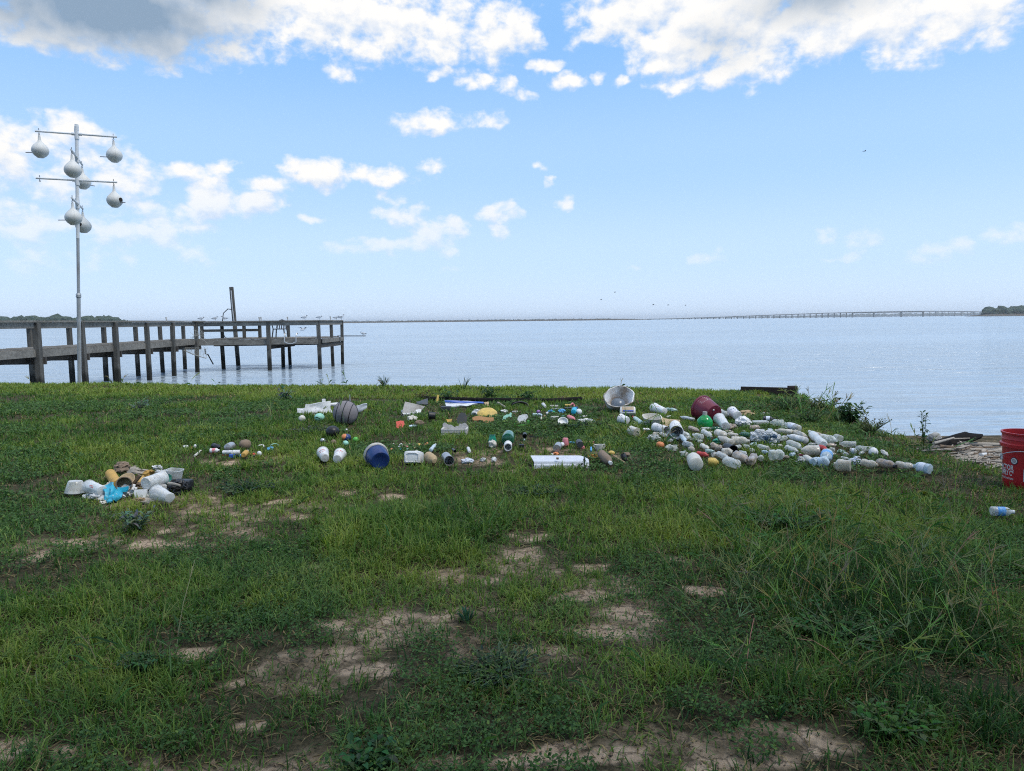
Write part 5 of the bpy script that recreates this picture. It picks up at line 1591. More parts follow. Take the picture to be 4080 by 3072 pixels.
def arc(label, px, py, wpx, hpx, tpx, tint, name, cat, a0=0, a1=180, flat=False, group=None, ry=None, lift=.01):
    """bent strip or hoop: half ring standing on the grass"""
    g = P(px, py, lift); k = mpp(g); pts = []
    for a in np.linspace(R(a0), R(a1), 17):
        if flat: pts.append(g + Vector((wpx / 2 * k * math.cos(a), (ry or wpx / 2) * k * math.sin(a), tpx * k * .4)))
        else: pts.append(g + Vector((wpx / 2 * k * math.cos(a), .02 * math.sin(a * 2), hpx * k * math.sin(a))))
    o = MB().tube(pts, tpx / 2 * k, 8).build(name, tm(tint))
    for p in pts[::3]: foot(p, tpx / 2 * k + .01)
    return tag(o, label, cat, group)

def dish(label, px, py, wpx, tint, name, cat, tilt=35, yaw=0, depth=.25, group=None, dent=.03, lift=.01):
    """shallow bowl or lid whose open side leans towards the viewer by tilt"""
    g = P(px, py); r = wpx / 2 * mpp(g)
    n = Vector((math.sin(R(yaw)) * math.sin(R(tilt)), -math.cos(R(yaw)) * math.sin(R(tilt)), math.cos(R(tilt))))
    c = P(px, py, r * math.sin(R(tilt)) + lift)
    pr = [(0, 0), (0, .55 * r), (.25, .80 * r), (.8, .97 * r), (1, 1.05 * r), (1.0, .98 * r), (.9, .9 * r), (.35, .74 * r), (.2, .5 * r), (.15, 0)]
    o = MB().lathe(c - n * (r * depth), c + n * (r * depth), pr, 24, 1, dent, sd()).build(name, tm(tint), loc=c - UP * r * math.sin(R(tilt)))
    foot(c, r)
    return tag(o, label, cat, group)
# ------------------------------------------------------------------ the bottle field on the right
def field_right():
    B = bottle
    # big pieces at its back edge
    g = P(2462, 1636, .01); k = mpp(g)
    r = empty('cracked_bucket', g, 'large cracked white bucket tipped open, its rim torn and a grey dome inside', 'bucket')
    ax = Vector((.05, -.60, .80)).normalized(); u0 = g + Vector((.01, .14, .015)); h = 62 * k
    shell_pr = [(0, 0), (0, 30 * k), (.06, 36 * k), (.5, 48 * k), (.9, 58 * k), (1, 61 * k), (1.0, 58 * k), (.5, 45 * k), (.12, 33 * k), (.12, 0)]
    MB().lathe(u0, u0 + ax * h, shell_pr, 36, 1, .12, 3, rx=1.08, ry=.92).build('shell', plastic('stained_white_tub', (.68, .69, .70), rough=.5, dirt=.85, dirtcol=(.25, .17, .10), scale=7, lo=.44, hi=.64), r)
    MB().lathe(u0 + ax * h * .97, u0 + ax * h * 1.04, [(0, 62 * k), (.5, 63.5 * k), (1, 62 * k), (.5, 60.5 * k), (0, 62 * k)], 36, 1, .12, 3, rx=1.06, ry=.92).build('torn_rim', plastic('grimy_rim', (.20, .17, .13), rough=.8, dirt=.7, dirtcol=(.5, .48, .44), scale=30), r)
    dc = u0 + ax * h * .22 + Vector((0, -.035, -.01))
    MB().lathe(dc, dc + ax * h * .55, [(0, 0), (0, 31 * k), (.35, 31 * k), (.7, 25 * k), (.93, 13 * k), (1, 0)], 22, 1, .07, 4).build('dome', plastic('grey_dome', (.12, .145, .175), rough=.25, dirt=.6, dirtcol=(.38, .40, .42), scale=12), r)
    foot(g + Vector((0, .1, 0)), 45 * k)
    # rectangular tub with a printed lid
    g = P(2504, 1664, .006); k = mpp(g)
    r = empty('spread_tub', g, 'white rectangular tub on its side, tan lid print crossed by a dark blue band', 'tub', G_CUP)
    M3 = Matrix.Rotation(R(-8), 3, 'Z') @ Matrix.Rotation(R(-34), 3, 'X'); c = g + Vector((0, .05, 21 * k))
    MB().box(c, 62 * k, 40 * k, 32 * k, M3, 8 * k).build('tub_body', tm('white'), r)
    q = lambda x, y, z: c + M3 @ Vector((x * k, y * k, z * k))
    MB().box(q(0, -20.4, 1), 46 * k, 1.5 * k, 22 * k, M3, .5 * k).build('lid_print', plastic('tan_print', (.46, .34, .22), rough=.6, dirt=.5, dirtcol=(.6, .58, .55), scale=30), r)
    MB().box(q(2, -21.6, -6), 42 * k, 1.2 * k, 6 * k, M3, .3 * k).build('blue_band', tm('ink'), r)
    foot(c, 28 * k)
    cup('small white foam cup with dark lettering pressed against the rectangular tub', 2500, 1672, 2472, 1668, 30, 40, 'foam', 'greyink')
    B('slim clear bottle with a red cap beside the rectangular tub', 2556, 1687, 2521, 1660, 17, 'aqua', .05, cap='red')
    cup('white yoghurt style cup alone behind the tubs, a small red mark on its wall', 2648, 1634, 2606, 1624, 26, 38, 'white', 'redink', rowsn=(1, 3), span=(-.6, .2))
    B('crumpled pale green bottle trailing off from the lone white cup', 2656, 1630, 2700, 1636, 13, 'aqua', .25)
    cup('squat grey white cup leaning on a crushed clear piece, below the slim red capped bottle', 2538, 1722, 2512, 1714, 36, 34, 'beige', None, .1)
    lump('crushed clear fragment resting on the squat grey white cup', 2536, 1694, 26, 16, 'clear', 'crushed_bottle', 'bottle', .4, group=G_BOT)
    upright('oval cream tub standing open among the cups', 2597, 1696, 52, 72, 38, 'bone', pw=3.2, tilt=(0, -.18))
    plate('torn cream carton flap lying behind the foam cups', [(2632, 1664, 12), (2712, 1674, 12), (2706, 1700, 2), (2640, 1698, 2)], 'tan', 'carton', 'carton', .006, wob=.02)
    lump('curved white lid edge poking up over the cream carton', 2668, 1662, 30, 12, 'white', 'lid', 'lid', .2)
    cup('white foam cup with blue scrawl, its open end turned to the lower right', 2608, 1702, 2655, 1714, 38, 30, 'foam', 'greyink', rowsn=(3, 8))
    cup('white cup with block lettering, mouth down towards the viewer', 2690, 1694, 2696, 1722, 46, 52, 'foam', 'greyink', rowsn=(4, 6))
    B('flattened silver grey tube lying in front of the maroon pot', 2764, 1672, 2710, 1660, 19, 'grey', .10, squash=.7)
    B('flat white oval bottle left of the blue scrawled cup', 2562, 1711, 2592, 1711, 15, 'white', .1, squash=.7)
    B('rust bottomed bottle between the lettered cup and the green bottle', 2748, 1704, 2788, 1720, 19, 'brown', .12)
    # maroon pot
    a, b, rr = axis2(2846, 1650, 2796, 1624, 52)
    k = rr / 52; a = P(2846, 1650, 38 * k); 
    r = empty('plant_pot', Vector((a.x, a.y, a.z - 38 * k)), 'maroon plastic plant pot on its side with a pale torn sticker', 'plant pot')
    b = P(2796, 1626, 50 * k)
    MB().lathe(a, b, [(0, 0), (0, 36 * k), (.02, 38 * k), (.5, 46 * k), (.88, 52 * k), (.9, 55 * k), (1, 56 * k), (1, 52 * k), (.5, 44 * k), (.06, 36 * k), (.06, 0)], 30, 1, .02, 5).build('pot_wall', tm('maroon'), r)
    def rf(t): return (38 + 15 * t) * k
    marks(a, b, rf, .55, .93, -.55, .75, 3, 8, 21, .1).build('sticker', plastic('pale_sticker', (.40, .27, .29), rough=.7, dirt=.5, dirtcol=(.2, .05, .07), scale=60), r)
    n = (a - b).normalized(); e = a + n * .003 + Vector((-.3, -.3, .9)).normalized() * 20 * k
    MB().ball(e, 4 * k, 4 * k, 4 * k, 2).build('drain_hole', tm('white'), r)
    foot_line(a, b, 46 * k)
    # green bottle standing
    g = P(2808, 1703, .0); k = mpp(g)
    r = empty('green_bottle', g, 'bright green bottle standing upright with a grey cap, in front of the maroon pot', 'bottle', G_BOT)
    MB().lathe(g, g + UP * 56 * k, [(0, 0), (0, 26 * k), (.05, 30 * k), (.35, 31.5 * k), (.55, 29 * k), (.75, 20 * k), (.88, 10 * k), (.93, 8 * k), (1, 8 * k), (1, 0)], 24, 1, .02, 6).build('bottle_body', tm('green'), r)
    MB().lathe(g + UP * 51 * k, g + UP * 63 * k, [(0, 0), (0, 9 * k), (1, 8.6 * k), (1, 0)], 14).build('cap', plastic('grey_cap', (.42, .40, .38), dirt=.5), r)
    foot(g, 30 * k)
    cup('clear plastic cup with a wide mouth, fallen beside the maroon pot', 2892, 1694, 2866, 1668, 34, 46, 'frost', dent=.05, wall=.1)
    B('clear bottle half hidden between the maroon pot and the blue printed tub', 2868, 1640, 2908, 1655, 22, 'clear', .12)
    cup('white tub with bold blue print next to the tan paper lump', 2938, 1654, 2916, 1640, 36, 42, 'white', 'ink', rowsn=(2, 3), span=(-.9, .7), tr=(.15, .85))
    lump('crumpled tan paper bag behind the white bag ball', 2970, 1653, 62, 30, 'tan', 'paper_bag', 'paper bag', .35)
    lump('round crumpled ball of white plastic bag', 2960, 1687, 60, 46, 'foam', 'bag_ball', 'plastic bag', .22, freq=2.6)
    B('flat clear bottle right under the green bottle', 2795, 1707, 2834, 1707, 13, 'clear', .12, squash=.7)
    B('dark greenish crushed bottle right of the flat clear one below the green bottle', 2836, 1708, 2880, 1710, 17, 'dgreen', .25)
    lump('muddy crumpled bottle below the wide mouthed clear cup', 2908, 1706, 54, 30, 'brown', 'crushed_bottle', 'bottle', .35, group=G_BOT)
    dish('white tub upside down with a bright blue label, at the back of the heap', 3040, 1664, 52, 'white', 'lidded_tub', 'tub', tilt=-30, depth=.5, group=G_CUP)
    g = P(3034, 1660, .05); k = mpp(g)
    B('silver black lid ended bottle leaning on the blue labelled tub', 3040, 1668, 3086, 1670, 22, 'char', .08, cap='black', lab='label')
    block('clear clamshell tray with one corner lifted', 3033, 1700, 66, 22, 30, 'frost', 'clamshell_tray', 'tray', yaw=6, bev=.3)
    B('clear dimpled bottle touching the clamshell tray', 3122, 1686, 3066, 1683, 25, 'clear', .16)
    B('clear bottle with torn white wrapper, last at the back right', 3184, 1708, 3126, 1688, 25, 'clear', .14, lab='label')
    B('mud stained short bottle left of the white carrier bag', 2988, 1704, 3030, 1703, 18, 'brown', .2)
    # carrier bag
    g = P(3052, 1766, .0); k = mpp(g)
    r = empty('carrier_bag', g, 'white crumpled carrier bag with dark blue print in the middle of the bottles', 'plastic bag')
    mb = MB(); mb.ball(g + Vector((-18 * k, .04, 24 * k)), 36 * k, 26 * k, 22 * k, 4, .34, 31, 2.4); mb.ball(g + Vector((24 * k, 0, 18 * k)), 32 * k, 24 * k, 22 * k, 4, .4, 32, 2.4); mb.ball(g + Vector((8 * k, -.02, 40 * k)), 20 * k, 14 * k, 13 * k, 3, .5, 33, 2.2)
    mb.ball(g + Vector((-22 * k, .02, 48 * k)), 18 * k, 8 * k, 7 * k, 3, .5, 34, 2.2)
    mb.build('film', plastic('bag_film', (.74, .75, .76), rough=.35, dirt=.2, dirtcol=(.5, .55, .62), trans=.25), r)
    pm = MB()
    pm.ball(g + Vector((22 * k, -19 * k, 30 * k)), 14 * k, 6 * k, 9 * k, 3, .35, 36, 2.0)
    pm.ball(g + Vector((-5 * k, -16 * k, 24 * k)), 6 * k, 8 * k, 11 * k, 3, .35, 35, 2.0)
    pm.build('dark_print', plastic('bag_print', (.03, .07, .13), rough=.4, dirt=.4, dirtcol=(.4, .45, .52), scale=30), r)
    foot(g + Vector((-.05, .04, 0)), 34 * k); foot(g + Vector((.07, 0, 0)), 30 * k)
    B('dark green bottle behind the long beige one', 2986, 1734, 2944, 1729, 20, 'dgreen', .12)
    B('long pale bottle with a dirty brown end, right of the carrier bag', 3158, 1722, 3086, 1715, 20, 'beige', .08)
    B('knobbly crushed bottle above the white long bottle', 3166, 1722, 3216, 1742, 20, 'beige', .28)
    B('long white bottle with a narrow neck at its upper left', 3214, 1756, 3134, 1735, 26, 'white', .06)
    B('clear stubby bottle tucked under the right end of the carrier bag', 3108, 1748, 3136, 1744, 22, 'clear', .2)
    # left part
    B('dusty clear bottle end peeking from under the scrawled cup', 2604, 1730, 2632, 1734, 20, 'beige', .2)
    B('thin clear bottle in the grass below the scrawled cup', 2632, 1728, 2660, 1738, 14, 'clear', .2)
    B('clear crushed bottle just below the block lettered cup', 2660, 1731, 2696, 1734, 16, 'aqua', .22)
    B('clear bottle slanting away right of the block lettered cup', 2716, 1724, 2746, 1736, 20, 'clear', .12)
    B('bluish clear bottle pointing down below the block lettered cup', 2714, 1736, 2732, 1760, 18, 'blue', .12)
    lump('grey crumpled film piece up left of the orange ball', 2608, 1748, 52, 26, 'grey', 'plastic_film', 'plastic film', .4)
    ball('dull orange ball half sunk in the grass', 2630, 1773, 33, 'orange', dent=.05, sq=.85)
    lump('pale crushed bottle right of the orange ball', 2676, 1787, 46, 28, 'clear', 'crushed_bottle', 'bottle', .4, group=G_BOT)
    B('small clear fragment above the pale crushed bottle', 2660, 1752, 2680, 1755, 13, 'clear', .25)
    B('clear bottle with a white neck in the tall blades, left of the slanting pair', 2800, 1741, 2760, 1732, 20, 'clear', .14, cap='white')
    B('pinched clear bottle lying diagonal under the flat clear one', 2800, 1718, 2834, 1738, 19, 'clear', .16, prof='l')
    B('large beige bottle lying left of two short muddy ones', 2858, 1722, 2892, 1738, 32, 'beige', .08)
    B('beige bottle with a white cap under the large beige bottle', 2918, 1764, 2864, 1742, 27, 'beige', .08, cap='white')
    B('long beige bottle with a crumpled neck, right of the white capped one', 2914, 1754, 2990, 1758, 33, 'beige', .1)
    B('dented beige bottle above the long beige one', 2938, 1737, 2896, 1728, 20, 'beige', .2, prof='l')
    lump('muddy crushed bottle above the dented beige bottle', 2902, 1724, 32, 16, 'brown', 'crushed_bottle', 'bottle', .35, group=G_BOT)
    lump('crushed teal bottle by the long beige bottles', 2855, 1761, 30, 22, 'teal', 'crushed_bottle', 'bottle', .3, group=G_BOT)
    lump('small teal scrap left of the crushed teal bottle', 2824, 1748, 14, 12, 'teal', 'plastic_scrap', 'plastic scrap', .3)
    B('grey brown bottle above the round dirty bottle bottom', 2726, 1768, 2762, 1778, 22, 'grey', .25)
    ball('round dirty bottle bottom facing the viewer above the white jug', 2755, 1791, 27, 'beige', 'bottle', 'bottle', G_BOT, dent=.12)
    B('clear bottle nearly buried in blades right of the grey brown bottle', 2796, 1774, 2824, 1790, 20, 'beige', .15)
    B('muddy bottle with a black broken end left of the black jar', 2838, 1776, 2882, 1790, 24, 'brown', .25, cap='black')
    cup('black jar with its open mouth down to the right', 2892, 1778, 2922, 1794, 34, 40, 'black', None, .02, wall=.08, name='jar', cat='jar')
    B('greenish clear crushed bottle above the yellow bottle', 2810, 1797, 2848, 1798, 13, 'aqua', .28)
    lump('small pale crushed bottle at the upper left of the white jug', 2726, 1811, 28, 20, 'clear', 'crushed_bottle', 'bottle', .4, group=G_BOT)
    B('off white jug with a shoulder ring, at the near edge left of the red bottle', 2774, 1852, 2757, 1816, 50, 'bone', .05, prof='j', name='jug', cat='jug')
    B('red bottle with faded mesh pattern', 2778, 1808, 2824, 1816, 22, 'red', .05)
    B('yellow round bottle at the near edge', 2822, 1840, 2864, 1842, 34, 'yellow', .07, prof='j')
    B('clear bottle leaning towards the two lobed jug', 2862, 1808, 2902, 1828, 25, 'clear', .12)
    B('round clear bottle with brown silt left of the black jar mouth', 2878, 1803, 2918, 1800, 30, 'beige', .2)
    B('two lobed clear jug at the near edge', 2892, 1836, 2946, 1854, 38, 'clear', .08, prof='l', name='jug', cat='jug')
    B('clear bottle with a large brown mud stain, right of the silted round one', 2932, 1814, 2978, 1836, 36, 'brown', .12)
    B('greyish crushed bottle just behind the mud stained one', 2946, 1804, 2976, 1812, 20, 'grey', .25)
    lump('tiny clear bottle bottom above the bone shaped bottle', 2996, 1798, 22, 18, 'clear', 'crushed_bottle', 'bottle', .3, group=G_BOT)
    B('clear bottle with a thin neck pointing up left under the carrier bag', 3060, 1786, 3012, 1774, 17, 'clear', .1)
    B('bone shaped bottle with a pinkish foot at the near edge', 2992, 1842, 3006, 1814, 30, 'brown', .18, prof='l')
    ball('clear bottle bottom facing the viewer right of the bone shaped bottle', 3032, 1826, 25, 'clear', 'bottle', 'bottle', G_BOT, dent=.12)
    B('large clear jug with dimples in the middle of the near edge', 3066, 1815, 3124, 1810, 38, 'clear', .12, prof='l', name='jug', cat='jug')
    B('tan bottle bottom right behind the dimpled clear jug', 3118, 1820, 3146, 1822, 16, 'brown', .15)
    ball('small dark blue grey cap below the dimpled clear jug', 3093, 1843, 14, 'char', 'bottlecap', 'cap')
    lump('brown crushed bottle above the dimpled clear jug', 3062, 1795, 30, 15, 'brown', 'crushed_bottle', 'bottle', .35, group=G_BOT)
    lump('white foam scraps in the grass left of the carrier bag', 3016, 1755, 34, 13, 'foam', 'foam_scrap', 'foam scrap', .5)
    # right part
    B('white bottle standing almost on its neck, widest of the back right group', 3280, 1770, 3224, 1718, 32, 'frost', .06)
    B('dark brown bottle hidden behind the steep white bottle', 3250, 1728, 3276, 1736, 15, 'brown', .2)
    B('clear bottle lying across under the steep white bottle', 3270, 1744, 3338, 1756, 30, 'clear', .12)
    r_ = B('clear bottle whose round ribbed bottom faces the viewer', 3350, 1748, 3322, 1740, 25, 'clear', .03)
    B('long clear bottle furthest to the back right, flat on the grass', 3412, 1772, 3342, 1768, 27, 'clear', .12)
    B('clear bottle with a bluish hollow above the big square jug', 3144, 1764, 3192, 1784, 30, 'clear', .14)
    B('clear bottle with a white shoulder left of the big square jug', 3134, 1782, 3180, 1800, 22, 'clear', .14)
    B('big square clear jug, its flat bottom at the right', 3266, 1796, 3188, 1794, 43, 'beige', .08, prof='j', name='jug', cat='jug')
    B('clear bottle just showing over the big square jug', 3250, 1772, 3218, 1771, 14, 'clear', .1)
    B('dark red brown bottle behind the big square jug', 3268, 1782, 3292, 1792, 22, 'red', .15)
    B('rusty brown bottle right of the dark red one', 3292, 1776, 3334, 1774, 18, 'brown', .2)
    B('bottle with a blue and white wrapper, tilted towards the viewer', 3296, 1806, 3290, 1830, 40, 'blue', .06, lab='bluelab')
    plate('white torn wrapper flap sticking out over the blue wrapped bottle', [(3286, 1796, 6), (3332, 1806, 2), (3326, 1810, 1), (3284, 1808, 2)], 'white', 'wrapper', 'wrapper', .004, wob=.01)
    B('ribbed spiral bottle left of the blue wrapped one', 3236, 1838, 3202, 1816, 21, 'bone', .03, prof='w')
    lump('dark cup with pink torn edges in front of the ribbed spiral bottle', 3196, 1842, 50, 28, 'grey', 'crushed_cup', 'cup', .45)
    lump('pink and dark wrapper scrap on top of the dark torn cup', 3190, 1830, 24, 9, 'maroon', 'wrapper', 'wrapper', .5, lift=.03)
    B('bluish clear bottle pointing at the clear one with a crumpled bottom', 3236, 1842, 3272, 1830, 27, 'blue', .14)
    ball('bluish clear bottle with a crumpled bottom facing the viewer', 3281, 1842, 46, 'blue', 'bottle', 'bottle', G_BOT, dent=.14)
    B('largest silty clear bottle on the near edge, lying lengthwise', 3390, 1856, 3318, 1851, 44, 'beige', .1)
    B('flat clear bottle behind the largest silty one', 3352, 1822, 3382, 1827, 13, 'clear', .15, squash=.7)
    B('bottle wrapped in white paper at the right rear', 3386, 1796, 3416, 1798, 22, 'clear', .12, lab='label')
    B('clear pointed bottle beside the white paper wrapped one', 3446, 1790, 3410, 1784, 22, 'clear', .16)
    ball('white round bottle bottom facing the viewer, right rear', 3480, 1802, 36, 'white', 'bottle', 'bottle', G_BOT, dent=.08)
    B('clear curved bottle behind the white round bottom', 3448, 1786, 3494, 1790, 16, 'clear', .15)
    B('small torn white cup lying alone at the far right of the heap', 3514, 1798, 3538, 1814, 14, 'bone', .25)
    B('thin flat clear bottle in the grass below the white paper wrapped one', 3400, 1820, 3432, 1822, 11, 'grey', .15, squash=.7)
    lump('crumpled white and blue wrapper between two silty bottles', 3408, 1842, 40, 32, 'label', 'crumpled_wrapper', 'wrapper', .45)
    B('silty clear bottle, first of four in a chain to the right', 3434, 1842, 3500, 1854, 30, 'beige', .1)
    B('brown silty bottle, second of the chain, with a black scrap at its end', 3500, 1842, 3570, 1860, 36, 'brown', .08, cap='black')
    B('yellowish clear bottle, third of the chain, brown liquid at its base', 3572, 1850, 3640, 1860, 30, 'beige', .1, prof='l')
    B('white labelled bottle at the end of the chain, its round bottom to the right', 3708, 1870, 3640, 1856, 37, 'blue', .02, lab='label')
    B('small blue labelled bottle alone in the grass below the red bucket', 3946, 2036, 4042, 2040, 33, 'frost', .05, cap='white', lab='bluelab')
    rnd = random.Random(77)
    for (px, py) in ((2612, 1745), (2690, 1748), (2640, 1757), (2770, 1752), (2740, 1746), (2790, 1758), (2870, 1790), (2848, 1812), (2940, 1782), (2975, 1776), (3002, 1772), (3045, 1800), (3080, 1778), (3110, 1776), (3160, 1812), (3175, 1748), (3210, 1790), (3300, 1752), (3318, 1790), (3350, 1800), (3372, 1808), (3436, 1806), (3262, 1836), (3186, 1818), (2830, 1726), (2890, 1776), (2960, 1722), (3070, 1712), (3128, 1706), (2900, 1812)):
        if rnd.random() < .5: lump('small crushed clear piece sunk in the grass between the bottles', px, py, rnd.uniform(18, 34), rnd.uniform(11, 18), rnd.choice(('clear', 'clear', 'beige', 'aqua', 'grey')), 'bottle_fragment', 'bottle', .45, group='crushed pieces between the bottles', sub=3)
        else: bottle('small crushed clear piece sunk in the grass between the bottles', px - 10, py, px + rnd.uniform(8, 16), py + rnd.uniform(-6, 6), rnd.uniform(11, 17), rnd.choice(('clear', 'clear', 'beige', 'blue')), .22, name='bottle_fragment', group='crushed pieces between the bottles')
field_right()

# ------------------------------------------------------------------ the toys and oddments in the middle
def field_middle():
    # black drain pipe along the back
    mb = MB(); pts = []
    for (px, py) in ((1684, 1598), (1800, 1601), (1930, 1604), (2060, 1606), (2190, 1608), (2313, 1600)):
        g = P(px, py); pts.append(g + UP * .03)
    rows = []
    for a, b in zip(pts[:-1], pts[1:]):
        for i in range(10): rows.append(a.lerp(b, i / 10))
    rows.append(pts[-1])
    mb.tube(rows, [.030 if i % 2 else .034 for i in range(len(rows))], 10)
    tag(mb.build('drain_pipe', tm('rubber')), 'long black corrugated pipe lying along the back of the sorted rubbish', 'pipe')
    for p in rows[::2]: foot(p, .04)
    plate('broken pale grey board propped at an angle', [(1614, 1602, 46), (1694, 1620, 24), (1672, 1640, 6), (1600, 1652, 3)], 'stone', 'broken_board', 'board', .02, wob=.004)
    plate('white broken edge piece under the grey board', [(1600, 1638, 14), (1678, 1634, 12), (1674, 1646, 1), (1606, 1654, 1)], 'foam', 'foam_board', 'board', .02, wob=.01)
    plate('grey curved scoop lying before the left end of the black pipe', [(1660, 1602, 9), (1704, 1588, 20), (1706, 1612, 2), (1662, 1612, 2)], 'char', 'scoop', 'scoop', .008, wob=.01)
    stick('yellow hooked stick standing up by the black pipe', 1741, 1607, 1746, 1606, 9, 'yellow', 'hooked_stick', 'stick', lift=0, h2=32)
    plate('large blue and white hull shaped sheet below the black pipe', [(1770, 1596, 24), (1926, 1604, 12), (1860, 1618, 4), (1778, 1624, 2)], 'panel', 'hull_sheet', 'plastic sheet', .012, wob=.02)
    plate('blue stripe panel along the top of the hull shaped sheet', [(1772, 1594, 28), (1926, 1602, 14), (1926, 1608, 10), (1774, 1602, 20)], 'bluep', 'blue_sheet', 'plastic sheet', .010, wob=.008)
    block('open black box frame below the hull shaped sheet', 1776, 1640, 40, 20, 26, 'char', 'box_frame', 'box')
    cup('black plant pot lying with its dark mouth to the left', 1734, 1655, 1708, 1656, 28, 32, 'black', name='plant_pot', cat='plant pot', wall=.08, group=None)
    lump('brown cork lump behind the black pot', 1742, 1651, 14, 14, 'mud', 'cork_lump', 'lump', .3)
    outline('coral red rag with ragged ends', [(1574, 1683), (1592, 1679), (1604, 1680), (1609, 1694), (1602, 1706), (1577, 1706), (1579, 1694)], .03, 'coral', 'rag', 'rag', lean=.8)
    lump('brown and white canvas shoe behind the blue soled one', 1643, 1671, 38, 24, 'bone', 'shoe', 'shoe', .35)
    g = P(1655, 1706); k = mpp(g)
    r = empty('child_shoe', g, 'small shoe with a pale blue sole and a muddy upper', 'shoe')
    MB().lathe(g + Vector((-28 * k, 0, 7 * k)), g + Vector((26 * k, .03, 10 * k)), [(0, 0), (.05, 6 * k), (.25, 9 * k), (.6, 8 * k), (.95, 7 * k), (1, 0)], 12, .6, .05, 4).build('sole', plastic('pale_blue_rubber', (.50, .62, .74), dirt=.3), r)
    MB().ball(g + Vector((14 * k, .02, 20 * k)), 18 * k, 10 * k, 11 * k, 3, .3, 8).build('upper', tm('mud'), r); foot(g, 26 * k)
    plate('small ochre chip in the grass above the concrete trough', [(1776, 1672, 9), (1800, 1670, 11), (1796, 1684, 1), (1780, 1682, 1)], 'gold', 'chip', 'chip', .006, wob=.01)
    # trough
    g = P(1810, 1738, .0); k = mpp(g)
    M3 = Matrix.Rotation(R(-3), 3, 'Z')
    r = empty('stone_trough', g, 'pale grey stone look trough with a broken rim and log pattern', 'trough')
    W, D, H, T = 104 * k, 52 * k, 30 * k, 7 * k
    c0 = g + Vector((0, D / 2, 0)); Mt = plastic('trough_stone', (.50, .48, .46), rough=.9, dirt=.5, dirtcol=(.26, .23, .21), bump=.7, scale=18)
    mb = MB()
    for i in range(3): mb.box(c0 + M3 @ Vector((0, -D / 2, H * (.18 + .32 * i))), W, T * (1.05 if i % 2 else .9), H * .31, M3, H * .08)
    for sx in (-1, 1):
        for i in range(3): mb.box(c0 + M3 @ Vector((sx * (W - T) / 2, T * .5 + .002, H * (.18 + .32 * i))), T * (.95 if i % 2 else 1.08), D - T * .2, H * .31, M3, H * .08)
    mb.box(c0 + Vector((0, 0, H * .12)), W * .92, D * .9, H * .1, M3)
    mb.build('trough_walls', Mt, r)
    bw = MB(); G = []
    for i in range(25):
        f = i / 24; x = -W / 2 + W * f
        top = H * (1.25 + .22 * math.sin(f * 9.3 + .6) + .10 * math.sin(f * 23))
        if .56 < f < .66: top *= .80
        p = c0 + M3 @ Vector((x, D / 2, 0)); G.append([tuple(p), tuple(p + Vector((0, .01, top * .5))), tuple(p + Vector((0, .015, top)))])
    bw.sheet(G, T * .8).build('broken_back', Mt, r)
    for q in (-.35, -.12, .12, .35): foot(c0 + Vector((W * q, 0, 0)), D * .52)
    g = P(1840, 1700); k = mpp(g)
    outline('dark speckled boot sole standing behind the trough', [(1824, 1700), (1820, 1672), (1826, 1654), (1838, 1646), (1852, 1650), (1860, 1664), (1858, 1700)], .03, 'char', 'boot_sole', 'sole', lean=.5)
    # yellow disc and neighbours
    dish('ochre yellow plastic disc tilted with its hollow side to the viewer', 1941, 1640, 74, 'yellow', 'throwing_disc', 'disc', tilt=20, depth=-.16)
    plate('tan cloth scrap behind the yellow disc', [(1928, 1604, 12), (1946, 1602, 14), (1950, 1618, 2), (1936, 1618, 2)], 'tan', 'cloth_scrap', 'rag', .008, wob=.01)
    plate('torn white foam strip under the yellow disc', [(1934, 1638, 6), (1970, 1640, 5), (1968, 1648, 1), (1940, 1645, 1)], 'foam', 'foam_strip', 'foam scrap', .012, wob=.01)
    lump('white trainer left of the yellow disc', 1901, 1646, 36, 24, 'white', 'trainer', 'shoe', .35)
    mb = MB(); g = P(1925, 1690); k = mpp(g); G = []
    for i in range(17):
        f = i / 16; x = -42 + 84 * f; wv = (14 if f < .42 else 18) * (1 - .35 * math.exp(-((f - .42) / .10) ** 2)) * math.sqrt(max(.15, 1 - (2 * f - 1) ** 6))
        zz_ = (20 + 4 * math.sin(f * 6.0)) * k
        G.append([tuple(g + Vector((x * k, -wv * k * .25, zz_ - wv * k * .75))), tuple(g + Vector((x * k, .02, zz_ - wv * k * .1))), tuple(g + Vector((x * k, .05, zz_ + wv * .3 * k)))])
    mb.sheet(G, .016)
    tag(mb.build('sandal_sole', plastic('brown_sole', (.33, .17, .065), rough=.7, dirt=.4)), 'brown curved sandal sole on edge below the yellow disc', 'sole')
    for q in (-.1, -.05, 0, .05, .1): foot(g + Vector((q, .02, 0)), .05)
    stick('grey weathered branch stub left of the tyre strip', 1984, 1606, 2014, 1622, 12, 'wood', 'branch_stub', 'driftwood', 5)
    arc('arched strip of old black tyre', 2066, 1622, 66, 20, 9, 'rubber', 'tyre_strip', 'tyre')
    arc('thin grey inner arch nested in the tyre strip', 2072, 1623, 72, 22, 4, 'char', 'tyre_bead', 'tyre', 10, 150)
    lump('white bottle top right of the yellow disc', 2010, 1641, 28, 15, 'white', 'jug_nub', 'cap', .3)
    lump('pale foam crumb right of the white bottle top', 2056, 1641, 24, 8, 'foam', 'foam_crumb', 'foam scrap', .4)
    outline('mint green fish shaped toy', [(2000, 1674), (2006, 1660), (2018, 1653), (2028, 1653), (2034, 1645), (2039, 1648), (2037, 1656), (2040, 1664), (2034, 1664), (2028, 1659), (2020, 1670), (2010, 1673)], .018, 'mint', 'fish_toy', 'toy', lean=.6)
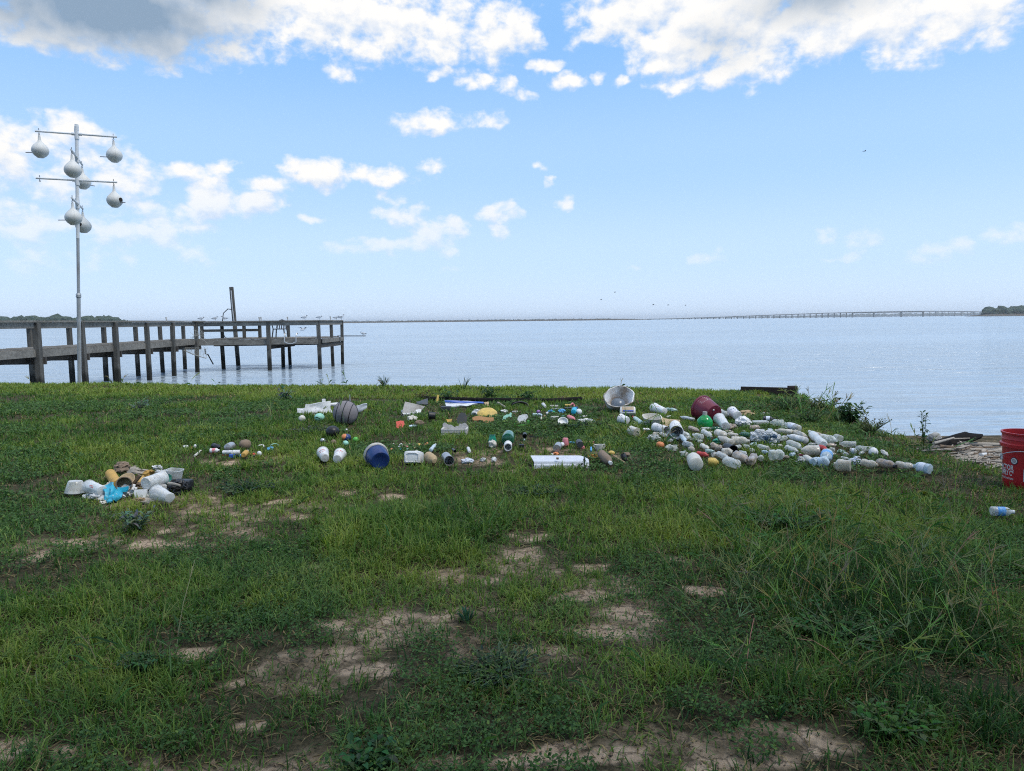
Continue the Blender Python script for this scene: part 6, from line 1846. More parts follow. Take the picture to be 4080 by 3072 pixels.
    outline('curled white jug fragment standing by a green bracket', [(2063, 1686), (2062, 1668), (2068, 1658), (2082, 1653), (2100, 1652), (2105, 1662), (2100, 1668), (2095, 1674), (2097, 1688)], .05, 'white', 'jug_fragment', 'jug fragment', lean=.35)
    g = P(2080, 1702); k = mpp(g)
    mb = MB(); mb.beam(g + Vector((-29 * k, 0, 14 * k)), g + Vector((-29 * k, 0, 0)), 8 * k, 8 * k, up=(0, 1, 0)); mb.beam(g + Vector((-25 * k, 0, 4 * k)), g + Vector((22 * k, .06, 8 * k)), 3 * k, 4 * k); mb.beam(g + Vector((26 * k, .07, 22 * k)), g + Vector((27 * k, .07, 4 * k)), 9 * k, 9 * k, up=(0, 1, 0))
    tag(mb.build('green_bracket', tm('lime'), smooth=False), 'lime green bracket around the white jug fragment', 'bracket'); foot(g, 20 * k)
    # toys
    cup('white snap cup, left one of a joined white pair', 2172, 1619, 2164, 1611, 11, 15, 'white')
    lump('white rounded piece joined to the right of the snap cup', 2179, 1617, 13, 9, 'white', 'plastic_scrap', 'plastic scrap', .2)
    block('beige sponge block in the toy row', 2208, 1624, 33, 9, 14, 'bone', 'sponge_block', 'block')
    stick('white flat stick below the sponge block', 2197, 1629, 2241, 1631, 6, 'white', 'flat_stick', 'stick')
    stick('yellow tube lying against a pink ring', 2251, 1615, 2277, 1615, 10, 'yellow', 'yellow_tube', 'tube')
    arc('pink ring standing at the end of the yellow tube', 2281, 1622, 15, 15, 6, 'pink', 'pink_ring', 'ring', -40, 220)
    block('black open box under the yellow tube', 2266, 1640, 32, 15, 18, 'black', 'black_box', 'box')
    block('small blue box with a lilac top beside the black box', 2294, 1636, 18, 14, 12, 'bluep', 'blue_box', 'box', yaw=20)
    cup('cyan cup lying beside the white ball', 2285, 1642, 2289, 1632, 20, 22, 'cyan')
    ball('white ball, largest in the toy row', 2306, 1642, 27, 'white', rx=1.0)
    lump('sky blue crumpled bowl in the toy row', 2240, 1640, 29, 17, 'sky', 'crumpled_bowl', 'bowl', .25)
    ball('glossy green ball in the toy row', 2206, 1643, 13, 'jade')
    lump('light blue toy piece against the green ball', 2194, 1640, 20, 12, 'sky', 'toy_piece', 'toy', .35)
    ball('small white ball left of the light blue toy piece', 2181, 1647, 13, 'white')
    lump('black lump at the left end of the toy row', 2150, 1630, 22, 14, 'black', 'black_lump', 'lump', .3)
    ball('purple ball below the black lump', 2145, 1641, 16, 'purple')
    bottle('faded green glass piece below the purple ball', 2122, 1652, 2144, 1651, 11, 'aqua', .15)
    bottle('short pale blue bottle right of the faded green glass', 2146, 1652, 2160, 1656, 11, 'blue', .1)
    stick('white plastic spoon handle sticking up in the grass', 2156, 1672, 2157, 1668, 6, 'bone', 'spoon', 'spoon', h2=6)
    lump('small tan and white figure in the grass', 2172, 1665, 15, 18, 'tan', 'small_figure', 'toy', .4)
    block('pale green box standing in the grass', 2209, 1674, 36, 15, 14, 'bone', 'pale_box', 'box', yaw=-4)
    lump('brown leaf shaped scrap above the pale box', 2201, 1650, 18, 10, 'mud', 'brown_scrap', 'scrap', .4)
    lump('dark green dome behind the white bowl', 2246, 1664, 19, 17, 'dgreen', 'dark_dome', 'dome', .1)
    dish('white bowl tilted up in the toy area', 2243, 1682, 38, 'white', 'bowl', 'bowl', tilt=48, depth=.3)
    bottle('pink crushed bottle right of the dark dome', 2264, 1660, 2292, 1672, 16, 'pink', .15)
    stick('white lighter with a beige tip', 2338, 1659, 2312, 1660, 8, 'white', 'lighter', 'lighter')
    lump('tangle of white netting at the right end of the toys', 2332, 1682, 66, 20, 'foam', 'netting', 'netting', .55, sub=4, freq=3.2)
    # below: jars
    cup('teal plastic jar with an open neck standing above a white rag', 1962, 1757, 1962, 1757, 1, 1, 'teal') if False else upright('teal plastic jar top standing above a white crumpled rag', 1962, 1760, 34, 22, 27, 'teal', 'teal_jar', 'jar', None)
    lump('white crumpled rag bundle below the teal jar', 1963, 1775, 30, 34, 'bone', 'rag_bundle', 'rag', .3)
    lump('dark clod at the foot of the white rag bundle', 1971, 1795, 22, 13, 'mud', 'clod', 'clod', .35)
    bottle('big dark blue green jar with a brown stained front', 2022, 1752, 2030, 1728, 44, 'dgreen', .05, prof='j', name='jar', cat='jar')
    cup('white ring shaped jar neck facing the viewer, before the dark jar', 2024, 1770, 2024, 1782, 32, 32, 'foam', rim=False, wall=.2, name='jar_neck', cat='jar')
    cup('black cap with a grey top facing the viewer, right of the dark jar', 2091, 1730, 2091, 1738, 17, 18, 'black', wall=.1, name='black_bottlecap', cat='cap')
    ball('small clear glass ball between the black caps', 2088, 1753, 10, 'blue')
    block('black square cup with its open side to the viewer', 2078, 1788, 21, 17, 14, 'black', 'black_cup', 'cup')
    stick('thin black rod in the grass right of the grey topped cap', 2108, 1739, 2140, 1740, 4, 'black', 'black_rod', 'rod')
    lump('white shell like cap with dark spots, left of two', 1925, 1834, 20, 18, 'white', 'shell_bottlecap', 'cap', .3)
    lump('white tulip shaped cap, right of two', 1968, 1835, 20, 22, 'white', 'tulip_bottlecap', 'cap', .3)
    # gutter panel
    g = P(2230, 1868, .0); k = mpp(g)
    r = empty('gutter_panel', g, 'long white metal panel with a folded front and a cut off right corner', 'panel')
    y0 = g.y; G = []
    for i in range(33):
        px = 2128 + (2348 - 2128) * i / 32; lf = max(0, (2132 - px)) ; t = max(0, (px - 2318) / 30)
        xb = px - (12 * (1 - i / 32))
        A = at_depth(px, 1868, y0); hh = 26 * k * (1 - .1 * t * t)
        back = Vector((at_depth(xb, 1830, y0 + .02).x, y0 + .16 - .08 * t * t, A.z + hh + 10 * k - 4 * k * t))
        G.append([tuple(A), tuple(A + UP * hh * .52 + Vector((0, .004, 0))), tuple(A + UP * hh * .62 + Vector((0, .014, 0))), tuple(A + UP * hh + Vector((0, .02, 0))), tuple(back.lerp(A + UP * hh, .5)), tuple(back)])
    MB().sheet(G, .006).build('panel_sheet', tm('panel'), r)
    MB().box(at_depth(2222, 1834, y0) + Vector((0, .02, .01)), 10 * k, 10 * k, 8 * k, None, 2 * k).build('rust_lug', tm('mud'), r)
    for q in np.linspace(-.22, .2, 9): foot(g + Vector((q, .06, 0)), .075)
    lump('small orange and yellow toy resting behind the white panel', 2216, 1810, 22, 15, 'orange', 'orange_toy', 'toy', .35)
    lump('cream shell toy left of the orange toy behind the white panel', 2200, 1812, 15, 11, 'bone', 'shell_toy', 'toy', .3)
    cup('grey jar with a round brass lid facing the viewer', 2226, 1774, 2218, 1786, 29, 29, 'steel', None, .02, closed=True, name='jar', cat='jar')
    cup('small white jar lying behind the brass lidded jar', 2242, 1770, 2232, 1774, 17, 17, 'white', None, .02, closed=True, name='jar', cat='jar')
    cup('pink cup upside down among the toys', 2254, 1750, 2253, 1770, 20, 26, 'pink') if False else upright('pink cup standing upside down among the toys', 2253, 1773, 27, 21, 28, 'pink', 'pink_cup', 'cup', G_CUP, closed=True)
    outline('yellow star shaped toy leaning on the pink cup', [(2250, 1778), (2254, 1770), (2252, 1766), (2258, 1767), (2262, 1760), (2264, 1767), (2269, 1768), (2265, 1772), (2268, 1779), (2260, 1775)], .012, 'yellow', 'star_toy', 'toy')
    stick('blue and yellow tube behind the grey wheel', 2268, 1763, 2290, 1764, 8, 'sky', 'blue_tube', 'tube')
    stick('long salmon pink stick right of the grey wheel', 2318, 1762, 2368, 1762, 7, 'pink', 'pink_stick', 'stick')
    stick('long yellow stick just below the salmon pink one', 2330, 1769, 2366, 1769, 5, 'yellow', 'yellow_stick', 'stick')
    cup('dark grey toy wheel facing the viewer', 2306, 1762, 2312, 1772, 27, 25, 'char', None, 0, closed=True, name='grey_roller', cat='wheel')
    lump('red pink chunk below the grey wheel', 2321, 1785, 18, 14, 'pink', 'pink_chunk', 'toy', .3)
    stick('light blue lighter standing in the grass', 2355, 1797, 2355, 1794, 8, 'sky', 'lighter', 'lighter', h2=12)
    g = P(2388, 1797); k = mpp(g)
    r = empty('sippy_cup', g, 'cream cup with two side handles', 'cup', G_CUP)
    MB().lathe(g, g + UP * 26 * k, [(0, 0), (0, 13 * k), (1, 16 * k), (1, 14 * k), (.1, 11 * k), (.1, 0)], 18).build('cup_body', tm('bone'), r)
    for s in (-1, 1): MB().tube([g + Vector((s * 13 * k, 0, 8 * k)), g + Vector((s * 22 * k, 0, 20 * k)), g + Vector((s * 20 * k, 0, 27 * k)), g + Vector((s * 14 * k, 0, 25 * k))], 3 * k, 7).build('handle', tm('bone'), r)
    foot(g, 16 * k)
    bottle('grey fuzzy bottle with a pale cap, furthest right of the toys', 2396, 1808, 2434, 1846, 32, 'mud', .05, cap='white')
    g1, g2 = P(2436, 1815, .02), P(2490, 1844, .012); k = mpp(g1)
    r = empty('toy_paddle', g1, 'yellow round headed paddle with a long handle', 'toy')
    MB().ball(g1 + UP * .02, 14 * k, 12 * k, 10 * k, 3).build('paddle_head', tm('yellow'), r)
    MB().tube([g1 + UP * .01, g2], 3.5 * k, 8).build('handle', tm('tan'), r); foot_line(g1, g2, .03)
    g = P(2490, 1838); k = mpp(g)
    r = empty('brown_shoe', g, 'dark brown bent shoe right of the yellow paddle', 'shoe')
    MB().ball(g + Vector((10 * k, .03, 22 * k)), 14 * k, 12 * k, 12 * k, 3, .25, 3).build('toe', tm('mud'), r)
    MB().lathe(g + Vector((-10 * k, 0, 30 * k)), g + Vector((2 * k, 0, 2 * k)), [(0, 9 * k), (.3, 11 * k), (.7, 11 * k), (1, 8 * k), (1, 0)], 12, 1, .1, 5).build('upper', tm('char'), r); foot(g, 18 * k)
    lump('broken yellow toy bits left of the grey fuzzy bottle', 2364, 1823, 36, 20, 'gold', 'broken_toy', 'toy', .6, freq=2.6)
field_middle()

# ------------------------------------------------------------------ left of the middle: balls, cups, buckets
def field_left():
    # basketball
    g = P(1377, 1686); k = mpp(g); rr = 49 * k; c = P(1377, 1648, rr * .86); rr = 49 * mpp(c); c.z = float(ground(c.x, c.y)) + rr * .92
    r = empty('basketball', c - UP * rr, 'faded grey basketball with dark seams, biggest ball on the lawn', 'ball')
    MB().ball(c, rr, rr, rr, 4, .012, 3).build('ball_skin', plastic('faded_ball', (.20, .185, .195), rough=.85, dirt=.7, dirtcol=(.10, .095, .11), bump=.5, scale=9, col2=(.30, .26, .24)), r)
    sm = MB(); M3 = Matrix.Rotation(R(14), 3, 'Y') @ Matrix.Rotation(R(-25), 3, 'X')
    for kx in (-.62, -.05, .5):
        w = [c + (M3 @ Vector((math.sin(kx) + .0, -math.cos(kx) * math.cos(t), math.cos(kx) * math.sin(t)))) * rr * 1.003 for t in np.linspace(-3.1, 3.1, 40)]
        sm.tube(w, .0045, 5, close=False)
    sm.tube([c + (M3 @ Vector((math.cos(t), -math.sin(t) * .35 - .0, math.sin(t) * .937))) * rr * 1.003 for t in np.linspace(0, 6.283, 48)], .0045, 5, close=False)
    sm.build('seams', tm('black'), r); foot(c, rr * .8)
    ball('tan baseball in the grass, left of the mint ball', 1203, 1668, 28, 'bone', dent=.06)
    ball('pale mint ball with a brown stripe', 1273, 1663, 40, 'mint', dent=.02, sq=.85)
    # broken cooler
    plate('broken white foam cooler wall leaning up', [(1222, 1612, 36), (1318, 1600, 46), (1322, 1646, 2), (1204, 1648, 2)], 'foam', 'foam_wall', 'foam panel', .03, wob=.02)
    plate('second foam slab lying lower and further left', [(1184, 1628, 20), (1262, 1622, 26), (1292, 1648, 2), (1186, 1650, 2)], 'foam', 'foam_slab', 'foam panel', .03, wob=.03)
    block('upright white foam post with a speckled face', 1290, 1648, 13, 58, 12, 'foam', 'foam_post', 'foam panel', yaw=8)
    plate('pale foam lid slab between the foam post and the basketball', [(1296, 1606, 38), (1350, 1608, 36), (1350, 1616, 30), (1296, 1612, 34)], 'foam', 'foam_offcut', 'foam panel', .02, wob=.01)
    plate('bluish grey torn panel sticking out behind the basketball', [(1412, 1618, 28), (1464, 1608, 38), (1464, 1628, 18), (1420, 1644, 2)], 'panel', 'torn_panel', 'plastic sheet', .012, wob=.012)
    stick('thin grey stake standing behind the basketball', 1395, 1612, 1395, 1611, 5, 'steel', 'stake', 'stake', 2, h2=40)
    ball('dark brown rubber ball nearly black, below the basketball', 1325, 1720, 54, 'black', dent=.02, sq=.9)
    g = P(1381, 1760); k = mpp(g); c = g + UP * 16 * k
    r = empty('patched_ball', g, 'small ball in orange and navy patches', 'ball')
    MB().ball(c, 18 * k, 18 * k, 16 * k, 3).build('ball_skin', tm('navy'), r)
    MB().ball(c + Vector((-5 * k, -3 * k, 3 * k)), 15 * k, 15.6 * k, 13.5 * k, 3).build('orange_patch', tm('orange'), r); foot(c, 16 * k)
    ball('pale green golf sized ball before the patched ball', 1377, 1767, 24, 'mint')
    ball('faded green tennis ball right of the patched ball', 1417, 1752, 23, 'lime')
    ball('brown muddy ball left of the patched ball', 1329, 1762, 22, 'mud')
    ball('grey ball furthest left in the row of small balls', 1286, 1756, 21, 'steel')
    lump('white scrap at the left edge of the dark rubber ball', 1291, 1716, 12, 12, 'foam', 'foam_scrap', 'foam scrap', .4)
    ball('small grey ball right of the dark rubber ball', 1380, 1714, 14, 'steel')
    cup('white cup with red lettering, base to the viewer, left of a pair', 1295, 1820, 1286, 1802, 32, 47, 'white', 'redink', .01, rowsn=(2, 7), span=(-.7, .5), tr=(.35, .8))
    cup('white cup with faint red lettering, base to the viewer, right of a pair', 1343, 1824, 1356, 1808, 34, 48, 'white', 'redink', .01, rowsn=(2, 6), span=(-.5, .9), tr=(.35, .8))
    # blue bucket
    a = P(1515, 1836, .0); k = mpp(a); a = P(1515, 1836, 36 * k); b = P(1497, 1810, 44 * k) + Vector((0, .0, 0))
    if (b - a).length < 70 * k: b = a + (b - a).normalized() * 78 * k
    r = empty('blue_bucket', Vector((a.x, a.y, a.z - 36 * k)), 'battered navy blue bucket lying with its bottom to the viewer', 'bucket')
    MB().lathe(a, b, [(0, 0), (.03, 22 * k), (0, 26 * k), (.0, 34 * k), (.06, 37 * k), (.5, 40 * k), (.86, 43 * k), (.88, 43 * k), (.88, 39 * k), (.3, 34 * k), (.1, 0)], 30, 1, .03, 6).build('bucket_wall', tm('navy'), r)
    MB().lathe(a.lerp(b, .80), a.lerp(b, 1.0), [(0, 43.5 * k), (.1, 47 * k), (.45, 48 * k), (.5, 46 * k), (.6, 48 * k), (1, 48 * k), (1, 44 * k), (0, 43 * k)], 30, 1, .02, 7).build('worn_rim', plastic('worn_rim', (.52, .49, .43), dirt=.7, dirtcol=(.05, .06, .12), scale=20), r)
    foot_line(a, b, 38 * k)
    # jerry can
    g = P(1643, 1860); k = mpp(g)
    r = empty('jerry_can', g, 'white square jerry can on its side with a recessed front', 'container')
    M3 = Matrix.Rotation(R(-6), 3, 'Z') @ Matrix.Rotation(R(-14), 3, 'X'); c = g + Vector((0, .10, 27 * k))
    MB().box(c, 72 * k, 70 * k, 52 * k, M3, 14 * k).build('can_body', tm('white'), r)
    fr = MB(); q = lambda x, z: c + M3 @ Vector((x * k, -35.5 * k, z * k))
    w = [q(-24, -19), q(24, -19), q(26, 12), q(14, 17), q(-14, 17), q(-26, 12), q(-24, -19)]
    fr.tube(w, 3 * k, 6); fr.build('raised_rib', tm('white'), r)
    marks_ = MB().box(c + M3 @ Vector((-4 * k, -6 * k, 26.5 * k)), 18 * k, 8 * k, 2 * k, M3, 1 * k); marks_.build('mud_patch', tm('mud'), r)
    for q in (-.08, .0, .08): foot(c + Vector((q, 0, 0)), 34 * k)
    bottle('dirty beige ribbed bottle right of the jerry can', 1706, 1818, 1732, 1838, 36, 'tan', .05, prof='w')
    cup('steel can with a worn gold band, open end to the viewer', 1776, 1818, 1790, 1836, 37, 38, 'steel', None, .03, wall=.04, name='food_can', cat='can', group=None)
    lump('blue and white crumpled packet half sunk in the grass', 1863, 1839, 48, 20, 'label', 'packet', 'packet', .3)
    for (px, py, w, t, lb) in ((1560, 1797, 14, 'orange', 'orange bottle cap by the blue bucket rim'), (1598, 1778, 13, 'white', 'white bottle cap, upper one above the jerry can'), (1591, 1787, 11, 'steel', 'grey white bottle cap between the white and aqua caps'), (1597, 1796, 11, 'cyan', 'aqua bottle cap above the jerry can'), (1622, 1786, 11, 'pink', 'pink bottle cap above the jerry can'), (1635, 1780, 13, 'jade', 'bright green bottle cap lying highest above the jerry can'), (1625, 1797, 13, 'mint', 'pale green folded bottle cap closest above the jerry can'), (1671, 1778, 14, 'yellow', 'cream orange bottle cap right of the bright green cap'), (1701, 1775, 17, 'orange', 'deep orange bottle cap at the right end of the caps'), (1653, 1792, 9, 'tan', 'tan bottle cap below the cream orange one'), (1660, 1804, 12, 'bone', 'ivory bottle cap at the top right corner of the jerry can'), (1568, 1776, 8, 'bone', 'tiny cream cap furthest left among the caps')):
        g = P(px, py, .004); k = mpp(g); h = Vector((random.uniform(-.5, .5), -.6, .7)).normalized()
        tag(MB().lathe(g + UP * .008 - h * .006, g + UP * .014 + h * .006, [(0, 0), (0, w / 2 * k), (.9, w / 2 * k), (1, w / 2.4 * k), (1, 0)], 14).build('bottlecap', tm(t)), lb, 'cap', 'bottle caps above the jerry can'); foot(g, .02)
    bottle('small blue bottle with a white dropper top near the orange cap', 1716, 1794, 1736, 1770, 14, 'blue', .05, cap='white')
    cup('tiny grey tube with a dark mouth in the grass', 1803, 1788, 1813, 1798, 9, 11, 'char', name='small_tube', cat='tube', group=None)
    bottle('small white doll shaped bottle', 1871, 1800, 1864, 1782, 12, 'white', .08, prof='l')
    # little row far left
    bottle('black bottle lying with its round end to the viewer', 850, 1776, 876, 1784, 20, 'black', .04)
    bottle('grey metal bottle left of the brown coconut', 906, 1784, 932, 1770, 27, 'steel', .05, prof='j')
    ball('brown hairy coconut behind the little coloured row', 977, 1772, 48, 'mud', 'coconut', 'coconut', dent=.07, sq=.9)
    arc('white half ring cap in the grass right of the coconut', 1040, 1782, 18, 9, 6, 'white', 'half_ring', 'ring')
    lump('light blue crumpled glove', 1078, 1791, 26, 21, 'sky', 'crumpled_glove', 'glove', .25)
    arc('thin pale green hoop behind the blue glove', 1093, 1782, 30, 14, 3, 'mint', 'thin_hoop', 'hoop')
    bottle('pink and white squeeze tube', 836, 1796, 876, 1794, 18, 'foam', .06, lab='pink')
    cup('white tin with a dark mouth at its left, first of two white tins', 926, 1802, 890, 1803, 17, 17, 'white', 'greyink', .02, name='tin', cat='can', group=None)
    cup('white rounded tin behind the blue boxes', 956, 1802, 930, 1803, 20, 20, 'white', 'greyink', .04, closed=True, name='tin', cat='can', group=None)
    block('flat red bar in front of the first white tin', 898, 1816, 28, 7, 8, 'red', 'red_bar', 'bar')
    block('deep blue small box, left one of two blue boxes', 923, 1825, 23, 14, 14, 'bluep', 'blue_box', 'box')
    block('lighter blue small box, right one of two blue boxes', 949, 1820, 23, 9, 12, 'sky', 'blue_box', 'box')
    bottle('amber pill bottle with a wide white cap', 970, 1814, 987, 1796, 19, 'gold', .02, cap='white', prof='j')
    lump('red frayed cord bundle right of the pill bottle', 1008, 1810, 24, 8, 'coral', 'cord_bundle', 'cord', .5)
    ball('white egg shaped ball', 1033, 1807, 18, 'white', sq=1.15)
    stick('black and white pen in front of the red cord', 1000, 1822, 1020, 1815, 6, 'char', 'pen', 'pen')
    plate('white torn wedge of plastic, furthest left of the little row', [(728, 1776, 6), (750, 1774, 8), (750, 1786, 1), (736, 1786, 1)], 'white', 'plastic_wedge', 'plastic scrap', .004, wob=.008)
    lump('red brown scrap right of the torn white wedge', 762, 1785, 9, 10, 'coral', 'red_scrap', 'plastic scrap', .4)
    cup('tiny white ring cap left of the black bottle', 777, 1780, 778, 1776, 11, 11, 'white', name='bottlecap_ring', cat='cap', group=None)
    stick('white knobbly bone like stick before the little row', 776, 1816, 800, 1796, 9, 'bone', 'bone_stick', 'bone')
field_left()

# ------------------------------------------------------------------ the heap of brittle rubbish on the left
def heap_left():
    upright('cloudy plastic tub upside down at the left end of the heap', 300, 1962, 76, 52, 46, 'frost', 'cloudy_tub', 'tub', G_CUP, closed=True, tilt=(.04, .06))
    cup('cloudy measuring cup fallen on its side, left half of the heap', 408, 1952, 354, 1938, 40, 52, 'frost', 'redink', .03, rowsn=(1, 2), span=(-.6, -.1), wall=.08)
    block('white card sliver between the two cloudy tubs', 349, 1950, 14, 22, 6, 'white', 'card_sliver', 'card')
    banner = plate('white banner strip with faded black letters', [(332, 1966, 10), (418, 1976, 14), (420, 1994, 1), (328, 1984, 1)], 'foam', 'banner_strip', 'banner', .006, wob=.012)
    g = P(374, 1990, .0); k = mpp(g); mb = MB(); y0 = g.y - .015
    rnd = random.Random(4)
    for i in range(9):
        px = 344 + i * 7.6; 
        mb.beam(at_depth(px, 1969 + i * 1.0, y0), at_depth(px + rnd.uniform(-1.5, 1.5), 1983 + i * .9, y0), .006, .003, up=(0, 1, 0))
        if i % 2: mb.beam(at_depth(px, 1969 + i, y0), at_depth(px + 4, 1971 + i, y0), .005, .003, up=(0, 1, 0))
    mb.build('faded_lettering', tm('greyink'), banner)
    # blue mesh
    s = MB(); A, B2, C2, D2 = [(414, 1930, 44), (500, 1938, 44), (462, 2004, 2), (424, 2012, 0)], 0, 0, 0
    plate('ragged bright blue mesh cloth draped over the heap', [(412, 1932, 46), (496, 1940, 44), (466, 1996, 4), (424, 2012, 1)], 'cyan', 'blue_mesh', 'cloth', .012, wob=.05, n=(14, 12))
    stick('fat ochre foam tube leaning against the bowl', 440, 1896, 468, 1932, 40, 'gold', 'foam_tube', 'foam tube', 38, lift=.02, seg=16, h1=8)
    cup('grey brown bowl facing the viewer in the middle of the heap', 506, 1912, 494, 1930, 40, 58, plastic and 'mud', None, .02, wall=.06, name='bowl', cat='bowl', group=None, lift=.04)
    dish('tan round lid behind the grey brown bowl', 504, 1912, 58, 'tan', 'round_lid', 'lid', tilt=40, depth=.1, lift=.07)
    lump('brown crumpled leather piece at the back of the heap', 486, 1882, 58, 42, 'mud', 'leather_piece', 'leather', .35, lift=.03)
    plate('peeling grey bark board on top of the heap', [(516, 1866, 34), (596, 1866, 36), (588, 1892, 14), (504, 1888, 14)], 'wood', 'bark_board', 'board', .012, wob=.02)
    outline('thin grey wooden wedge standing in the heap', [(522, 1934), (548, 1890), (560, 1896), (534, 1930)], .02, 'wood2', 'wooden_wedge', 'wood piece', lift=.05)
    stick('ochre bar behind the clear jug', 548, 1932, 570, 1900, 13, 'gold', 'ochre_bar', 'bar', lift=.04)
    plate('orange foam slab behind the clear jug', [(586, 1872, 40), (618, 1874, 38), (600, 1898, 14), (572, 1902, 12)], 'gold', 'foam_slab', 'foam panel', .03, wob=.02)
    # clear pitcher
    a, b, rr = axis2(580, 1928, 648, 1908, 28, .04)
    r = empty('clear_pitcher', Vector((a.x, a.y, a.z - rr)), 'large clear pitcher with a white screw cap lying over the heap', 'pitcher', G_CUP)
    MB().lathe(a, b, [(0, 0), (0, .82 * rr), (.03, .9 * rr), (.5, rr), (.93, 1.05 * rr), (.95, 1.12 * rr), (1, 1.12 * rr), (1, 1.02 * rr), (.3, .92 * rr), (.06, .8 * rr), (.06, 0)], 24, 1, .05, 11).build('pitcher_body', tm('frost'), r)
    e = P(664, 1922, .05)
    MB().lathe(e + Vector((-.03, .03, 0)), e, [(0, 0), (0, 11 * mpp(e)), (1, 11 * mpp(e)), (1, 7 * mpp(e)), (.7, 6 * mpp(e)), (.7, 0)], 16).build('screw_cap', tm('white'), r)
    def rf(t): return rr * (.9 + .12 * t)
    marks(a, b, rf, .25, .75, -.2, 1.0, 2, 7, 5, .3).build('scale_print', tm('greyink'), r)
    foot_line(a, b, rr * .9)
    cup('clear cup with a hole in its wall, mouth up left, nearest piece of the heap', 678, 1976, 622, 1962, 40, 62, 'frost', None, .05, wall=.06)
    upright('white square cup with a bitten rim at the right of the heap', 694, 1918, 44, 56, 48, 'frost', 'square_cup', 'cup', G_CUP, tilt=(.12, 0), pw=5, lift=.05)
    dish('teal green lid standing between the pitcher and the square cup', 671, 1908, 34, 'teal', 'green_disc', 'lid', tilt=70, yaw=-20, depth=.1, lift=.05)
    block('black tray under the right side of the heap', 712, 1962, 72, 44, 60, 'black', 'black_tray', 'tray', yaw=-10, bev=.2)
    stick('pale bleached stick lying across the black tray', 672, 1926, 718, 1934, 13, 'wood', 'bleached_stick', 'driftwood', 9, lift=.08)
    lump('white knotted towel in the front of the heap', 502, 1962, 84, 50, 'foam', 'knotted_towel', 'towel', .35, freq=2.6)
    block('white paper box with a torn corner beside the towel', 558, 1984, 46, 32, 16, 'white', 'paper_box', 'box', yaw=10, bev=.05, pitch=-14)
    lump('muddy dark rag between the paper box and the clear cup', 592, 1958, 62, 30, 'mud', 'muddy_rag', 'rag', .3)
    plate('grey wooden shard lying lowest in front of the heap', [(570, 1984, 10), (626, 1992, 6), (600, 2008, 1), (560, 2004, 1)], 'wood', 'wood_shard', 'wood piece', .012, wob=.01)
    arc('cream foam crescent left of the ochre tube', 410, 1926, 38, -12, 9, 'bone', 'foam_crescent', 'foam scrap', 0, 180, lift=.05)
    stick('white plastic stem leaning against the ochre tube', 436, 1908, 448, 1934, 10, 'bone', 'plastic_stick', 'stick', lift=.03)
    lump('small beige root clump under the blue mesh', 412, 2006, 24, 18, 'bone', 'root_clump', 'clump', .5)
    lump('white shell scraps in front of the paper box', 580, 1986, 34, 12, 'white', 'shell_scraps', 'shell', .5)
    lump('black crumpled bag at the right end of the heap', 716, 1948, 76, 62, 'black', 'black_bag', 'plastic bag', .35, freq=2.4)
    rnd = random.Random(78)
    for i, (px, py, w, h, t) in enumerate(((450, 1950, 40, 26, 'frost'), (470, 1990, 46, 16, 'foam'), (540, 1952, 44, 30, 'mud'), (610, 1990, 40, 18, 'bone'), (640, 1900, 40, 26, 'frost'), (530, 1882, 44, 20, 'wood'), (600, 1936, 50, 26, 'clear'), (648, 1962, 44, 26, 'frost'), (380, 1990, 36, 14, 'foam'), (556, 2004, 40, 12, 'tan'), (430, 1920, 30, 18, 'tan'), (630, 1874, 34, 16, 'foam'))):
        lump('small crumpled scrap pressed between the bigger pieces of the heap', px, py, w, h, t, 'crumpled_scrap', 'plastic scrap', .5, group='small scraps in the left heap', sub=4, freq=2.4, lift=.02)
heap_left()

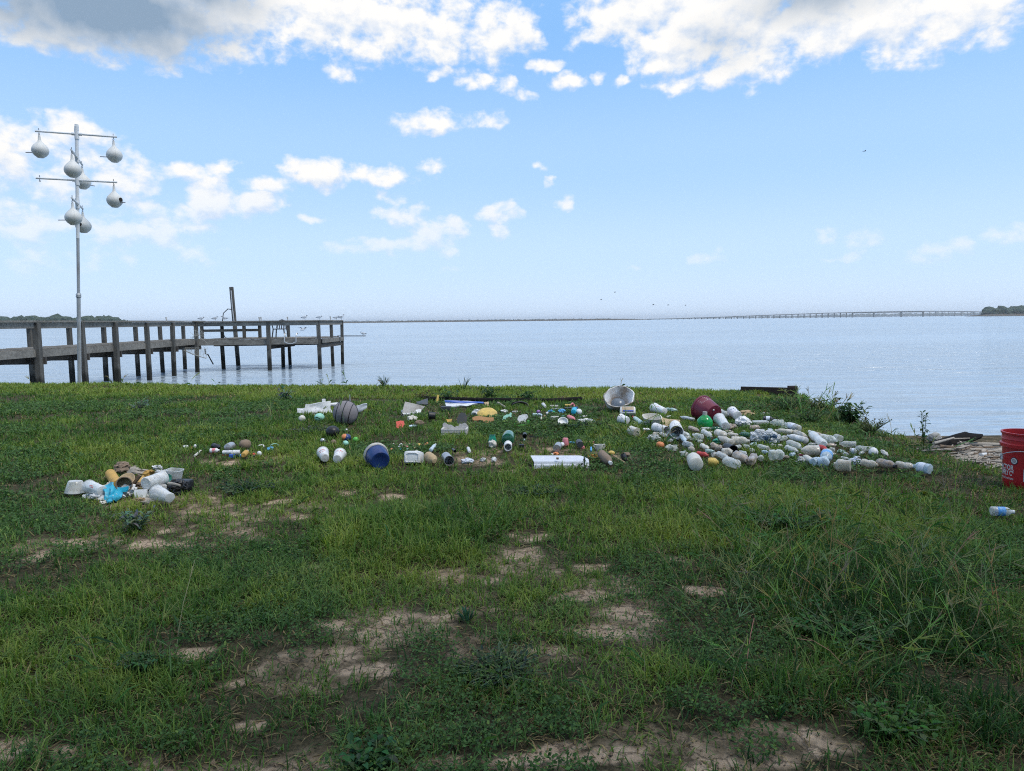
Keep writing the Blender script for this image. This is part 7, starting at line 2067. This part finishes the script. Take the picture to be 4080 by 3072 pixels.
# ------------------------------------------------------------------ red bucket and the driftwood beach
def red_bucket():
    g = P(4092, 1945, .0); k = .302 / 2 / 96
    rt, rb = .151, .132; H = .37
    d = mpp(g); 
    r = empty('red_bucket', g, 'red five gallon bucket with white store lettering and a wire handle', 'bucket')
    M = plastic('red_bucket_plastic', (.40, .016, .020), rough=.38, dirt=.18, dirtcol=(.30, .03, .03), scale=5)
    s = 226 * d / H          # fit to its seen height
    rt *= s; rb *= s; H *= s
    def rf(z): return rb + (rt - rb) * z / H
    pr = [(0, 0), (0, rb * .97), (.02, rb)]
    pr += [(z, rf(z * H)) for z in (.2, .4, .6, .745)]
    pr += [(.745, rt * 1.06), (.80, rt * 1.065), (.82, rt * 1.0), (.87, rt), (.88, rt * 1.02), (.90, rt), (.965, rt * 1.005), (.97, rt * 1.045), (1, rt * 1.05), (1, rt * .97), (.5, rf(.5 * H) * .965), (.03, rb * .95), (.03, 0)]
    MB().lathe(g, g + UP * H, pr, 48, hint=(0, -1, 0)).build('bucket_wall', M, r)
    def cyl(ph, z, off=.0012):   # ph measured from the side that faces the viewer, + to the right
        R_ = rf(z) + off
        base = math.atan2(-g.x, -g.y)   # towards the camera
        a = base
        return Vector((g.x + R_ * math.sin(a - ph), g.y + R_ * math.cos(a - ph), g.z + z))
    def text(body, ph1, z0, size, name, mat, squeeze=1.0, bold=.0):
        cu = bpy.data.curves.new('t', 'FONT'); cu.body = body; cu.size = size; cu.align_x = 'RIGHT'; cu.offset = bold
        o = bpy.data.objects.new('t', cu); COL.objects.link(o)
        dg = bpy.context.evaluated_depsgraph_get(); me = o.evaluated_get(dg).to_mesh()
        b = bmesh.new(); b.from_mesh(me); bmesh.ops.triangulate(b, faces=b.faces[:])
        bmesh.ops.subdivide_edges(b, edges=[e for e in b.edges if e.calc_length() > size * .12], cuts=2)
        bmesh.ops.triangulate(b, faces=b.faces[:])
        b.verts.index_update()
        V = [tuple(cyl(ph1 + v.co.x * squeeze / rf(z0), z0 + v.co.y)) for v in b.verts]
        F = [[v.index for v in f.verts] for f in b.faces]; b.free()
        o.evaluated_get(dg).to_mesh_clear(); bpy.data.objects.remove(o); bpy.data.curves.remove(cu)
        return MB().add(V, F).build(name, mat, r, smooth=False)
    Mw = plastic('bucket_print', (.62, .58, .56), rough=.5, dirt=.1)
    u = s
    text('TRACTOR', -.57, .128 * u, .047 * u, 'lettering', Mw, .70, .0012)
    text('SUPPLY Cº', -.57, .092 * u, .045 * u, 'lettering', Mw, .58, .0012)
    text('For Life Out Here', -.57, .066 * u, .021 * u, 'lettering', Mw, .78, .0003)
    # round badge
    mb = MB(); n = 22; zc = .192 * u; ph = -.55
    V = [tuple(cyl(ph, zc, .002))] + [tuple(cyl(ph + .024 * u * math.cos(a) / rt, zc + .024 * u * math.sin(a), .002)) for a in np.linspace(0, 6.283, n, endpoint=False)]
    mb.add(V, [(0, i + 1, (i + 1) % n + 1) for i in range(n)]); mb.build('badge_ring', plastic('badge_navy', (.02, .025, .06)), r)
    mb = MB(); V = [tuple(cyl(ph, zc, .0028))] + [tuple(cyl(ph + .019 * u * math.cos(a) / rt, zc + .019 * u * math.sin(a), .0028)) for a in np.linspace(0, 6.283, n, endpoint=False)]
    mb.add(V, [(0, i + 1, (i + 1) % n + 1) for i in range(n)]); mb.build('badge', Mw, r)
    mb = MB()
    for j, wd in enumerate((.020, .026, .02)):
        z = zc + (.008 - .008 * j) * u
        for q in range(3):
            a0, a1 = ph + (-wd / 2 + wd * (q + .05) / 3) * u / rt, ph + (-wd / 2 + wd * (q + .85) / 3) * u / rt
            mb.add([tuple(cyl(a0, z - .0022 * u, .0034)), tuple(cyl(a1, z - .0022 * u, .0034)), tuple(cyl(a1, z + .0022 * u, .0034)), tuple(cyl(a0, z + .0022 * u, .0034))], [(0, 1, 2, 3)])
    mb.build('badge_text', plastic('badge_ink', (.03, .04, .10)), r)
    # data sticker
    mb = MB(); G = [[tuple(cyl(p, z, .0022)) for z in np.linspace(.065, .145, 5) * u] for p in np.linspace(-.16, .28, 10)]
    mb.sheet(G, .0006).build('sticker', Mw, r)
    mb = MB()
    for j in range(5):
        z = (.074 + .014 * j) * u
        for a0, a1 in ((-.10, .0), (.03, .22)):
            mb.sheet([[tuple(cyl(p, zz_, .0034)) for zz_ in (z, z + .0075 * u)] for p in np.linspace(a0, a1, 4)], .0005)
    mb.build('sticker_text', plastic('badge_ink', (.03, .04, .10)), r)
    # handle ears and wire
    e = cyl(-1.33, .20 * u, .004)
    MB().tube([e + UP * .018 * u, e - UP * .018 * u], .012 * u, 10).build('handle_ear', tm('white'), r)
    pts = []
    for i in range(15):
        f = i / 14; q = cyl(-1.28 + 2.56 * f, (.186 + .085 * math.sin(math.pi * f)) * u, .016 * u + .05 * math.sin(math.pi * f) * u); pts.append(q)
    MB().tube(pts, .0028 * u, 6).build('wire_handle', tm('steel'), r)
    foot(g, rb * 1.0)
red_bucket()

def beach():
    rnd = random.Random(9)
    GRP = 'bleached driftwood along the water edge'
    # black sheet
    g = P(3800, 1786); y0 = g.y
    pts = [(3722, 1776), (3760, 1746), (3810, 1731), (3852, 1722), (3884, 1734), (3911, 1741), (3888, 1752), (3862, 1760), (3830, 1774), (3780, 1780)]
    G = []
    for (x0, yt, yb) in ((3722, 1768, 1778), (3745, 1752, 1778), (3775, 1742, 1778), (3810, 1731, 1775), (3845, 1722, 1767), (3880, 1732, 1756), (3909, 1740, 1744)):
        a, b = at_depth(x0, yb, y0), at_depth(x0, yt, y0 + .25)
        G.append([tuple(a), tuple(a.lerp(b, .35) + Vector((0, -.03, .03))), tuple(a.lerp(b, .7) + Vector((0, -.02, .03))), tuple(b)])
    tag(MB().sheet(G, .015).build('rubber_sheet', tm('rubber')), 'charred black sheet slumped over driftwood at the waterline', 'rubber sheet')
    g = P(3722, 1756); k = mpp(g)
    lump('rounded pinkish stone at the waterline', 3722, 1750, 50, 44, 'stone', 'shore_stone', 'stone', .18, sub=4)
    stick('pale forked branch lying over the black sheet, left arm', 3720, 1766, 3800, 1744, 9, 'wood', 'branch', 'driftwood', 7, GRP, lift=.10)
    stick('pale branch continuing right over the black sheet', 3796, 1748, 3864, 1746, 6, 'wood', 'branch', 'driftwood', 4, GRP, lift=.10)
    logs = [(3745, 1779, 3830, 1783, 16, 'wood2', 'brown log just under the black sheet'), (3850, 1768, 4000, 1772, 18, 'wood', 'long pale log furthest out at the waterline'),
            (3840, 1792, 3995, 1790, 12, 'wood', 'straight pale log behind the loose pile'), (3840, 1760, 3905, 1800, 9, 'wood2', 'dark branch slanting down from the black sheet'),
            (3850, 1812, 3935, 1790, 14, 'wood', 'thick grey log slanting in the middle of the pile'), (3905, 1800, 3995, 1794, 16, 'wood', 'fat pale log touching the bucket side'),
            (3898, 1828, 3998, 1842, 10, 'wood', 'long pale pole nearest the grass'), (3950, 1800, 3998, 1826, 7, 'wood', 'thin pale stick slanting to the bucket'),
            (3870, 1806, 3960, 1816, 9, 'wood2', 'brown stick under the middle of the pile'), (3920, 1818, 3990, 1822, 9, 'wood2', 'short brown stick behind the long pole'),
            (3760, 1790, 3840, 1796, 10, 'wood', 'pale log half in the grass below the black sheet'), (3880, 1786, 3960, 1784, 8, 'wood2', 'thin dark stick high in the pile'),
            (3930, 1780, 3996, 1786, 9, 'wood', 'short pale stick behind the fat pale log'), (3860, 1822, 3930, 1812, 8, 'wood', 'small grey stick at the left foot of the pile'), (3880, 1840, 3950, 1838, 7, 'wood', 'crooked twig in the debris before the long pole'), (3930, 1848, 3990, 1850, 6, 'wood2', 'dark twig at the foot of the bucket debris')]
    for (x1, y1, x2, y2, d, t, lb) in logs:
        stick(lb, x1, y1, x2, y2, d, t, 'driftwood_log', 'driftwood', d * .75, GRP, lift=.02)
    stick('upright dark stump stick rising from the pile', 3922, 1824, 3932, 1812, 10, 'wood2', 'stump_stick', 'driftwood', 7, GRP, h2=18)
    bottle('white bottle wedged among the driftwood', 3908, 1812, 3930, 1806, 16, 'white', .1)
    lump('twisted pale root at the black sheet corner', 3836, 1784, 34, 38, 'wood', 'twisted_root', 'driftwood', .6, freq=2.6, group=GRP)
    lump('pale shell lump in the debris left of the bucket', 3978, 1846, 18, 12, 'bone', 'shell_lump', 'shell', .2)
    for i in range(34):
        px = rnd.uniform(3800, 3985); py = rnd.uniform(1776, 1800 + (px - 3780) * .22)
        ln = rnd.uniform(18, 75); an = rnd.gauss(0, .28)
        x2, y2 = px + ln * math.cos(an), py + ln * .35 * math.sin(an)
        if x2 > 4000: continue
        stick('bleached loose stick in the jumbled driftwood pile', px, py, x2, y2, rnd.uniform(4, 9), rnd.choice(('wood', 'wood', 'wood2')), 'driftwood_stick', 'driftwood', rnd.uniform(2, 5), 'loose sticks in the driftwood pile', lift=rnd.uniform(.0, .09), seg=6)
    # loose chips and reeds: too many to count
    mb = MB()
    for i in range(420):
        px, py = rnd.uniform(3690, 4010), rnd.uniform(1778, 1862)
        if py > 1800 + (px - 3780) * .22 + 22 or px < 3800 and py > 1800: continue
        a = P(px, py, .012); an = rnd.gauss(0, .5); ln = rnd.uniform(.04, .22)
        d = Vector((math.cos(an), math.sin(an), rnd.uniform(-.05, .18))) * ln
        mb.tube([a - d * .5, a + d * .5 + UP * .01], rnd.uniform(.003, .009), 5)
    tag(mb.build('drift_debris', tm('wood')), 'loose bleached reeds and chips washed up along the bank', 'debris', kind='stuff')
beach()
# ------------------------------------------------------------------ growth last: it keeps clear of the things
build_grass()
build_stalks()
build_shade_trees()
build_crumbs()
build_clover()
build_plants()
# ------------------------------------------------------------------ air
def build_haze():
    S = 20500.
    me = bpy.data.meshes.new('haze')
    b = bmesh.new(); bmesh.ops.create_cube(b, size=1.0)
    for v in b.verts:
        v.co = Vector((v.co.x * 2 * S, v.co.y * (S + 200) + (S - 200) / 2 + 0, v.co.z))
        v.co.z = (-4.5 if v.co.z < 0 else 80.)
    b.to_mesh(me); b.free()
    m = bpy.data.materials.new('haze'); m.use_nodes = True
    t = m.node_tree; t.nodes.clear()
    out = N(t, 'ShaderNodeOutputMaterial')
    v = N(t, 'ShaderNodeVolumePrincipled')
    v.inputs['Color'].default_value = (.97, .985, 1.0, 1)
    v.inputs['Density'].default_value = HAZE
    v.inputs['Anisotropy'].default_value = .3
    L(t, v.outputs[0], out.inputs['Volume'])
    me.materials.append(m)
    o = bpy.data.objects.new('haze', me); COL.objects.link(o)
    tag(o, kind='stuff')
HAZE = 0.65e-4
build_haze()
